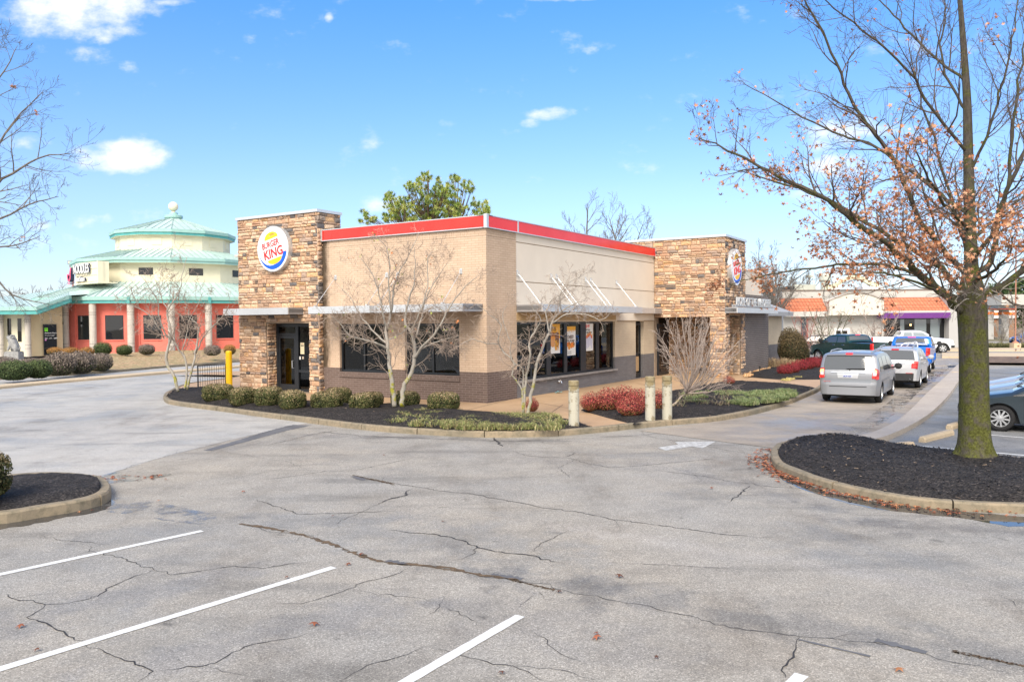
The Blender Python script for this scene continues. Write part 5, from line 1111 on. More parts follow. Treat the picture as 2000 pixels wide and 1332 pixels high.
# --- silver minivan at the tail of the queue ---
vp = [(-2.50, .30), (-2.55, .50), (-2.50, .66), (-2.47, .70), (-2.46, 1.0), (-2.42, 1.14), (-2.22, 1.62), (-2.14, 1.70), (-1.9, 1.745), (-1.0, 1.77), (0, 1.755), (.5, 1.70), (.85, 1.58), (1.65, 1.08), (2.1, .98), (2.4, .80), (2.52, .60), (2.55, .42)]
C = Car(dict(prof=vp, w=1.96, belt=1.05, wx=(-1.55, 1.53), r=.335, sill=.27, tumble=.17, rr=.5, spokes=9))
hd = Vector((.535, .845)).normalized(); vc = Vector((11.97, 27.72))+Vector(hd)*1.5
C.build('minivan', 'silver grey minivan with lit brake lights, last in the drive-through queue', (vc.x, vc.y, .008), hd, M_pgrey, cat='minivan')
C.windows([[(-2.05, 1.10), (-1.28, 1.10), (-1.28, 1.56), (-1.92, 1.55)], [(-1.2, 1.10), (-.25, 1.09), (-.25, 1.58), (-1.2, 1.575)], [(-.17, 1.09), (.95, 1.07), (.52, 1.52), (-.17, 1.57)]], (C.idx(x=.88), C.idx(x=1.58)), (C.idx(z=1.13), C.idx(z=1.585)), (.90, .90))
taillights(C, [(.86, 1.20, .86, .18, M_redlens, .012), (1.06, 1.17, .88, .0, M_amber, .020), (.97, 1.05, .88, .0, M_clearlens, .020), (.88, .96, .87, .14, M_brake, .018)])
mb = MB(); i_ = C.idx(x=-2.13); C.ribpatch(mb, i_-3, i_+1, -.13, .13, .012, 3, 4); C.part(mb, 'high_brake_light', M_brake)
mb = MB(); C.ribpatch(mb, C.idx(z=1.595), C.idx(z=1.63), -.86, .86, .012, 2, 10); C.part(mb, 'spoiler_lip', M_plast)
mb = MB(); C.ribpatch(mb, C.idx(z=1.045), C.idx(z=1.065), -.62, .62, .03, 2, 10); C.part(mb, 'chrome_strip', M_chrome)
mb = MB(); C.ribpatch(mb, C.idx(z=.86), C.idx(z=1.03), -.36, .36, .010, 3, 6, 0, -.40, .40); C.part(mb, 'plate_recess', M_psilver)
mb = MB(); C.ribpatch(mb, C.idx(z=.88), C.idx(z=1.01), -.17, .17, .022, 2, 2); pl_ = C.part(mb, 'number_plate', M_plate)
mb = MB(); xr = C.P[C.idx(z=.9)].x; text_mb(mb, lambda a, z, d: Vector((xr-.035-d, -a, z)), '8C4·1G7', -.13, .915, .085, 0, .004, bold=.02, sx=.78); C.part(mb, 'plate_lettering', simple('plate_blue', (.05, .08, .35)), parent=pl_)
mb = MB(); C.ribpatch(mb, C.idx(z=.655), C.idx(z=.665), -.83, .83, .006, 1, 14); C.ribpatch(mb, C.idx(z=.56), C.idx(z=.575), -.7, .7, .006, 1, 12); C.part(mb, 'bumper_seam', M_plast)
mb = MB(); p0, p1 = C.rib(C.idx(z=1.17), .05, .03), C.rib(C.idx(z=1.19), -.62, .03); mb.tube([p0, p1], .014, 6); mb.tube([C.rib(C.idx(z=1.12), -.05, 0), p0.lerp(p1, .2)], .012, 6); C.part(mb, 'rear_wiper', M_plast)
mb = MB(); xr = -2.49; text_mb(mb, lambda a, z, d: Vector((xr-.004-d, -a, z)), 'Stow N Go', -.78, .735, .05, 0, .003, bold=.02); C.part(mb, 'tailgate_lettering', simple('badge_red', (.5, .08, .08)))
for sg in (-1, 1): mb = MB(); L_ = [C.rib(C.idx(x=x), sg*.80, z) for x, z in ((-1.9, .0), (-1.7, .055), (-.6, .06), (.3, .06), (.45, .0))]; mb.tube(L_, .022, 8); C.part(mb, 'roof_rail', M_silver2)
C.mirrors(1.0, 1.08, M_plast, .03); C.seams((-1.24, -.21, 1.05), .45, 1.08); C.handles((-.35, .1), .95, M_pgrey)
mb = MB(); C.ribpatch(mb, C.idx(z=.70), C.idx(z=.84), -.84, .84, .004, 3, 10); C.part(mb, 'lower_tailgate_shade', paint('paint_grey_shadow', (.25, .27, .30)))  # shade on the lower tailgate, painted as a darker grey strip
# --- silver crossover ---
sp = [(-2.34, .34), (-2.40, .56), (-2.33, .76), (-2.30, 1.08), (-2.26, 1.15), (-2.0, 1.58), (-1.85, 1.66), (-1.4, 1.70), (-.5, 1.71), (.1, 1.66), (.5, 1.52), (1.15, 1.12), (1.7, 1.03), (2.15, .88), (2.35, .65), (2.37, .45)]
C = Car(dict(prof=sp, w=1.86, belt=1.08, wx=(-1.42, 1.44), r=.36, sill=.32, tumble=.20, rr=.55, spokes=5))
hd = Vector((.54, .84)).normalized(); vc = Vector((16.33, 33.45))+hd*1.35
C.build('crossover', 'silver crossover with glowing round tail lights, second from the back of the queue', (vc.x, vc.y, .008), hd, M_psilver, cat='suv')
C.windows([[(-1.95, 1.16), (-1.35, 1.14), (-1.30, 1.50), (-1.65, 1.50)], [(-1.25, 1.13), (-.35, 1.12), (-.35, 1.55), (-1.2, 1.53)], [(-.27, 1.12), (.72, 1.10), (.25, 1.48), (-.27, 1.55)]], (C.idx(x=.5), C.idx(x=1.1)), (C.idx(z=1.18), C.idx(z=1.56)), (.90, .86))
taillights(C, [(.84, 1.16, .78, .12, M_redlens, .012), (.88, .98, .84, .0, M_brake, .022), (1.04, 1.13, .85, .0, M_brake, .022)])
mb = MB(); i_ = C.idx(x=-1.97); C.ribpatch(mb, i_-2, i_+2, -.18, .18, .012, 2, 4); C.part(mb, 'high_brake_light', M_redlens)
mb = MB(); C.ribpatch(mb, 0, C.idx(z=.62), -.9, .9, .012, 4, 10); C.part(mb, 'lower_bumper', M_plast)
mb = MB(); C.ribpatch(mb, C.idx(z=1.02), C.idx(z=1.05), -.5, .5, .02, 1, 8); C.part(mb, 'chrome_strip', M_chrome)
for a in (-.7, .7): mb = MB(); C.ribpatch(mb, C.idx(z=.63), C.idx(z=.66), a-.15, a+.15, .014, 1, 3); C.part(mb, 'reflector', M_redlens)
mb = MB(); mb.tube([(-2.42, -.6, .40), (-2.2, -.6, .40)], .045, 10); C.part(mb, 'exhaust_pipe', M_chrome)
for sg in (-1, 1): mb = MB(); L_ = [C.rib(C.idx(x=x), sg*.80, z) for x, z in ((-1.8, .0), (-1.6, .06), (-.5, .07), (.1, .0))]; mb.tube(L_, .024, 8); C.part(mb, 'roof_rail', M_silver2)
C.mirrors(.85, 1.14, M_psilver); C.seams((-1.3, -.31, .8), .5, 1.1); C.handles((-.5, .1), 1.0, M_psilver)
mb = MB(); mb.tube([(-1.62, 0, 1.69), (-1.66, 0, 1.78)], .006, 4); C.part(mb, 'aerial', M_plast)
# --- pickups ---
def pickup(name, label, loc, hd, mat, glass=None, bedmat=None, lights=True, ext=False, L=5.8, tl=M_brake, cabmat=None):
    h = 1.42; b0 = -L/2; bl = 1.95 if not ext else 2.2
    cb = b0+bl
    P = [(b0-.0, .52), (b0-.03, .72), (b0+.02, .80), (b0+.03, h-.04), (b0+.07, h), (cb-.06, h), (cb-.02, h+.02), (cb+.08, 1.50), (cb+.26, 1.84), (cb+.42, 1.90), (cb+1.4, 1.93), (cb+1.9, 1.86), (cb+2.25, 1.68), (cb+2.75, 1.32), (L/2-.5, 1.22), (L/2-.12, 1.10), (L/2, .85), (L/2+.03, .55)]
    C = Car(dict(prof=P, w=2.03, belt=1.34, wx=(b0+1.18, L/2-.98), r=.41, sill=.45, tumble=.15, rr=.12, rf=.6, sm=2, bed=(b0+.10, cb-.02), bedz=h, bedmat=bedmat or M_plast, spokes=6, edge=.03))
    o = C.build(name, label, loc, hd, mat, cat='pickup truck')
    q2 = cb+.30; C.windows([[(cb+.28, 1.40), (cb+1.02, 1.38), (cb+1.02, 1.76), (cb+.40, 1.76)], [(cb+1.10, 1.38), (cb+2.32, 1.36), (cb+1.85, 1.74), (cb+1.10, 1.76)]], (C.idx(x=cb+2.0), C.idx(x=cb+2.66)), (C.idx(x=cb+.10), C.idx(x=cb+.24)), (.84, .82), glass)
    for sg in (-1, 1):
        mb = MB(); i0, i1 = C.idx(z=.92), C.idx(z=1.36); C.ribpatch(mb, i0, i1, sg*.84, sg*1.0, .012, 5, 3); C.sidepatch(mb, [(b0+.02, .92), (b0+.13, .92), (b0+.13, 1.36), (b0+.02, 1.36)], sg, .01, 3); t = C.part(mb, 'tail_light', M_redlens)
        for z0, z1 in ((.95, 1.08), (1.2, 1.32)): mb = MB(); C.ribpatch(mb, C.idx(z=z0), C.idx(z=z1), sg*.87, sg*.98, .02, 3, 3); C.part(mb, 'lens', tl, parent=t)
        mb = MB(); C.ribpatch(mb, C.idx(z=1.0, rear=False), C.idx(z=.8, rear=False), sg*.66, sg*.98, .012, 3, 4); C.part(mb, 'headlight', M_clearlens)
    mb = MB(); C.ribpatch(mb, 0, C.idx(z=.74), -.95, .95, .03, 3, 8); C.part(mb, 'rear_bumper', M_plast)
    mb = MB(); C.ribpatch(mb, C.idx(z=.62, rear=False), len(C.P)-1, -.95, .95, .03, 3, 8); C.sidepatch(mb, [(L/2-.35, .45), (L/2-.02, .45), (L/2-.02, .66), (L/2-.35, .66)], 1, .02, 3); C.sidepatch(mb, [(L/2-.35, .45), (L/2-.02, .45), (L/2-.02, .66), (L/2-.35, .66)], -1, .02, 3); C.part(mb, 'front_bumper', M_plast)
    mb = MB(); C.ribpatch(mb, C.idx(z=1.02, rear=False), C.idx(z=.68, rear=False), -.62, .62, .015, 4, 8); C.part(mb, 'grille', M_plast)
    mb = MB(); C.ribpatch(mb, C.idx(x=cb+.27), C.idx(x=cb+.33), -.22, .22, .012, 2, 4); C.part(mb, 'high_brake_light', tl)
    mb = MB(); C.ribpatch(mb, C.idx(z=1.24), C.idx(z=1.30), -.18, .18, .02, 1, 3); C.part(mb, 'tailgate_handle', M_plast)
    for xw in C.S['wx']:
        for sg in (-1, 1):
            mb = MB(); pts = [(xw+(.41+.10)*math.cos(R_(a)), .41+(.41+.09)*math.sin(R_(a))) for a in range(8, 173, 12)]
            pts = [C.side(x, max(z, .5), sg, .02) for x, z in pts]; mb.tube(pts, .028, 6); C.part(mb, 'wheel_arch', mat)
    C.mirrors(cb+2.3, 1.42, M_plast, .07); C.seams((cb+.02, cb+1.06, cb+2.25), .6, 1.36); C.handles((cb+.5, cb+1.35), 1.22, M_chrome)
    return C
hd = Vector((.516, .857)).normalized(); c = Vector((21.45, 42.5))+hd*1.72
C = pickup('pickup_truck', 'bright blue pickup truck with pipes in its bed, third from the back of the queue', (c.x, c.y, .008), hd, M_pblue, M_cglass, M_pblue)
mb = MB(); C.ribpatch(mb, C.idx(x=-.68), C.idx(x=.5), -.99, .99, .005, 6, 8); C.ribpatch(mb, C.idx(x=-.95), C.idx(x=-.87), -.99, .99, .005, 3, 8); C.sidepatch(mb, [(-.85, 1.30), (1.2, 1.28), (.9, 1.86), (-.62, 1.86)], 1, .004); C.part(mb, 'cab_glare', M_psilver)  # silver patches paint glare onto the roof and side of the blue cab
mb = MB(); mb.tube(catmull([(-2.3, -.4, 1.3), (-1.6, -.3, 1.62), (-1.2, 0, 1.55), (-1.0, .3, 1.3)], 5), .03, 6); mb.tube(catmull([(-2.5, .5, 1.3), (-1.7, .2, 1.58), (-1.1, -.5, 1.5)], 5), .025, 6); o = mb.build('bed_pipes', M_twhite); o.matrix_world = C.o.matrix_basis.copy(); o.location = C.o.location; o.rotation_euler = C.o.rotation_euler; tag(o, 'white bent pipes lying in the bed of the blue pickup', 'pipes')
gd = Vector((-.33, .94)).normalized()
pickup('pickup_truck', 'dark green pickup truck at the bend ahead of the queue, its tail light lit', (22.35, 52.1, 0), gd, M_pgreen)
hw = Vector((.985, -.17)).normalized(); p = G(1843, 690); c = Vector((p.x, p.y))-hw*2.25+Vector((0, .9))
pickup('pickup_truck', 'long white pickup truck standing side-on in front of the purple awning', (c.x, c.y, 0), hw, M_pwhite, M_cglass2, L=6.6, ext=True, tl=M_redlens)
# --- parked cars on the right: fronts point left ---
def sedan(label, loc, hd, mat, glass=None, L=4.85, h=1.46, spokes=10, name='parked_sedan', group=None, rim=None, w=1.84):
    a = L/2
    P = [(-a, .50), (-a-.02, .75), (-a+.08, .98), (-a+.55, 1.04), (-a+1.15, 1.36), (-a+1.55, h-.02), (-.1, h), (.45, h-.07), (1.25, 1.02), (a-.7, .93), (a-.25, .82), (a-.03, .66), (a, .45)]
    C = Car(dict(prof=P, w=w, belt=.98, wx=(-a+1.05, a-.98), r=.335, sill=.22, tumble=.24, rr=.6, rf=1.0, spokes=spokes, edge=.07))
    o = C.build(name, label, loc, hd, mat, group=group, cat='car')
    C.windows([[(-1.35, 1.04), (-.42, 1.02), (-.42, h-.11), (-1.0, h-.14)], [(-.34, 1.02), (.92, 1.0), (.38, h-.13), (-.34, h-.11)]], (C.idx(x=.50), C.idx(x=1.22)), (C.idx(x=-a+.62), C.idx(x=-a+1.4)), (.84, .78), glass)
    for sg in (-1, 1):
        mb = MB(); C.ribpatch(mb, C.idx(x=a-.30), C.idx(x=a-.06), sg*.66, sg*1.0, .010, 4, 4, 0, sg*.55, sg*1.0); C.sidepatch(mb, [(a-.55, .74), (a-.2, .60), (a-.16, .72), (a-.45, .80)], sg, .01, 4); hl = C.part(mb, 'headlight', M_clearlens)
        mb = MB(); C.sidepatch(mb, [(a-.56, .745), (a-.42, .70), (a-.38, .76), (a-.5, .79)], sg, .018, 3); C.part(mb, 'indicator', M_orlens, parent=hl)
        mb = MB(); C.ribpatch(mb, C.idx(z=.76), C.idx(z=.94), sg*.6, sg*1.0, .01, 3, 4); C.part(mb, 'tail_light', M_redlens)
        mb = MB(); C.sidepatch(mb, [(.82, .94), (1.22, .90), (1.2, .94), (.9, .985)], sg, .012, 3); C.part(mb, 'chrome_vent', M_chrome)
    mb = MB(); C.ribpatch(mb, C.idx(x=a-.12), len(C.P)-1, -.45, .45, .012, 4, 8); C.part(mb, 'grille', M_plast)
    for sg in (-1, 1): mb = MB(); p0 = [C.rib(C.idx(x=x), sg*v, .025) for x, v in ((1.12, .1), (1.02, .6))]; mb.tube(p0, .012, 5); C.part(mb, 'wiper', M_plast)
    C.mirrors(.85, 1.02, mat); C.seams((-.38, .98), .3, 1.0); C.handles((-.6, .15), .88, M_chrome)
    return C
h1 = Vector((-.84, .54)).normalized()
wf = G(1952, 843)
for (label, dx, dy, mat, L, hgt, sp_) in (('dark slate sedan parked beside the mossy oak trunk, nearest of its row', 0, 0, M_pslate, 4.95, 1.50, 10), ('pale blue-grey sedan parked between the dark sedan and the white silver car', 1.65, 2.25, M_plight, 4.7, 1.44, 5), ('white silver car parked farthest back in the row right of the oak', 3.2, 4.5, M_psilver, 4.6, 1.47, 5)):
    c = Vector((wf.x+dx, wf.y+dy))-h1*(L/2-.98)+Vector((.50, .76)); sedan(label, (c.x, c.y, .004), h1, mat, L=L, h=hgt, spokes=sp_)
# blue estate car by the petrol station, dark cars behind the shrubs
p = G(1988, 672.5, 0); sedan('royal blue estate car by the petrol station beyond the low hedge', (p.x+.5, p.y-2, 0), (-.99, -.1), M_pblue2, M_cglass2, L=4.9, h=1.62, name='estate_car')
p = G(1590, 693, 0); sedan('charcoal car half hidden behind the brown-leaved shrubs ahead of the queue', (p.x+1.0, p.y+2, 0), (-.9, .43), M_pblk, L=4.6, h=1.6, name='charcoal_car')
p = G(1921, 671, 0); mb = MB(); mb.box(-1.2, 1.2, -.6, .6, .1, 1.5); mb.box(-1.25, 1.25, -.65, .65, 1.5, 1.62); o = mb.build('refuse_bin', M_pred, loc=(p.x+1.4, p.y+6, 0)); tag(o, 'red metal bin in front of the petrol station beside the blue estate car', 'bin')
# ---------------- vegetation ----------------
class Tree:
    def __init__(s, seed): s.r = random.Random(seed); s.mb = MB(); s.tw = MB(); s.leaf = []; s.tips = []; s.sc = 1.0; s.o = Vector((0, 0, 0))
    def limb(s, pts, r0, r1, n=7, sub_=5, wob=.0, pw=1.0):
        P = catmull(pts, sub_); k = len(P)
        if wob: P = [p+Vector((s.r.gauss(0, wob), s.r.gauss(0, wob), s.r.gauss(0, wob*.6))) if 0 < i else p for i, p in enumerate(P)]
        rad = [r1+(r0-r1)*(1-i/(k-1))**pw for i in range(k)]
        s.mb.tube(P, rad, n, cap=True); return P, rad
    def grow(s, p, d, L, r, lvl, C):
        """recursive twig; C: dict(nseg, wob, up, kids, ang, lr, rr, rmin)"""
        rg = s.r; k = C['nseg'] if lvl > 0 else max(2, C['nseg']-2); P = [p]; d = d.normalized(); D_ = [d]; step = L/k
        for i in range(k):
            d = (d+Vector((rg.gauss(0, C['wob']), rg.gauss(0, C['wob']), rg.gauss(0, C['wob'])+C['up']))).normalized(); P.append(P[-1]+d*step); D_.append(d)
        s.tw.tube(P, [max(C['rmin'], r*(1-.72*i/k)) for i in range(k+1)], 5 if r > .02 else (4 if r > .008 else 3), cap=False)
        if lvl <= 0: s.tips.append(P[-1]); s.leaf += P[1:]; return
        nk = C['kids'] if isinstance(C['kids'], int) else C['kids'][min(lvl-1, len(C['kids'])-1)]
        for j in range(nk):
            t = (j+rg.uniform(.3, .9))/nk; t = .2+.8*t; i = min(k-1, int(t*k)); q = P[i].lerp(P[i+1], t*k-i if t*k-i < 1 else 1)
            a = rg.uniform(0, 6.28); ax = D_[i].orthogonal().normalized(); ax.rotate(Matrix.Rotation(a, 3, D_[i])); an = R_(rg.uniform(*C['ang']))
            nd = D_[i]*math.cos(an)+ax*math.sin(an)
            s.grow(q, nd, L*C['lr']*rg.uniform(.7, 1.2)*(1.15-.45*t), max(C['rmin'], r*C['rr']*(1-.5*t)), lvl-1, C)
    def along(s, P, rad, n_, Lf, lvl, C, t0=.15, up=.0, fall=.5):
        k = len(P); rg = s.r
        for j in range(n_):
            t = t0+(1-t0)*(j+rg.random())/n_; i = min(k-2, int(t*(k-1))); f = t*(k-1)-i; q = P[i].lerp(P[i+1], f); d = (P[i+1]-P[i]).normalized()
            ax = d.orthogonal().normalized(); ax.rotate(Matrix.Rotation(rg.uniform(0, 6.28), 3, d)); an = R_(rg.uniform(*C['ang'])); nd = d*math.cos(an)+ax*math.sin(an)+Vector((0, 0, up))
            rr = rad[i]*(1-f)+rad[i+1]*f; s.grow(q, nd, Lf*(1.1-fall*t)*rg.uniform(.7, 1.25), min(rr*.6, C.get('r0', .03)), lvl, C)
def leaves(mb, pts, r, size, cols, star=True, spread=.06, n=1):
    for p in pts:
        for _ in range(n):
            q = p+Vector((r.gauss(0, spread), r.gauss(0, spread), r.gauss(0, spread)-.02)); a = Vector((r.gauss(0, 1), r.gauss(0, 1), r.gauss(0, 1))).normalized(); b = a.orthogonal().normalized(); b.rotate(Matrix.Rotation(r.uniform(0, 6.28), 3, a)); c = a.cross(b); s_ = size*r.uniform(.6, 1.3); col = r.choice(cols); k = r.uniform(.75, 1.25); col = tuple(min(1, x*k) for x in col)
            if star:
                V = [q+(b*math.cos(t*.6283)+c*math.sin(t*.6283))*s_*(1 if t % 2 == 0 else .38)+a*s_*(.3 if t % 2 else -.1) for t in range(10)]; mb.poly(V, 0, col)
            else: mb.quad(q-b*s_-c*s_*.5, q+b*s_-c*s_*.5, q+b*s_+c*s_*.5, q-b*s_+c*s_*.5, 0, col)
OAKC = [(.44, .20, .10), (.36, .145, .07), (.50, .26, .15), (.28, .11, .06), (.54, .31, .19)]
# --- the big oak on the right ---
Yk = 17.0; ob = G(1905, 884, .30); T = Tree(5)
def o2(u, v, dy=0): return D(u, v, ob.y+dy)
def oz(x, y): return 1360+x/2.081, y/2.081
mb = T.mb
TP = [o2(1906, 894), o2(1906, 880), o2(1905, 850), o2(1904, 780), o2(1903, 700), o2(1901, 640), o2(1899, 600), o2(1898, 570), o2(1897, 520), o2(1895, 450), o2(1893, 380), o2(1891, 290), o2(1889, 200), o2(1884, 120), o2(1878, 40), o2(1870, -60), o2(1862, -170)]
TR = [.41, .335, .28, .255, .245, .245, .258, .24, .125, .108, .095, .085, .072, .06, .048, .034, .014]
Pk = catmull(TP, 4); Rk = []
for i in range(len(TR)-1): Rk += [TR[i]+(TR[i+1]-TR[i])*j/4 for j in range(4)]
Rk.append(TR[-1]); rk = random.Random(8)
# trunk with root flare and ribs
vs = []; NN = 20; ph = [rk.uniform(0, 6.28) for _ in range(4)]
for i, (p, r_) in enumerate(zip(Pk, Rk)):
    for j in range(NN):
        a = 2*math.pi*j/NN; f = 1+.035*math.sin(5*a+ph[0]+i*.05)+.03*math.sin(3*a+ph[1])+.02*math.sin(9*a+ph[2]+i*.2)+(.12*math.sin(4*a+ph[3]) if i < 6 else 0)*(1-i/6)
        vs.append(p+Vector((math.cos(a), math.sin(a), 0))*r_*f)
mb.add(vs, [(i*NN+j, i*NN+(j+1) % NN, (i+1)*NN+(j+1) % NN, (i+1)*NN+j) for i in range(len(Pk)-1) for j in range(NN)])
CO = dict(nseg=5, wob=.15, up=.035, kids=(5, 5, 4), ang=(25, 60), lr=.55, rr=.55, rmin=.0028, r0=.020)
limbs = [
 ([(1085, 1270, 0), (980, 1170, -.3), (880, 1095, -.6), (800, 1010, -.9), (640, 900, -1.2), (500, 800, -1.4), (300, 700, -1.5), (130, 610, -1.6), (5, 560, -1.6)], .135, 16, 1.0),
 ([(1095, 1200, 0), (960, 1065, .5), (780, 960, .9), (550, 820, 1.3), (330, 740, 1.6), (150, 690, 1.7)], .10, 14, 1.0),
 ([(1100, 1120, 0), (1000, 1010, -.2), (905, 890, -.5), (800, 640, -.8), (690, 500, -1.0), (620, 380, -1.1), (530, 170, -1.3), (440, 0, -1.5), (380, -120, -1.6)], .085, 16, 1.1),
 ([(1108, 880, 0), (960, 760, .4), (730, 600, .8), (560, 540, 1.1), (350, 430, 1.4), (180, 330, 1.6)], .062, 13, 1.0),
 ([(1100, 620, 0), (960, 440, -.4), (820, 250, -.7), (600, 60, -1.1), (480, -40, -1.3)], .055, 12, 1.0),
 ([(1092, 330, 0), (900, 170, .4), (780, 40, .6), (700, -60, .8)], .045, 8, .9),
 ([(1085, 1230, 0), (1000, 1180, .5), (850, 1095, 1.0), (640, 1070, 1.4), (480, 1090, 1.7), (300, 1115, 1.9), (130, 1160, 2.1)], .075, 12, .9),
 ([(1080, 1260, 0), (1000, 1200, -.8), (900, 1150, -1.6), (760, 1110, -2.3), (600, 1120, -2.9)], .06, 10, .9),
 ([(1115, 1210, 0), (1230, 1170, -.2), (1330, 1095, -.4), (1480, 980, -.5), (1650, 820, -.6), (1850, 700, -.6)], .13, 13, 1.1),
 ([(1120, 1110, 0), (1200, 1060, .4), (1240, 850, .7), (1300, 690, .9), (1360, 560, 1.0), (1450, 350, 1.2), (1500, 120, 1.2)], .105, 13, 1.1),
 ([(1110, 1080, 0), (1190, 960, -.6), (1260, 760, -1.0), (1290, 500, -1.3), (1330, 200, -1.5), (1350, -60, -1.5)], .075, 11, 1.0),
 ([(1105, 700, 0), (1180, 560, -.3), (1250, 330, -.5), (1290, 120, -.6), (1300, -80, -.6)], .05, 10, 1.0),
 ([(1098, 450, 0), (1000, 260, .2), (1010, 60, .3), (1000, -60, .3)], .045, 8, .9),
 ([(1110, 1020, 0), (1050, 860, .8), (960, 560, 1.4), (900, 350, 1.8), (860, 150, 2.0)], .06, 11, 1.0),
 ([(1115, 1150, 0), (1180, 1120, -1.0), (1250, 1060, -2.0), (1300, 950, -3.0)], .07, 9, .9), ([(1110, 1050, 0), (1080, 930, 1.2), (1060, 800, 2.6), (1050, 650, 3.6)], .07, 9, .9), ([(1105, 930, 0), (1010, 830, -1.2), (930, 700, -2.4), (880, 560, -3.2)], .06, 9, .9), ([(1112, 1000, 0), (1200, 900, 1.4), (1330, 800, 2.6), (1500, 650, 3.3)], .07, 9, 1.0)]
for li, (L_, r0, nk, Lf) in enumerate(limbs):
    pts = [o2(*oz(x, y), dy) for x, y, dy in L_]; P, rad = T.limb(pts, r0*.60, .005, 8, 5, .018, .85); T.along(P, rad, int(nk*1.3), 1.5*Lf, 2, CO, .10, .32 if li in (0, 1, 6, 7) else .08, .80)
oak = thing('oak_tree', 'tall mossy oak keeping orange-brown leaves, rising from the black mulch island on the right', 'tree', ob)
def shift(mb, o): mb.v = [(v[0]-o.x, v[1]-o.y, v[2]-o.z) for v in mb.v]; return mb
# short grey shoots on the trunk
CS = dict(nseg=5, wob=.35, up=.05, kids=(2, 2), ang=(30, 70), lr=.6, rr=.6, rmin=.004)
sh = Tree(3)
for i in range(9): a = sh.r.uniform(3.4, 6.0); sh.grow(o2(1898, sh.r.uniform(560, 605))+Vector((math.cos(a)*.3, math.sin(a)*.3, 0)), Vector((math.cos(a), math.sin(a), sh.r.uniform(-.5, .5))), .75, .012, 1, CS)
shift(mb, ob).build('trunk', M_oak, oak, smooth=True, recalc=False); shift(sh.tw, ob).build('shoots', M_crape, oak, recalc=False)
shift(T.tw, ob).build('twigs', M_oaktwig, oak, recalc=False)
rl = random.Random(31); cl = []
def inlow(p):
    d = p-Vector((0, 0, CH)); z = p.z; return max(.04, min(1, (6.7-z)/2.6))*(1.0 if p.x < ob.x+.6 else .5)*(.15 if p.z < 3.55 else 1)*(.5+.9*(math.sin(p.x*2.9+p.z*1.7)*math.sin(p.y*2.3+p.z*2.1) > -.05))
cand = T.leaf; rl.shuffle(cand); nl = MB(); seeds_ = [p for p in cand if rl.random() < .42*inlow(p)][:2300]
for p in seeds_: leaves(nl, [p]*rl.randint(1, 4), rl, .045, OAKC, True, .085)
shift(nl, ob).build('brown_leaves', M_leafattr, oak, recalc=False)
print('oak verts', len(mb.v), 'leaves', len(nl.f))
# --- bare tree whose trunk stands left of the frame ---
def bare_tree(name, label, base, cat='tree', seed=1, group=None, limbs=(), trunk=None, C=None, mat=None, tmat=None, thin=.64, more=1.25, lsc=1.0, lf=None, lfcol=OAKC, lfsize=.05, lfp=.02, lfn=3):
    T = Tree(seed); C = C or CO; t = thing(name, label, cat, base, 0, group)
    if trunk: P, rad = T.limb(trunk[0], trunk[1], trunk[2], 9, 4, .01)
    for pts, r0, nk, Lf, lvl in limbs:
        P, rad = T.limb(pts, r0*thin, C['rmin']*1.5, 7, 4, .012, .85); T.along(P, rad, int(nk*more), Lf*lsc, lvl, C, C.get('t0', .15), C.get('u', .03))
    shift(T.mb, base).build('trunk', mat or M_greybark, t, smooth=True, recalc=False)
    if T.tw.v: shift(T.tw, base).build('twigs', tmat or mat or M_greybark, t, recalc=False)
    if lfp > .0001:
        r = random.Random(seed+9); m = MB(); pts = [p for p in T.leaf if r.random() < lfp]
        for p in pts: leaves(m, [p]*lfn, r, lfsize, lfcol, True, lfsize*1.2)
        if m.v: shift(m, base).build('dry_leaves', M_leafattr, t, recalc=False)
    return t, T
bl = D(-420, 900, 17.5); bl.z = .1; f = lambda u, v, Y=17.5: D(u-(35 if u > 0 else 0), v, Y)
lt_trunk = [bl, f(-418, 600), f(-410, 400), f(-400, 100), f(-390, -300)]
CL = dict(CO); CL['up'] = .05; CL['wob'] = .11; CL['kids'] = (4, 4, 3)
bare_tree('bare_tree', 'leafless tree reaching in from the left edge with thin grey branches', bl, seed=12, trunk=(lt_trunk, .26, .06), C=CL, mat=M_greybark, lfp=.0015, lfn=5, lsc=.66,
    limbs=[([f(-415, 560), f(-250, 500, 17), f(-60, 400, 16.5), f(40, 350, 16.5), f(110, 310, 16.5), f(180, 300, 16.5)], .085, 15, 1.5, 2), ([f(-410, 480), f(-220, 420, 18), f(-50, 340, 18.3), f(60, 240, 18.5), f(120, 180, 18.6)], .08, 15, 1.5, 2),
           ([f(-415, 600), f(-220, 540, 18), f(-60, 490, 18.5), f(60, 480, 18.5), f(115, 460, 18.5)], .07, 14, 1.3, 2), ([f(-400, 300), f(-200, 200, 17.2), f(-60, 130, 17), f(20, 90, 17)], .08, 10, 1.4, 2), ([f(-415, 620), f(-200, 560, 17), f(-40, 530, 16.6), f(60, 575, 16.5), f(130, 595, 16.5)], .06, 13, 1.2, 2),
           ([f(-405, 400), f(-240, 300, 17.4), f(-60, 250, 17.5), f(30, 160, 17.6), f(70, 90, 17.7)], .07, 12, 1.3, 2), ([f(-415, 520), f(-260, 470, 16.5), f(-40, 440, 15.8), f(90, 400, 15.4), f(150, 385, 15.3)], .06, 12, 1.2, 2)])
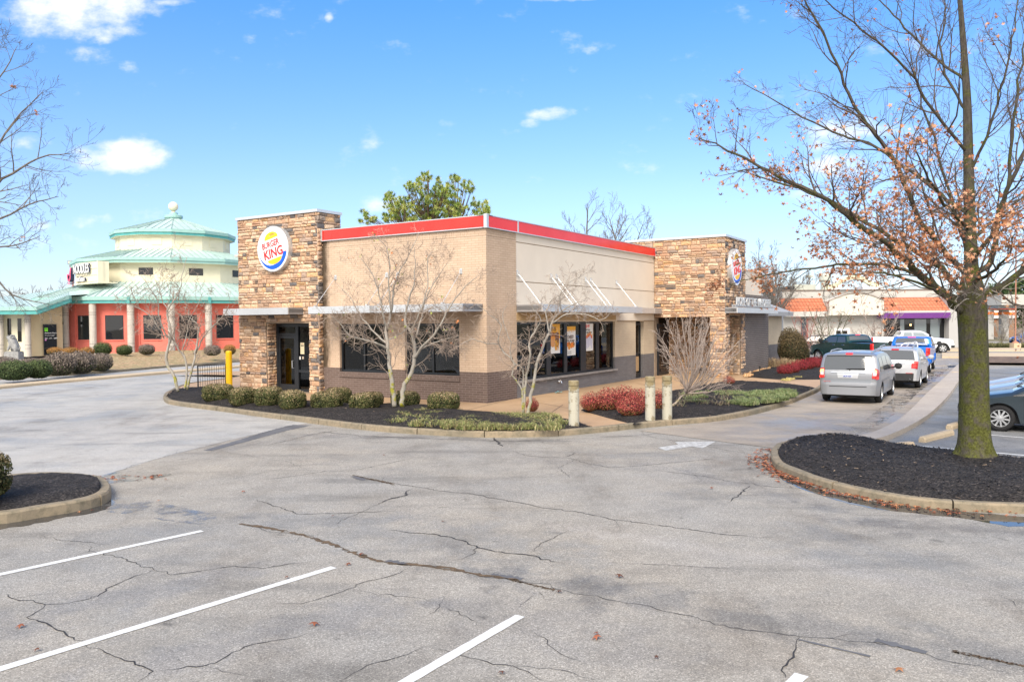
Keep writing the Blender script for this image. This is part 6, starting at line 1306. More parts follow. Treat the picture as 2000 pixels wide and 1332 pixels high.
# --- crape myrtles ---
CM = dict(nseg=4, wob=.24, up=.03, kids=(5, 5, 4), ang=(30, 72), lr=.54, rr=.60, rmin=.0032, r0=.014, u=.08)
def ch(L, Y0): return [D(u, v, Y0+dy) for u, v, dy in L]
c1 = G(782, 794, .28); Y1 = c1.y; zz = lambda x, y: (640+x/3.7, 440+y/3.7)
def Z1(L): return [D(*zz(x, y), Y1+dy) for x, y, dy in L]
bare_tree('crape_myrtle', 'large twin-trunked crape myrtle with mossy pale bark before the brown brick wall', c1, seed=4, C=CM, mat=M_crape, tmat=M_ctwig, lfp=.004, lfn=2, lfsize=.045, lfcol=[(.5, .2, .08), (.35, .4, .1)], group='crape myrtles by the restaurant',
    limbs=[(Z1([(483, 1310, 0), (470, 1190, 0), (450, 1050, -.05), (445, 960, 0), (432, 860, 0), (420, 760, .1), (455, 650, .2), (475, 500, .3), (500, 370, .4), (580, 230, .5), (660, 60, .6)]), .125, 17, .95, 2),
           (Z1([(540, 1310, 0), (548, 1170, 0), (600, 1080, 0), (625, 980, 0), (625, 860, .1), (600, 770, .2), (560, 690, .3), (580, 560, .3), (620, 430, .3), (630, 300, .4), (625, 160, .4)]), .12, 17, .95, 2),
           (Z1([(625, 960, 0), (680, 880, -.2), (760, 800, -.4), (830, 690, -.5), (900, 560, -.6), (1000, 440, -.7), (1100, 360, -.8)]), .075, 15, .95, 2),
           (Z1([(430, 890, 0), (340, 850, -.3), (230, 820, -.5), (150, 790, -.7), (90, 710, -.8), (20, 650, -.9)]), .065, 14, .9, 2), (Z1([(425, 850, 0), (350, 790, .3), (290, 720, .4), (230, 640, .5), (160, 520, .6), (60, 420, .7)]), .05, 12, .9, 2),
           (Z1([(430, 760, 0), (400, 640, -.3), (370, 500, -.4), (320, 350, -.5), (220, 220, -.6)]), .05, 12, .9, 2), (Z1([(640, 800, 0), (680, 650, .3), (710, 520, .4), (790, 380, .5), (880, 260, .6)]), .05, 12, .9, 2), (Z1([(600, 780, 0), (660, 640, -.3), (720, 450, -.4), (725, 240, -.4), (780, 190, -.4)]), .045, 12, .85, 2),
           (Z1([(660, 900, 0), (770, 850, .4), (860, 820, .6), (940, 800, .8)]), .045, 12, .8, 2), (Z1([(460, 640, 0), (440, 450, -.2), (450, 300, -.3), (420, 160, -.3), (350, 90, -.4)]), .045, 12, .85, 2), (Z1([(440, 830, 0), (500, 800, -.5), (560, 760, -.9), (600, 700, -1.2)]), .035, 9, .8, 2)])
c2 = G(1030, 811, .20); Y2 = c2.y; zz2 = lambda x, y: (900+x/2.895, 400+y/2.895)
def Z2(L): return [D(*zz2(x, y), Y2+dy) for x, y, dy in L]
CM2 = dict(CM); CM2['kids'] = (4, 4, 3)
bare_tree('crape_myrtle', 'small crooked grey crape myrtle at the brick corner, its base in the green grass clumps', c2, seed=15, C=CM2, mat=M_crape, tmat=M_ctwig, lfp=0, group='crape myrtles by the restaurant',
    limbs=[(Z2([(375, 1195, 0), (400, 1080, 0), (430, 900, 0), (480, 770, .05), (520, 660, .1), (570, 600, .2), (640, 560, .3), (720, 540, .4)]), .085, 15, .72, 2), (Z2([(355, 1195, 0), (365, 1000, 0), (390, 870, -.05), (385, 780, -.05), (430, 700, -.1), (450, 640, -.2), (400, 580, -.3)]), .065, 13, .7, 2),
           (Z2([(350, 1190, 0), (345, 1050, -.05), (290, 960, -.1), (300, 890, -.1), (230, 820, -.1), (210, 760, -.2), (230, 680, -.2), (160, 620, -.3), (90, 560, -.4)]), .05, 14, .7, 2), (Z2([(355, 1080, 0), (350, 930, .05), (290, 880, .1), (280, 780, .2), (240, 640, .3), (260, 560, .3)]), .045, 12, .7, 2),
           (Z2([(520, 670, 0), (600, 620, -.2), (700, 620, -.4), (800, 650, -.5), (850, 600, -.6)]), .035, 11, .65, 2), (Z2([(500, 720, 0), (480, 600, .2), (540, 520, .3), (640, 480, .4)]), .035, 11, .65, 2), (Z2([(210, 790, 0), (130, 780, -.2), (60, 760, -.3), (0, 790, -.4)]), .025, 8, .6, 2), (Z2([(570, 600, 0), (560, 520, -.3), (600, 450, -.4), (700, 400, -.5)]), .03, 10, .65, 2)])
c3 = G(358, 764, .30); Y3 = c3.y; zz3 = lambda x, y: (230+x/4.44, 480+y/4.44)
def Z3(L): return [D(*zz3(x, y), Y3+dy) for x, y, dy in L]
bare_tree('crape_myrtle', 'leaning three-stemmed crape myrtle at the far left tip of the main planting bed', c3, seed=25, C=dict(CM, rmin=.005, kids=(5, 4, 3)), mat=M_crape, tmat=M_ctwig, lfp=0, group='crape myrtles by the restaurant',
    limbs=[(Z3([(525, 1260, 0), (480, 1120, 0), (420, 1000, 0), (445, 850, 0), (460, 750, 0), (430, 600, .1), (440, 540, .1), (500, 460, .2), (540, 380, .3), (560, 250, .4), (600, 100, .5)]), .10, 14, 1.1, 2),
           (Z3([(580, 1240, 0), (600, 1100, .1), (575, 960, .1), (520, 890, .1), (470, 800, .1), (420, 780, -.1), (370, 640, -.2), (340, 480, -.3), (270, 360, -.4), (200, 250, -.5)]), .075, 14, 1.1, 2), (Z3([(605, 1245, 0), (650, 1050, -.1), (680, 880, -.1), (700, 740, -.1), (690, 680, -.1), (620, 620, -.2), (610, 560, -.3)]), .075, 13, .9, 2),
           (Z3([(680, 930, 0), (740, 800, -.2), (830, 690, -.3), (920, 600, -.4), (960, 520, -.5)]), .045, 9, .9, 2), (Z3([(560, 900, 0), (600, 760, .3), (620, 640, .4), (700, 500, .5), (740, 400, .6)]), .035, 10, .9, 2), (Z3([(440, 560, 0), (380, 460, .4), (360, 340, .6), (380, 200, .8)]), .035, 10, .9, 2), (Z3([(400, 800, 0), (350, 700, -.4), (250, 580, -.6), (120, 520, -.8), (20, 500, -1)]), .04, 10, .9, 2)])
# leaning many-stemmed shrub tree near the bollards
c4 = G(1316, 796, .20); Y4 = c4.y; zz4 = lambda x, y: (1180+x/6.66, 600+y/6.66)
def Z4(L): return [D(*zz4(x, y), Y4+dy) for x, y, dy in L]
CT = dict(nseg=4, wob=.16, up=.10, kids=(3, 3), ang=(20, 45), lr=.6, rr=.65, rmin=.0045, r0=.02, u=.12, t0=.25)
LL = [(Z4([(890, 1290, 0), (980, 1190, 0), (1060, 1120, 0)]), .085, 1, .3, 0)]
for x, y, dy in ((750, 400, -.2), (850, 250, .3), (930, 180, -.5), (1010, 140, .2), (1120, 110, .6), (1190, 150, -.6), (1290, 110, .2), (1350, 220, -.3), (1480, 300, .4), (1560, 430, .6), (1620, 480, -.4), (1750, 440, .2), (1780, 560, -.2), (1640, 760, -.5), (730, 560, .3), (760, 480, .7), (930, 880, -.6), (1300, 260, .9), (1100, 240, -.9), (1450, 420, -.9), (1660, 1010, .1), (1560, 990, -.5), (1240, 330, -.3), (1380, 170, .8), (880, 330, -.2)):
    LL.append((Z4([(1060, 1120, 0), ((1060*2+x)/3+60, (1120*2+y)/3+30, dy*.4), ((1060+2*x)/3+25, (1120+2*y)/3, dy*.8), (x, y, dy)]), .036, 9, .52, 1))
bare_tree('leaning_shrub', 'leaning leafless shrub with many pale stems in front of the dark stone entrance', c4, 'shrub', 33, limbs=LL, C=CT, mat=M_twig, lfp=0, thin=.62, more=1.3)
# pine and bare trees behind the restaurant
pb = D(840, 600, 62); pb.z = 0; T = Tree(44); t = thing('pine_tree', 'round-topped green pine rising behind the red roof band', 'tree', pb)
T.limb([pb, pb+Vector((.2, 0, 6)), pb+Vector((0, 0, 11.5))], .4, .15, 8, 4); T.limb([pb+Vector((.1, 0, 5)), pb+Vector((-1.5, .3, 9)), pb+Vector((-2.2, 0, 12.5))], .2, .04); T.limb([pb+Vector((.1, 0, 6)), pb+Vector((1.5, -.3, 9.5)), pb+Vector((2.8, 0, 12.5))], .2, .04)
zz5 = lambda x, y: (680+x/6.67, 320+y/6.67); r = random.Random(6); clumps = []
for cx, cy, rx, ry, n_ in ((1010, 170, 90, 55, 16), (800, 280, 80, 50, 12), (960, 270, 110, 80, 20), (1380, 200, 80, 60, 16), (1550, 310, 90, 90, 22), (1250, 320, 130, 80, 30), (1130, 430, 180, 110, 48), (1350, 430, 150, 120, 40), (860, 380, 110, 70, 12), (730, 520, 110, 90, 30), (560, 540, 110, 120, 30), (540, 430, 70, 60, 10), (200, 700, 70, 90, 14), (280, 760, 60, 60, 8), (1000, 580, 200, 120, 60), (1250, 590, 220, 110, 60), (700, 680, 160, 80, 34), (1450, 590, 120, 80, 26), (1660, 560, 70, 90, 14), (1780, 560, 90, 80, 22), (560, 700, 120, 70, 26), (1180, 200, 25, 40, 5), (350, 730, 30, 40, 4), (1640, 480, 30, 40, 4), (1150, 700, 400, 90, 90), (1750, 650, 100, 60, 22)):
    for _ in range(int(n_*1.2)): a = r.uniform(0, 6.28); q = math.sqrt(r.random()); u, v = zz5(cx+rx*q*math.cos(a), cy+ry*q*math.sin(a)); clumps.append(D(u, v, 62+r.gauss(0, 1.4)))
nm = MB(); GC = [(.16, .24, .05), (.23, .31, .06), (.31, .36, .07), (.12, .17, .05), (.36, .39, .09), (.40, .42, .12)]
for c in clumps:
    col = r.choice(GC); 
    for _ in range(44):
        d = Vector((r.gauss(0, 1), r.gauss(0, 1), r.gauss(0, 1)+.5)).normalized(); L_ = r.uniform(.18, .34); w_ = d.orthogonal().normalized()*.022; e = c+d*L_; k = r.uniform(.6, 1.4); nm.add([c-w_, c+w_, e], [(0, 1, 2)], 0, tuple(x*k for x in col))
hub = [pb+Vector((-1.8, 0, 10)), pb+Vector((0, 0, 10.5)), pb+Vector((2, 0, 10)), pb+Vector((0, 0, 8.5)), pb+Vector((-2.5, 0, 8))]
for c in clumps[::3]: h = min(hub, key=lambda q: (q-c).length); T.limb([h, h.lerp(c, .5)+Vector((0, 0, -.3)), c], .045, .02, 4, 3)
shift(T.mb, pb).build('trunk', M_brownbark, t, recalc=False); shift(nm, pb).build('needle_crown', M_leafattr, t, recalc=False)
CB = dict(nseg=4, wob=.13, up=.10, kids=(4, 4, 3), ang=(22, 50), lr=.56, rr=.6, rmin=.011, r0=.05, u=.1)
def back_tree(label, u, vtop, Y, seed, spread=1.0, n=6, name='bare_tree', group=None, mat=None, lfp=0, lvl=2, C=CB):
    b = D(u, 620, Y); b.z = 0; h = D(u, vtop, Y).z; r = random.Random(seed); L_ = []
    L_.append(([b, b+Vector((0, 0, h*.4)), b+Vector((r.uniform(-.3, .3), 0, h*.72)), b+Vector((r.uniform(-.6, .6), 0, h*.98))], .018*h+.04, 12, h*.2, lvl))
    for i in range(n):
        a = 6.28*i/n+r.uniform(-.3, .3); z0 = h*r.uniform(.22, .5); e = Vector((math.cos(a), math.sin(a), 0))*h*.30*spread*r.uniform(.7, 1.2); L_.append(([b+Vector((0, 0, z0)), b+e*.45+Vector((0, 0, z0+h*.15)), b+e+Vector((0, 0, z0+h*r.uniform(.3, .45)))], .010*h+.02, 9, h*.17, lvl))
    return bare_tree(name, label, b, seed=seed, limbs=L_, thin=.8, C=dict(C, rmin=max(.008, Y*.00014)), mat=mat or M_greybark, lfp=lfp, group=group)
back_tree('bare forked tree behind the middle of the red roof band', 1150, 392, 70, 51, 1.1, 7)
back_tree('bare slender tree behind the roof band just left of the far stone tower', 1200, 415, 74, 52, .8, 6)
back_tree('low bare treetop showing above the far stone tower roof edge', 1262, 452, 80, 53, .9, 6)
back_tree('bare tree between the far tower and the clay tile roof', 1510, 492, 78, 54, .9, 7)
back_tree('second bare tree left of the white taco parapet', 1545, 520, 92, 55, 1.1, 7)
back_tree('twiggy bare tree behind the left end of the clay tile roof', 1480, 490, 95, 56, 1.1, 7)
CS2 = dict(nseg=4, wob=.2, up=.05, kids=(4, 4), ang=(30, 65), lr=.58, rr=.62, rmin=.012, r0=.03, u=.1)
def small_tree(label, u, v, vtop, seed, spread=1.3, mat=None, lfp=0, n=6, cols=OAKC):
    b = G(u, v); h = D(u, vtop, b.y).z; r = random.Random(seed); L_ = []
    for i in range(n):
        a = 6.28*i/n+r.uniform(-.3, .3); e = Vector((math.cos(a), math.sin(a), 0))*h*.42*spread*r.uniform(.6, 1.1); z0 = h*.16; L_.append(([b, b+Vector((0, 0, z0))+e*.1, b+e*.55+Vector((0, 0, z0+h*.35)), b+e+Vector((0, 0, h*r.uniform(.75, 1)))], .045, 10, h*.26, 1))
    bare_tree('small_tree', label, b, seed=seed, limbs=L_, thin=.9, C=dict(CS2, rmin=max(.006, b.y*.00015)), mat=mat or M_crape, lfp=lfp, lfcol=cols, lfsize=.06)
small_tree('small bare tree with mossy forked trunk in front of the purple awning', 1718, 689, 600, 61, 1.25, M_twig)
small_tree('low bare shrub tree in front of the white service window wall', 1690, 689, 634, 62, 1.2, M_twig)
small_tree('crooked shrub tree with brown dead leaves beside the dark green pickup', 1592, 700, 606, 63, .95, M_twig, .10, 5, [(.22, .10, .06), (.30, .14, .08)])
small_tree('mossy small tree with curled brown leaves between the brown shrub and the minivan', 1623, 704, 598, 64, .9, M_oak, .12, 5, [(.22, .10, .06), (.30, .14, .08)])
small_tree('thin reddish-stemmed tree beside the black menu panel', 1572, 697, 610, 65, .8, simple('red_twig', (.30, .12, .10), .8), 0, 4)
small_tree('small grey pruned tree in front of the petrol pumps', 1957, 676, 614, 66, .8, M_crape, 0, 6)
small_tree('pinkish bare crape tree right of the brown lamp pole', 1997, 677, 600, 67, .9, M_twig, 0, 6)
small_tree('pinkish bare crape tree at the right frame edge by the petrol station', 2030, 677, 596, 68, .9, M_twig, 0, 6)
# far bands of trees: individual bare crowns low on the horizon
r = random.Random(70)
for i, u in enumerate([-60, -15, 25, 60, 92, 122]): back_tree('hazy bare tree number %s of the far row beyond the noodle restaurant wing' % ['one', 'two', 'three', 'four', 'five', 'six'][i] if False else ['outermost bare tree of the far row behind the teal wing roof', 'bare tree of the far row nearest the left frame edge', 'wide bare tree of the far row above the cream wing wall', 'bare tree of the far row above the stone lion', 'bare tree of the far row above the glass door', 'bare tree of the far row nearest the floodlight pole'][i], u, 556+r.uniform(-6, 16), 125+r.uniform(-8, 8), 80+i, 1.3, 5, lvl=1, group='bare trees on the left horizon')
back_tree('rusty-leaved tree left of the petrol station canopy', 1935, 548, 125, 90, 1.2, 6, lfp=.3, lvl=1)
def blob_tree(label, u, vtop, Y, wd, seed, cols, group=None, name='evergreen_tree'):
    b = D(u, 620, Y); b.z = 0; h = D(u, vtop, Y).z; r = random.Random(seed); t = thing(name, label, 'tree', b, 0, group); m = MB(); m.tube([(0, 0, 0), (0, 0, h*.7)], [.3, .1], 7); m.build('trunk', M_brownbark, t)
    m = MB()
    for _ in range(1500): a = r.uniform(0, 6.28); q = r.random()**.5; z = r.uniform(.15, 1); rr = wd*q*math.sqrt(max(.05, 1-(abs(z-.5)*1.9)**2)); c = Vector((rr*math.cos(a), rr*math.sin(a), h*z+r.gauss(0, .2))); leaves(m, [c], r, .32, cols, False, .2)
    m.build('crown', M_leafattr, t, recalc=False)
EG = [(.05, .085, .03), (.08, .12, .04), (.035, .06, .022)]
blob_tree('dark evergreen left of the white parapet of the taco restaurant', 1512, 578, 105, 3.4, 91, EG); blob_tree('rounded evergreen seen behind the small rooftop lamp post', 1590, 588, 115, 4, 92, EG); blob_tree('evergreen behind the right side of the oak trunk', 1960, 556, 135, 4.5, 93, EG); blob_tree('evergreen at the right edge above the petrol station', 2004, 545, 138, 5, 94, EG)
# --- clipped shrubs ---
def bush_mesh(seed, sx, sy, sz, n, size, top, side, core, boxy=2.6, rag=.0, topf=.62):
    r = random.Random(seed); m = MB(); e = 2/boxy
    def sp(a, b):
        f = lambda x: math.copysign(abs(x)**e, x); return Vector((sx*f(math.cos(b))*f(math.cos(a)), sy*f(math.cos(b))*f(math.sin(a)), sz*.5+sz*.5*f(math.sin(b))))
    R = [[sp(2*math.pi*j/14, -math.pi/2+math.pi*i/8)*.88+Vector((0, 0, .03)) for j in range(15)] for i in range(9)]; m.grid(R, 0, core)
    for _ in range(n):
        a = r.uniform(0, 6.283); b = math.asin(r.uniform(-.95, 1)); p = sp(a, b)*r.uniform(.90, 1.03+rag); nn = Vector((p.x/sx, p.y/sy, (p.z-sz/2)/(sz/2))).normalized(); t = p.z/sz
        nn = (nn+Vector((r.gauss(0, .5), r.gauss(0, .5), r.gauss(0, .5)))).normalized(); b_ = nn.orthogonal().normalized(); b_.rotate(Matrix.Rotation(r.uniform(0, 6.28), 3, nn)); c_ = nn.cross(b_); s_ = size*r.uniform(.6, 1.3)
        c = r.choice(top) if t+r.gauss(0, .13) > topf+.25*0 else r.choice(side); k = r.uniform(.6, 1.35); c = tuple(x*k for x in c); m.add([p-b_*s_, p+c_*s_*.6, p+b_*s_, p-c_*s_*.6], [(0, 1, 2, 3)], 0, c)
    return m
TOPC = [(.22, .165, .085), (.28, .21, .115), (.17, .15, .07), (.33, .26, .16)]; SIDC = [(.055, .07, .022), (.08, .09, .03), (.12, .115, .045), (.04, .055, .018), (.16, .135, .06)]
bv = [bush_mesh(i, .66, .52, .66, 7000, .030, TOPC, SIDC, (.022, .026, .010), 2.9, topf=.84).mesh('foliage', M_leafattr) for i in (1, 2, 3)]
def bush(name, label, cat, me, loc, s_, rz=0, group=None, sz=None):
    o = bpy.data.objects.new(name, me); COL.objects.link(o); o.location = loc; o.scale = (s_[0], s_[1], s_[2]); o.rotation_euler = (0, 0, rz); tag(o, label, cat, group); return o
bx = [('first clipped box shrub beside the black railing, leftmost of the row', 417, 786, 60, 33), ('clipped box shrub below the left pier of the stone entrance', 466, 794, 54, 34), ('clipped box shrub in front of the glass entrance door', 517, 796, 60, 37), ('clipped box shrub in front of the right pier of the stone entrance', 563, 802, 64, 36),
      ('clipped box shrub with a brown leaf on top, front row under the brown wall', 632, 803, 62, 35), ('rear clipped box shrub against the brown wall, half behind the leaf-topped one', 655, 792, 52, 32), ('clipped box shrub left of the twin trunks, front row', 707, 804, 62, 33), ('rear clipped box shrub left of the twin trunks, close to the wall', 724, 795, 52, 26), ('clipped box shrub directly behind the twin mossy trunks', 788, 797, 58, 30), ('clipped box shrub right of the twin trunks, alone before the brick corner', 864, 806, 64, 36)]
for i, (lab, u, v, wpx, hpx) in enumerate(bx):
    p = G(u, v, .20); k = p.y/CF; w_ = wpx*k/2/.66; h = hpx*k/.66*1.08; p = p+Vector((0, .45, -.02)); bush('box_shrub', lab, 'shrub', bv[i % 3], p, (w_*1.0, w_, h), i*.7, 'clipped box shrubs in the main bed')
# hedge bush at the left frame edge
p = G(-80, 985, .2); me = bush_mesh(9, .62, .6, 1.0, 12000, .022, TOPC, SIDC, (.025, .028, .012), 3.0, topf=.8).mesh('foliage', M_leafattr); bush('box_shrub', 'tall clipped box shrub cut off by the left frame edge on the small island', 'shrub', me, p, (1, 1, .80))
# purple-brown and green shrubs in front of the noodle restaurant
gv = [bush_mesh(20+i, .9, .8, 1.25, 4200, .05, [(.19, .155, .13), (.25, .20, .165), (.14, .115, .095)], [(.12, .10, .08), (.05, .07, .025), (.09, .08, .05)], (.03, .026, .02), 2.2, .12, .45).mesh('foliage', M_leafattr) for i in range(3)]
ev = [bush_mesh(30+i, .9, .8, 1.15, 4200, .05, [(.06, .09, .03), (.10, .13, .05)], [(.03, .05, .018), (.05, .075, .025)], (.015, .02, .008), 2.2, .12, .6).mesh('foliage', M_leafattr) for i in range(2)]
ov = bush_mesh(40, .9, .8, 1.1, 3800, .05, [(.40, .20, .06), (.30, .16, .05)], [(.16, .10, .035), (.10, .09, .03)], (.04, .03, .012), 2.2, .15, .5).mesh('foliage', M_leafattr)
for i, (lab, u, v, wpx, hpx, me) in enumerate([('dark green shrub of the noodle restaurant bed at the left frame edge', 28, 737, 56, 38, ev[0]), ('purplish shrub behind the dark green one at the left frame edge', 10, 722, 50, 28, gv[0]), ('green and grey shrub right of the lion statue, front row', 76, 733, 48, 36, ev[1]), ('low purplish shrub just under the stone lion', 62, 715, 40, 20, gv[1]),
      ('purplish twiggy shrub in front of the glass door', 118, 728, 52, 42, gv[0]), ('wide purplish shrub below the first red wall window', 158, 724, 56, 40, gv[1]), ('purplish shrub with a green side, last of the row beside the leafy lawn', 196, 719, 42, 32, gv[2]), ('small purplish shrub behind the front row below the beige wall', 105, 712, 36, 22, gv[2])]):
    p = G(u, v+6, .12); k = p.y/CF; bush('bed_shrub', lab, 'shrub', me, p, (wpx*k/1.8, wpx*k/1.8, hpx*k/1.25), i, 'shrubs in the noodle restaurant bed')
for i, (lab, u, v, wpx, hpx, me) in enumerate([('orange-brown shrub left of the glass door corner', 108, 694, 26, 14, ov), ('orange-brown shrub against the first red wall panel', 138, 696, 28, 16, ov), ('olive-orange shrub at the foot of the first column', 170, 697, 26, 17, ov), ('spiky dark shrub under the second red wall window', 201, 694, 30, 22, ev[0]), ('round green shrub beside the second column', 243, 694, 27, 18, ev[1]), ('grey twiggy shrub under the third red wall window', 287, 693, 30, 17, gv[1]), ('grey-green shrub at the foot of the fourth column', 415, 695, 29, 17, gv[2]), ('spiky shrub behind the yellow bollard', 449, 693, 20, 18, ov)]):
    p = G(u, v, .55); k = p.y/CF; bush('wall_shrub', lab, 'shrub', me, p, (wpx*k/1.8, wpx*k/1.8, hpx*k/1.1), i, 'shrubs along the red wall')
# red nandina shrubs
RC = [(.33, .05, .05), (.42, .10, .07), (.24, .035, .045), (.46, .17, .11), (.16, .03, .03)]; RS = [(.22, .05, .04), (.20, .12, .04), (.30, .08, .05), (.12, .10, .03)]
rv = [bush_mesh(50+i, .55, .5, .8, 4200, .030, RC, RS, (.05, .02, .015), 1.9, .34, .45).mesh('foliage', M_leafattr) for i in range(3)]
for i, (lab, u, v, wpx, hpx) in enumerate([('crimson nandina, leftmost of the clump by the bollards', 1157, 805, 36, 30), ('crimson nandina behind and left of centre in the clump', 1190, 806, 44, 38), ('tall crimson nandina at the back of the clump', 1222, 800, 46, 36), ('pinkish nandina in the front middle of the clump', 1235, 816, 48, 32), ('crimson nandina right of the clump, touching the left of the paired bollards', 1250, 806, 40, 36), ('olive-red nandina seen between the paired bollards', 1288, 806, 34, 34), ('tiny crimson nandina beside the corner crape myrtle', 1040, 806, 22, 22), ('small crimson nandina at the foot of the far stone pier', 1427, 753, 18, 14)]):
    p = G(u, v, .17); k = p.y/CF; bush('nandina_shrub', lab, 'shrub', rv[i % 3], p+Vector((0, .25, 0)), (wpx*k/1.08, wpx*k/1.08, hpx*k/.82), i*1.3, 'red nandina shrubs')
rd = [bush_mesh(60+i, .55, .5, .8, 3000, .034, [(.22, .02, .028), (.29, .04, .045)], [(.15, .018, .02), (.20, .06, .03)], (.04, .01, .01), 1.9, .32, .4).mesh('foliage', M_leafattr) for i in range(2)]
for i, (lab, u, v) in enumerate([('bright red low shrub, left end of the row by the drive lane', 1533, 735), ('bright red low shrub, second from the left in the drive lane row', 1548, 731), ('bright red low shrub, third from the left in the drive lane row', 1563, 727), ('bright red low shrub, third from the right in the drive lane row', 1576, 724), ('bright red low shrub, second from the right in the drive lane row', 1588, 722), ('bright red low shrub, right end of the row near the minivan', 1598, 721)]):
    p = G(u, v, .17); k = p.y/CF; bush('red_shrub', lab, 'shrub', rd[i % 2], p, (24*k/1.08, 24*k/1.08, 20*k/.82), i*1.1, 'bright red shrubs by the drive lane')
# teardrop clipped shrub and dead grasses beside it
m = bush_mesh(70, 1.0, .8, 2.2, 8000, .045, [(.10, .075, .035), (.13, .095, .05)], [(.035, .04, .015), (.06, .05, .022), (.09, .065, .032)], (.03, .026, .014), 2.3, .03, .55)
p = G(1552, 712, .15); m.v = [(v[0]*(1.05-.45*max(0, v[2]/2.2))+.0-.28*max(0, v[2]/2.2)**1.5, v[1]*(1-.3*v[2]/2.2), v[2]) for v in m.v]
bush('clipped_shrub', 'big brown-green shrub clipped to a slanted teardrop by the rear tan wall', 'shrub', m.mesh('foliage', M_leafattr), p, (1.05, 1, 1.0))
def grass(name, label, spots, n, h, cols, seed, cat='grass', wd=.012, lean=.5):
    r = random.Random(seed); m = MB()
    for (c, rad) in spots:
        for _ in range(n):
            a = r.uniform(0, 6.28); q = c+Vector((math.cos(a), math.sin(a), 0))*rad*math.sqrt(r.random()); b = r.uniform(0, 6.28); d = Vector((math.cos(b), math.sin(b), 0)); w_ = Vector((-d.y, d.x, 0))*wd; hh = h*r.uniform(.5, 1.2); l_ = lean*hh*r.uniform(.3, 1.5); p1 = q+d*l_*.45+Vector((0, 0, hh*.75)); p2 = q+d*l_*1.2+Vector((0, 0, hh*r.uniform(.5, 1))); col = r.choice(cols); k = r.uniform(.7, 1.3); col = tuple(x*k for x in col)
            m.add([q-w_, q+w_, p1+w_*.8, p1-w_*.8, p2], [(0, 1, 2, 3), (3, 2, 4)], 0, col)
    o = m.build(name, M_leafattr, recalc=False); tag(o, label, cat); return stuff(o)
GG = [(.22, .25, .085), (.30, .31, .12), (.15, .19, .06), (.38, .34, .17), (.26, .20, .10)]
r = random.Random(90); sp_ = []
for (u0, u1, v0, v1, n_) in ((765, 870, 810, 834, 26), (820, 905, 803, 812, 12), (905, 1085, 812, 840, 170), (860, 920, 826, 838, 14), (1085, 1100, 822, 832, 4)):
    for _ in range(n_): sp_.append((G(r.uniform(u0, u1), r.uniform(v0, v1), .18), r.uniform(.10, .24)))
grass('liriope_grass', 'tufts of yellow-green grass spilling over the front of the main planting bed', sp_, 60, .14, GG, 91, lean=1.1, wd=.007)
sp_ = []
for (u0, u1, v0, v1, n_) in ((1430, 1530, 768, 794, 50), (1400, 1450, 766, 775, 10), (1470, 1550, 765, 775, 22), (1330, 1400, 768, 790, 12)):
    for _ in range(n_): u = r.uniform(u0, u1); v = r.uniform(v0, v1); v = min(v, 794-(u-1440)*.14) if u > 1440 else v; sp_.append((G(u, v, .22), .2))
grass('fine_grass', 'bright green grass patch in the middle bed beside the drive lane kerb', sp_, 120, .15, [(.19, .26, .10), (.25, .30, .13), (.32, .32, .17), (.14, .20, .07)], 92, lean=1.0, wd=.007)
grass('dead_grass', 'dead brown grasses around the foot of the teardrop shrub', [(G(u, v, .2), .35) for u, v in ((1510, 716), (1522, 718), (1535, 716), (1545, 719), (1560, 720))], 130, .55, [(.34, .24, .14), (.28, .19, .11), (.42, .32, .2)], 93)
grass('yellow_groundcover', 'pale yellow ground cover in front of the bright red shrubs', [(G(u, v, .17), .22) for u, v in ((1545, 741), (1558, 738), (1568, 736), (1535, 743))], 110, .10, [(.55, .48, .2), (.45, .4, .15)], 94)
grass('dead_twigs', 'thin dead grasses and twigs under the leaning shrub', [(G(r.uniform(1330, 1430), r.uniform(768, 796), .2), .25) for _ in range(26)], 40, .2, [(.25, .2, .15), (.2, .14, .1), (.3, .3, .15)], 95, lean=1.5, wd=.006)
# low boxwood row across the road
lv = bush_mesh(80, .8, .8, .9, 1600, .05, [(.15, .15, .06), (.2, .19, .09)], [(.07, .08, .03), (.1, .1, .04)], (.03, .035, .015), 2.3, .05, .6).mesh('foliage', M_leafattr)
for i, (lab, u) in enumerate([('low round shrub across the road hidden partly by the oak trunk edge', 1937), ('low round shrub across the road below the red bin', 1953), ('low round shrub across the road left of the concrete lamp base', 1970), ('low round shrub across the road right of the concrete lamp base', 1999), ('low round shrub across the road outermost to the right', 2016)]):
    p = G(u, 681.5); k = p.y/CF; bush('hedge_shrub', lab, 'shrub', lv, p, (17*k/1.6, 17*k/1.6, 12*k/.9), i, 'low shrubs across the road')
# ---------------- street furniture and small things ----------------
def bollard(label, u, v, vtop, group):
    p = G(u, v, .16); h = D(u, vtop, p.y).z-p.z; r_ = .138; t = thing('concrete_bollard', label, 'bollard', p, 0, group); mb = MB()
    mb.lathe([(r_, -.1), (r_, h-.30), (r_-.018, h-.295), (r_-.018, h-.28), (r_, h-.275), (r_, h-.15), (r_-.018, h-.145), (r_-.018, h-.13), (r_, h-.125), (r_, h-.02), (r_-.02, h), (.001, h+.004)], (0, 0, 0), 22)
    mb.build('post', M_boll, t, smooth=False); return t
bollard('weathered cream concrete bollard standing alone beside the grass clumps', 1121, 833, 743, 'concrete bollards')
bollard('mossy-topped concrete bollard, left one of the close pair by the nandinas', 1270, 820, 735, 'concrete bollards')
bollard('mossy-topped concrete bollard, right one of the close pair, nearest the leaning shrub', 1303, 818, 734, 'concrete bollards')
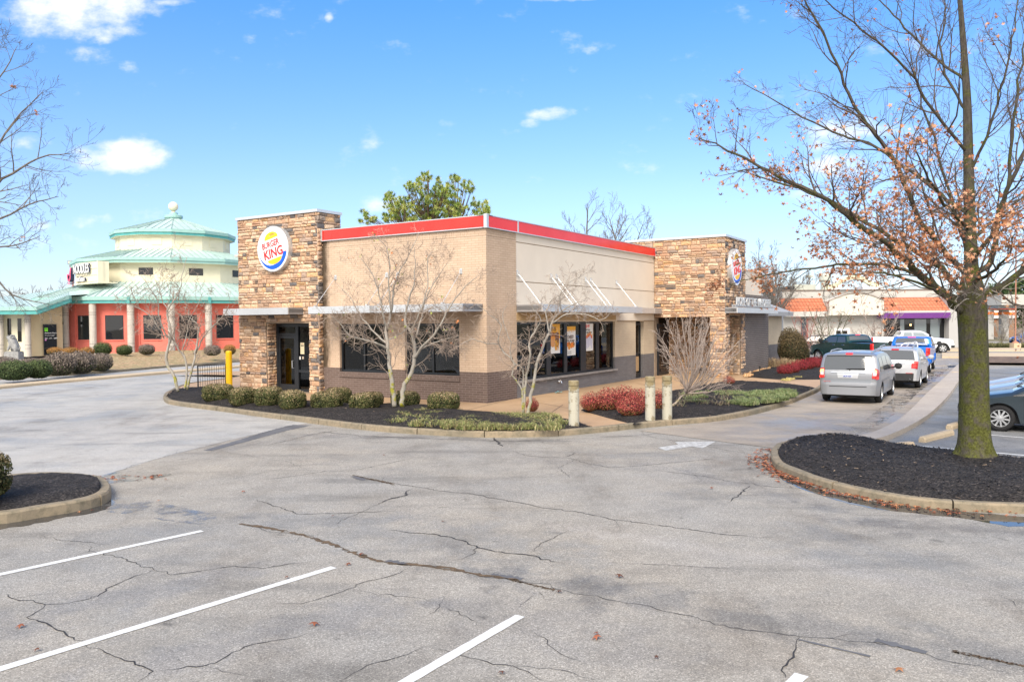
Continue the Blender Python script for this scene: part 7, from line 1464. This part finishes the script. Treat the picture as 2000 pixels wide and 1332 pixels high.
p = G(448, 766, .13); mb = MB(); h = D(448, 685, p.y).z-p.z; mb.lathe([(.125, -.05), (.125, h-.06), (.11, h-.015), (.06, h), (.001, h+.01)], (0, 0, 0), 20); tag(mb.build('yellow_bollard', M_yellow, loc=p), 'yellow steel bollard beside the stone entrance tower', 'bollard')
# railing
a, b = G(387, 762, .15), G(441, 757, .15); t = thing('metal_railing', 'low black metal railing with thin vertical bars left of the yellow bollard', 'railing', a, 0); h = D(387, 714.5, a.y).z-a.z; dvec = b-a; dvec.z = 0
mb = MB(); mb.tube([(0, 0, h), dvec+Vector((0, 0, h))], .026, 6); mb.tube([Vector((0, 0, .12)), dvec+Vector((0, 0, .12))], .018, 6); mb.build('rail', M_rail, t)
for i in (0, 1): mb = MB(); q = dvec*i; mb.tube([q, q+Vector((0, 0, h+.02))], .032, 6); mb.build('post', M_rail, t)
for i in range(1, 12): mb = MB(); q = dvec*(i/12); mb.tube([q+Vector((0, 0, .12)), q+Vector((0, 0, h))], .009, 5); mb.build('bar', M_rail, t)
# wheel stops
def wstop(label, a, b, va=None):
    A, B = G(*a), G(*b); d = (B-A); L_ = d.length; ang = math.atan2(d.y, d.x); mb = MB(); ends = []
    for x in (0, .04, L_-.04, L_):
        k = .8 if x in (0, L_) else 1.0; ends.append([Vector((x, y*k, z*k)) for y, z in ((-.085, -.005), (-.085, .07), (-.055, .125), (.055, .125), (.085, .07), (.085, -.005))])
    mb.grid(ends); mb.add(ends[0], [tuple(range(6))]); mb.add(ends[-1], [tuple(range(6))[::-1]])
    o = mb.build('wheel_stop', M_kerb2, loc=A+Vector((0, 0, .006))); o.rotation_euler = (0, 0, ang); tag(o, label, 'wheel stop', 'concrete wheel stops')
wstop('concrete wheel stop rising just behind the mulch island, nearest one', (1716, 881), (1782, 873)); wstop('concrete wheel stop in the middle, fully in view left of the oak trunk', (1800, 864), (1858, 849)); wstop('concrete wheel stop partly hidden behind the oak trunk', (1853, 839), (1905, 822))
wstop('far wheel stop lying at the end of the median left of the trunk', (1858, 731), (1900, 731))
# lion statue
lp = G(28, 697, .45); t = thing('lion_statue', 'carved grey stone guardian lion sitting on its plinth by the cream wall', 'statue', lp, 0); k = lp.y/CF; sc_ = 27*k/2.0
mb = MB(); mb.box(-1.15, 1.05, -.7, .7, -.4, .75); mb.box(-1.05, .95, -.6, .6, .75, .85); mb.v = [tuple(Vector(v)*sc_*.95) for v in mb.v]; mb.build('plinth', M_lion, t)
def skin(name, verts, edges, radii, mat, parent, sub_=1):
    me = bpy.data.meshes.new(name); me.from_pydata(verts, edges, []); me.materials.append(mat); o = bpy.data.objects.new(name, me); COL.objects.link(o); o.parent = parent
    m1 = o.modifiers.new('skin', 'SKIN'); me.skin_vertices.new() if not me.skin_vertices else None
    for i, r_ in enumerate(radii): me.skin_vertices[0].data[i].radius = (r_, r_)
    me.skin_vertices[0].data[0].use_root = True; m2 = o.modifiers.new('sub', 'SUBSURF'); m2.levels = sub_; m2.render_levels = sub_; return o
V = [(.45, 0, 1.15), (.15, 0, 1.8), (-.2, 0, 2.35), (-.45, 0, 2.85), (-.75, 0, 2.95), (-1.02, 0, 2.8), (-.35, .35, 1.9), (-.6, .38, 1.3), (-.7, .38, .95), (-.35, -.35, 1.9), (-.6, -.38, 1.3), (-.7, -.38, .95), (.35, .4, 1.1), (-.1, .48, .95), (.35, -.4, 1.1), (-.1, -.48, .95), (.8, 0, 1.1), (.9, 0, 1.6)]
Ed = [(0, 1), (1, 2), (2, 3), (3, 4), (4, 5), (2, 6), (6, 7), (7, 8), (2, 9), (9, 10), (10, 11), (0, 12), (12, 13), (0, 14), (14, 15), (0, 16), (16, 17)]
Ra = [.55, .52, .5, .55, .42, .24, .24, .19, .2, .24, .19, .2, .36, .2, .36, .2, .16, .12]
skin('body', [tuple(Vector(v)*sc_*.95) for v in V], Ed, [r_*sc_*.95 for r_ in Ra], M_lion, t, 2)
mb = MB(); r = random.Random(3)
for i in range(30):      # carved mane curls, ears and brow
    a = r.uniform(0, 6.28); b = r.uniform(-.6, 1.3); c = Vector((-.30+.52*math.cos(b)*math.cos(a)*.8+.1, .55*math.cos(b)*math.sin(a), 2.75+.55*math.sin(b)))
    if c.x < -.62: continue
    mb.lathe([(.001, .15), (.10, .10), (.15, 0), (.1, -.1), (.001, -.15)], c, 8)
for sg in (-1, 1): mb.lathe([(.001, .12), (.08, .05), (.1, -.05), (.001, -.1)], (-.92, sg*.2, 3.08), 8); mb.lathe([(.001, .1), (.1, 0), (.001, -.1)], (-.62, .42*sg, 3.25), 8)
mb.v = [tuple(Vector(v)*sc_*.95) for v in mb.v]; mb.build('mane', M_lion, t)
# floodlight pole behind the noodle restaurant
fb = D(142, 620, 105); fb.z = 0; t = thing('floodlight_pole', 'thin brown pole with two square floodlights behind the noodle sign', 'light pole', fb); Yf = 105
def fp(u, v): return D(u, v, Yf)-fb
mb = MB(); mb.tube([(0, 0, 0), fp(142.5, 521)], .16, 8); mb.build('pole', simple('pole_mauve', (.32, .20, .20)), t); mb = MB(); mb.tube([fp(136.5, 516), fp(136.5, 521), fp(148.5, 521), fp(149, 516)], .10, 6); mb.build('crossarm', simple('pole_mauve2', (.32, .20, .20)), t)
for u, v, w_ in ((137.5, 513, .30), (150, 514, .24)): mb = MB(); c = fp(u, v); mb.box(c.x-w_, c.x+w_, c.y-.15, c.y+.15, c.z-.22, c.z+.24, 0); mb.box(c.x-w_*.85, c.x+w_*.85, c.y-.17, c.y-.155, c.z-.18, c.z+.20, 1); mb.build('floodlight', [M_plast, M_hvac], t)
# lamp posts on the right
lb = G(1983, 682); t = thing('lamp_post', 'brown lamp post on a square concrete base across the road', 'lamp post', lb); k = lb.y/CF; mb = MB(); mb.box(-7*k, 7*k, -7*k, 7*k, 0, 12*k); mb.build('concrete_base', M_kerb2, t); mb = MB(); mb.lathe([(6*k, 12*k), (5*k, 14*k), (2*k, 16*k), (1.4*k, 17*k)], (0, 0, 0), 12); mb.tube([(0, 0, 16*k), (0, 0, 9.5)], [1.5*k, 1.1*k], 10); mb.build('pole', simple('pole_brown', (.36, .17, .11), .6), t); mb = MB(); mb.box(-.9, .9, -.25, .25, 9.4, 9.65); mb.build('lamp_head', M_plast, t)
lb = D(1581, 620, 100); lb.z = 0; t = thing('lamp_post', 'slim lamp post rising behind the left end of the white parapet', 'lamp post', lb); h = D(1581, 538, 100).z; mb = MB(); mb.tube([(0, 0, 0), (0, 0, h)], .11, 8); mb.build('pole', M_silver2, t); mb = MB(); mb.box(-.4, .4, -.3, .3, h-.25, h+.05); mb.build('lamp_head', M_hvac, t)
# drain grate, small ground spike light by the taupe wall
dg = px([(1850, 714), (1872, 714), (1871, 717.5), (1852, 717.5)], .012); mb = MB(); mb.poly(dg); o = structure(mb.build('drain_grate', M_plast))
sl = G(1484, 728, .2); mb = MB(); mb.tube([(0, 0, 0), (0, 0, .22)], .025, 6); mb.lathe([(.03, .2), (.05, .28), (.04, .34)], (0, 0, 0), 8); tag(mb.build('spike_light', M_plast, loc=sl), 'small black garden spike light before the taupe brick wall', 'garden light')
# pebbles along the taupe wall
r = random.Random(8); mb = MB()
for i in range(420):
    t_ = r.random(); c = G(1456+46*t_+r.uniform(-6, 6), 733-15*t_+r.uniform(-1.5, 3.5), .2); s_ = r.uniform(.03, .07); k = r.uniform(.7, 1.2); mb.lathe([(.001, -s_*.6), (s_, 0), (.001, s_*.7)], c, 5, col=tuple(x*k for x in r.choice([(.5, .3, .14), (.42, .22, .1), (.6, .42, .25)])))
o = mb.build('pebbles', M_leafattr, recalc=False); tag(o, 'orange-brown stones heaped along the foot of the taupe brick wall', 'stones'); stuff(o)
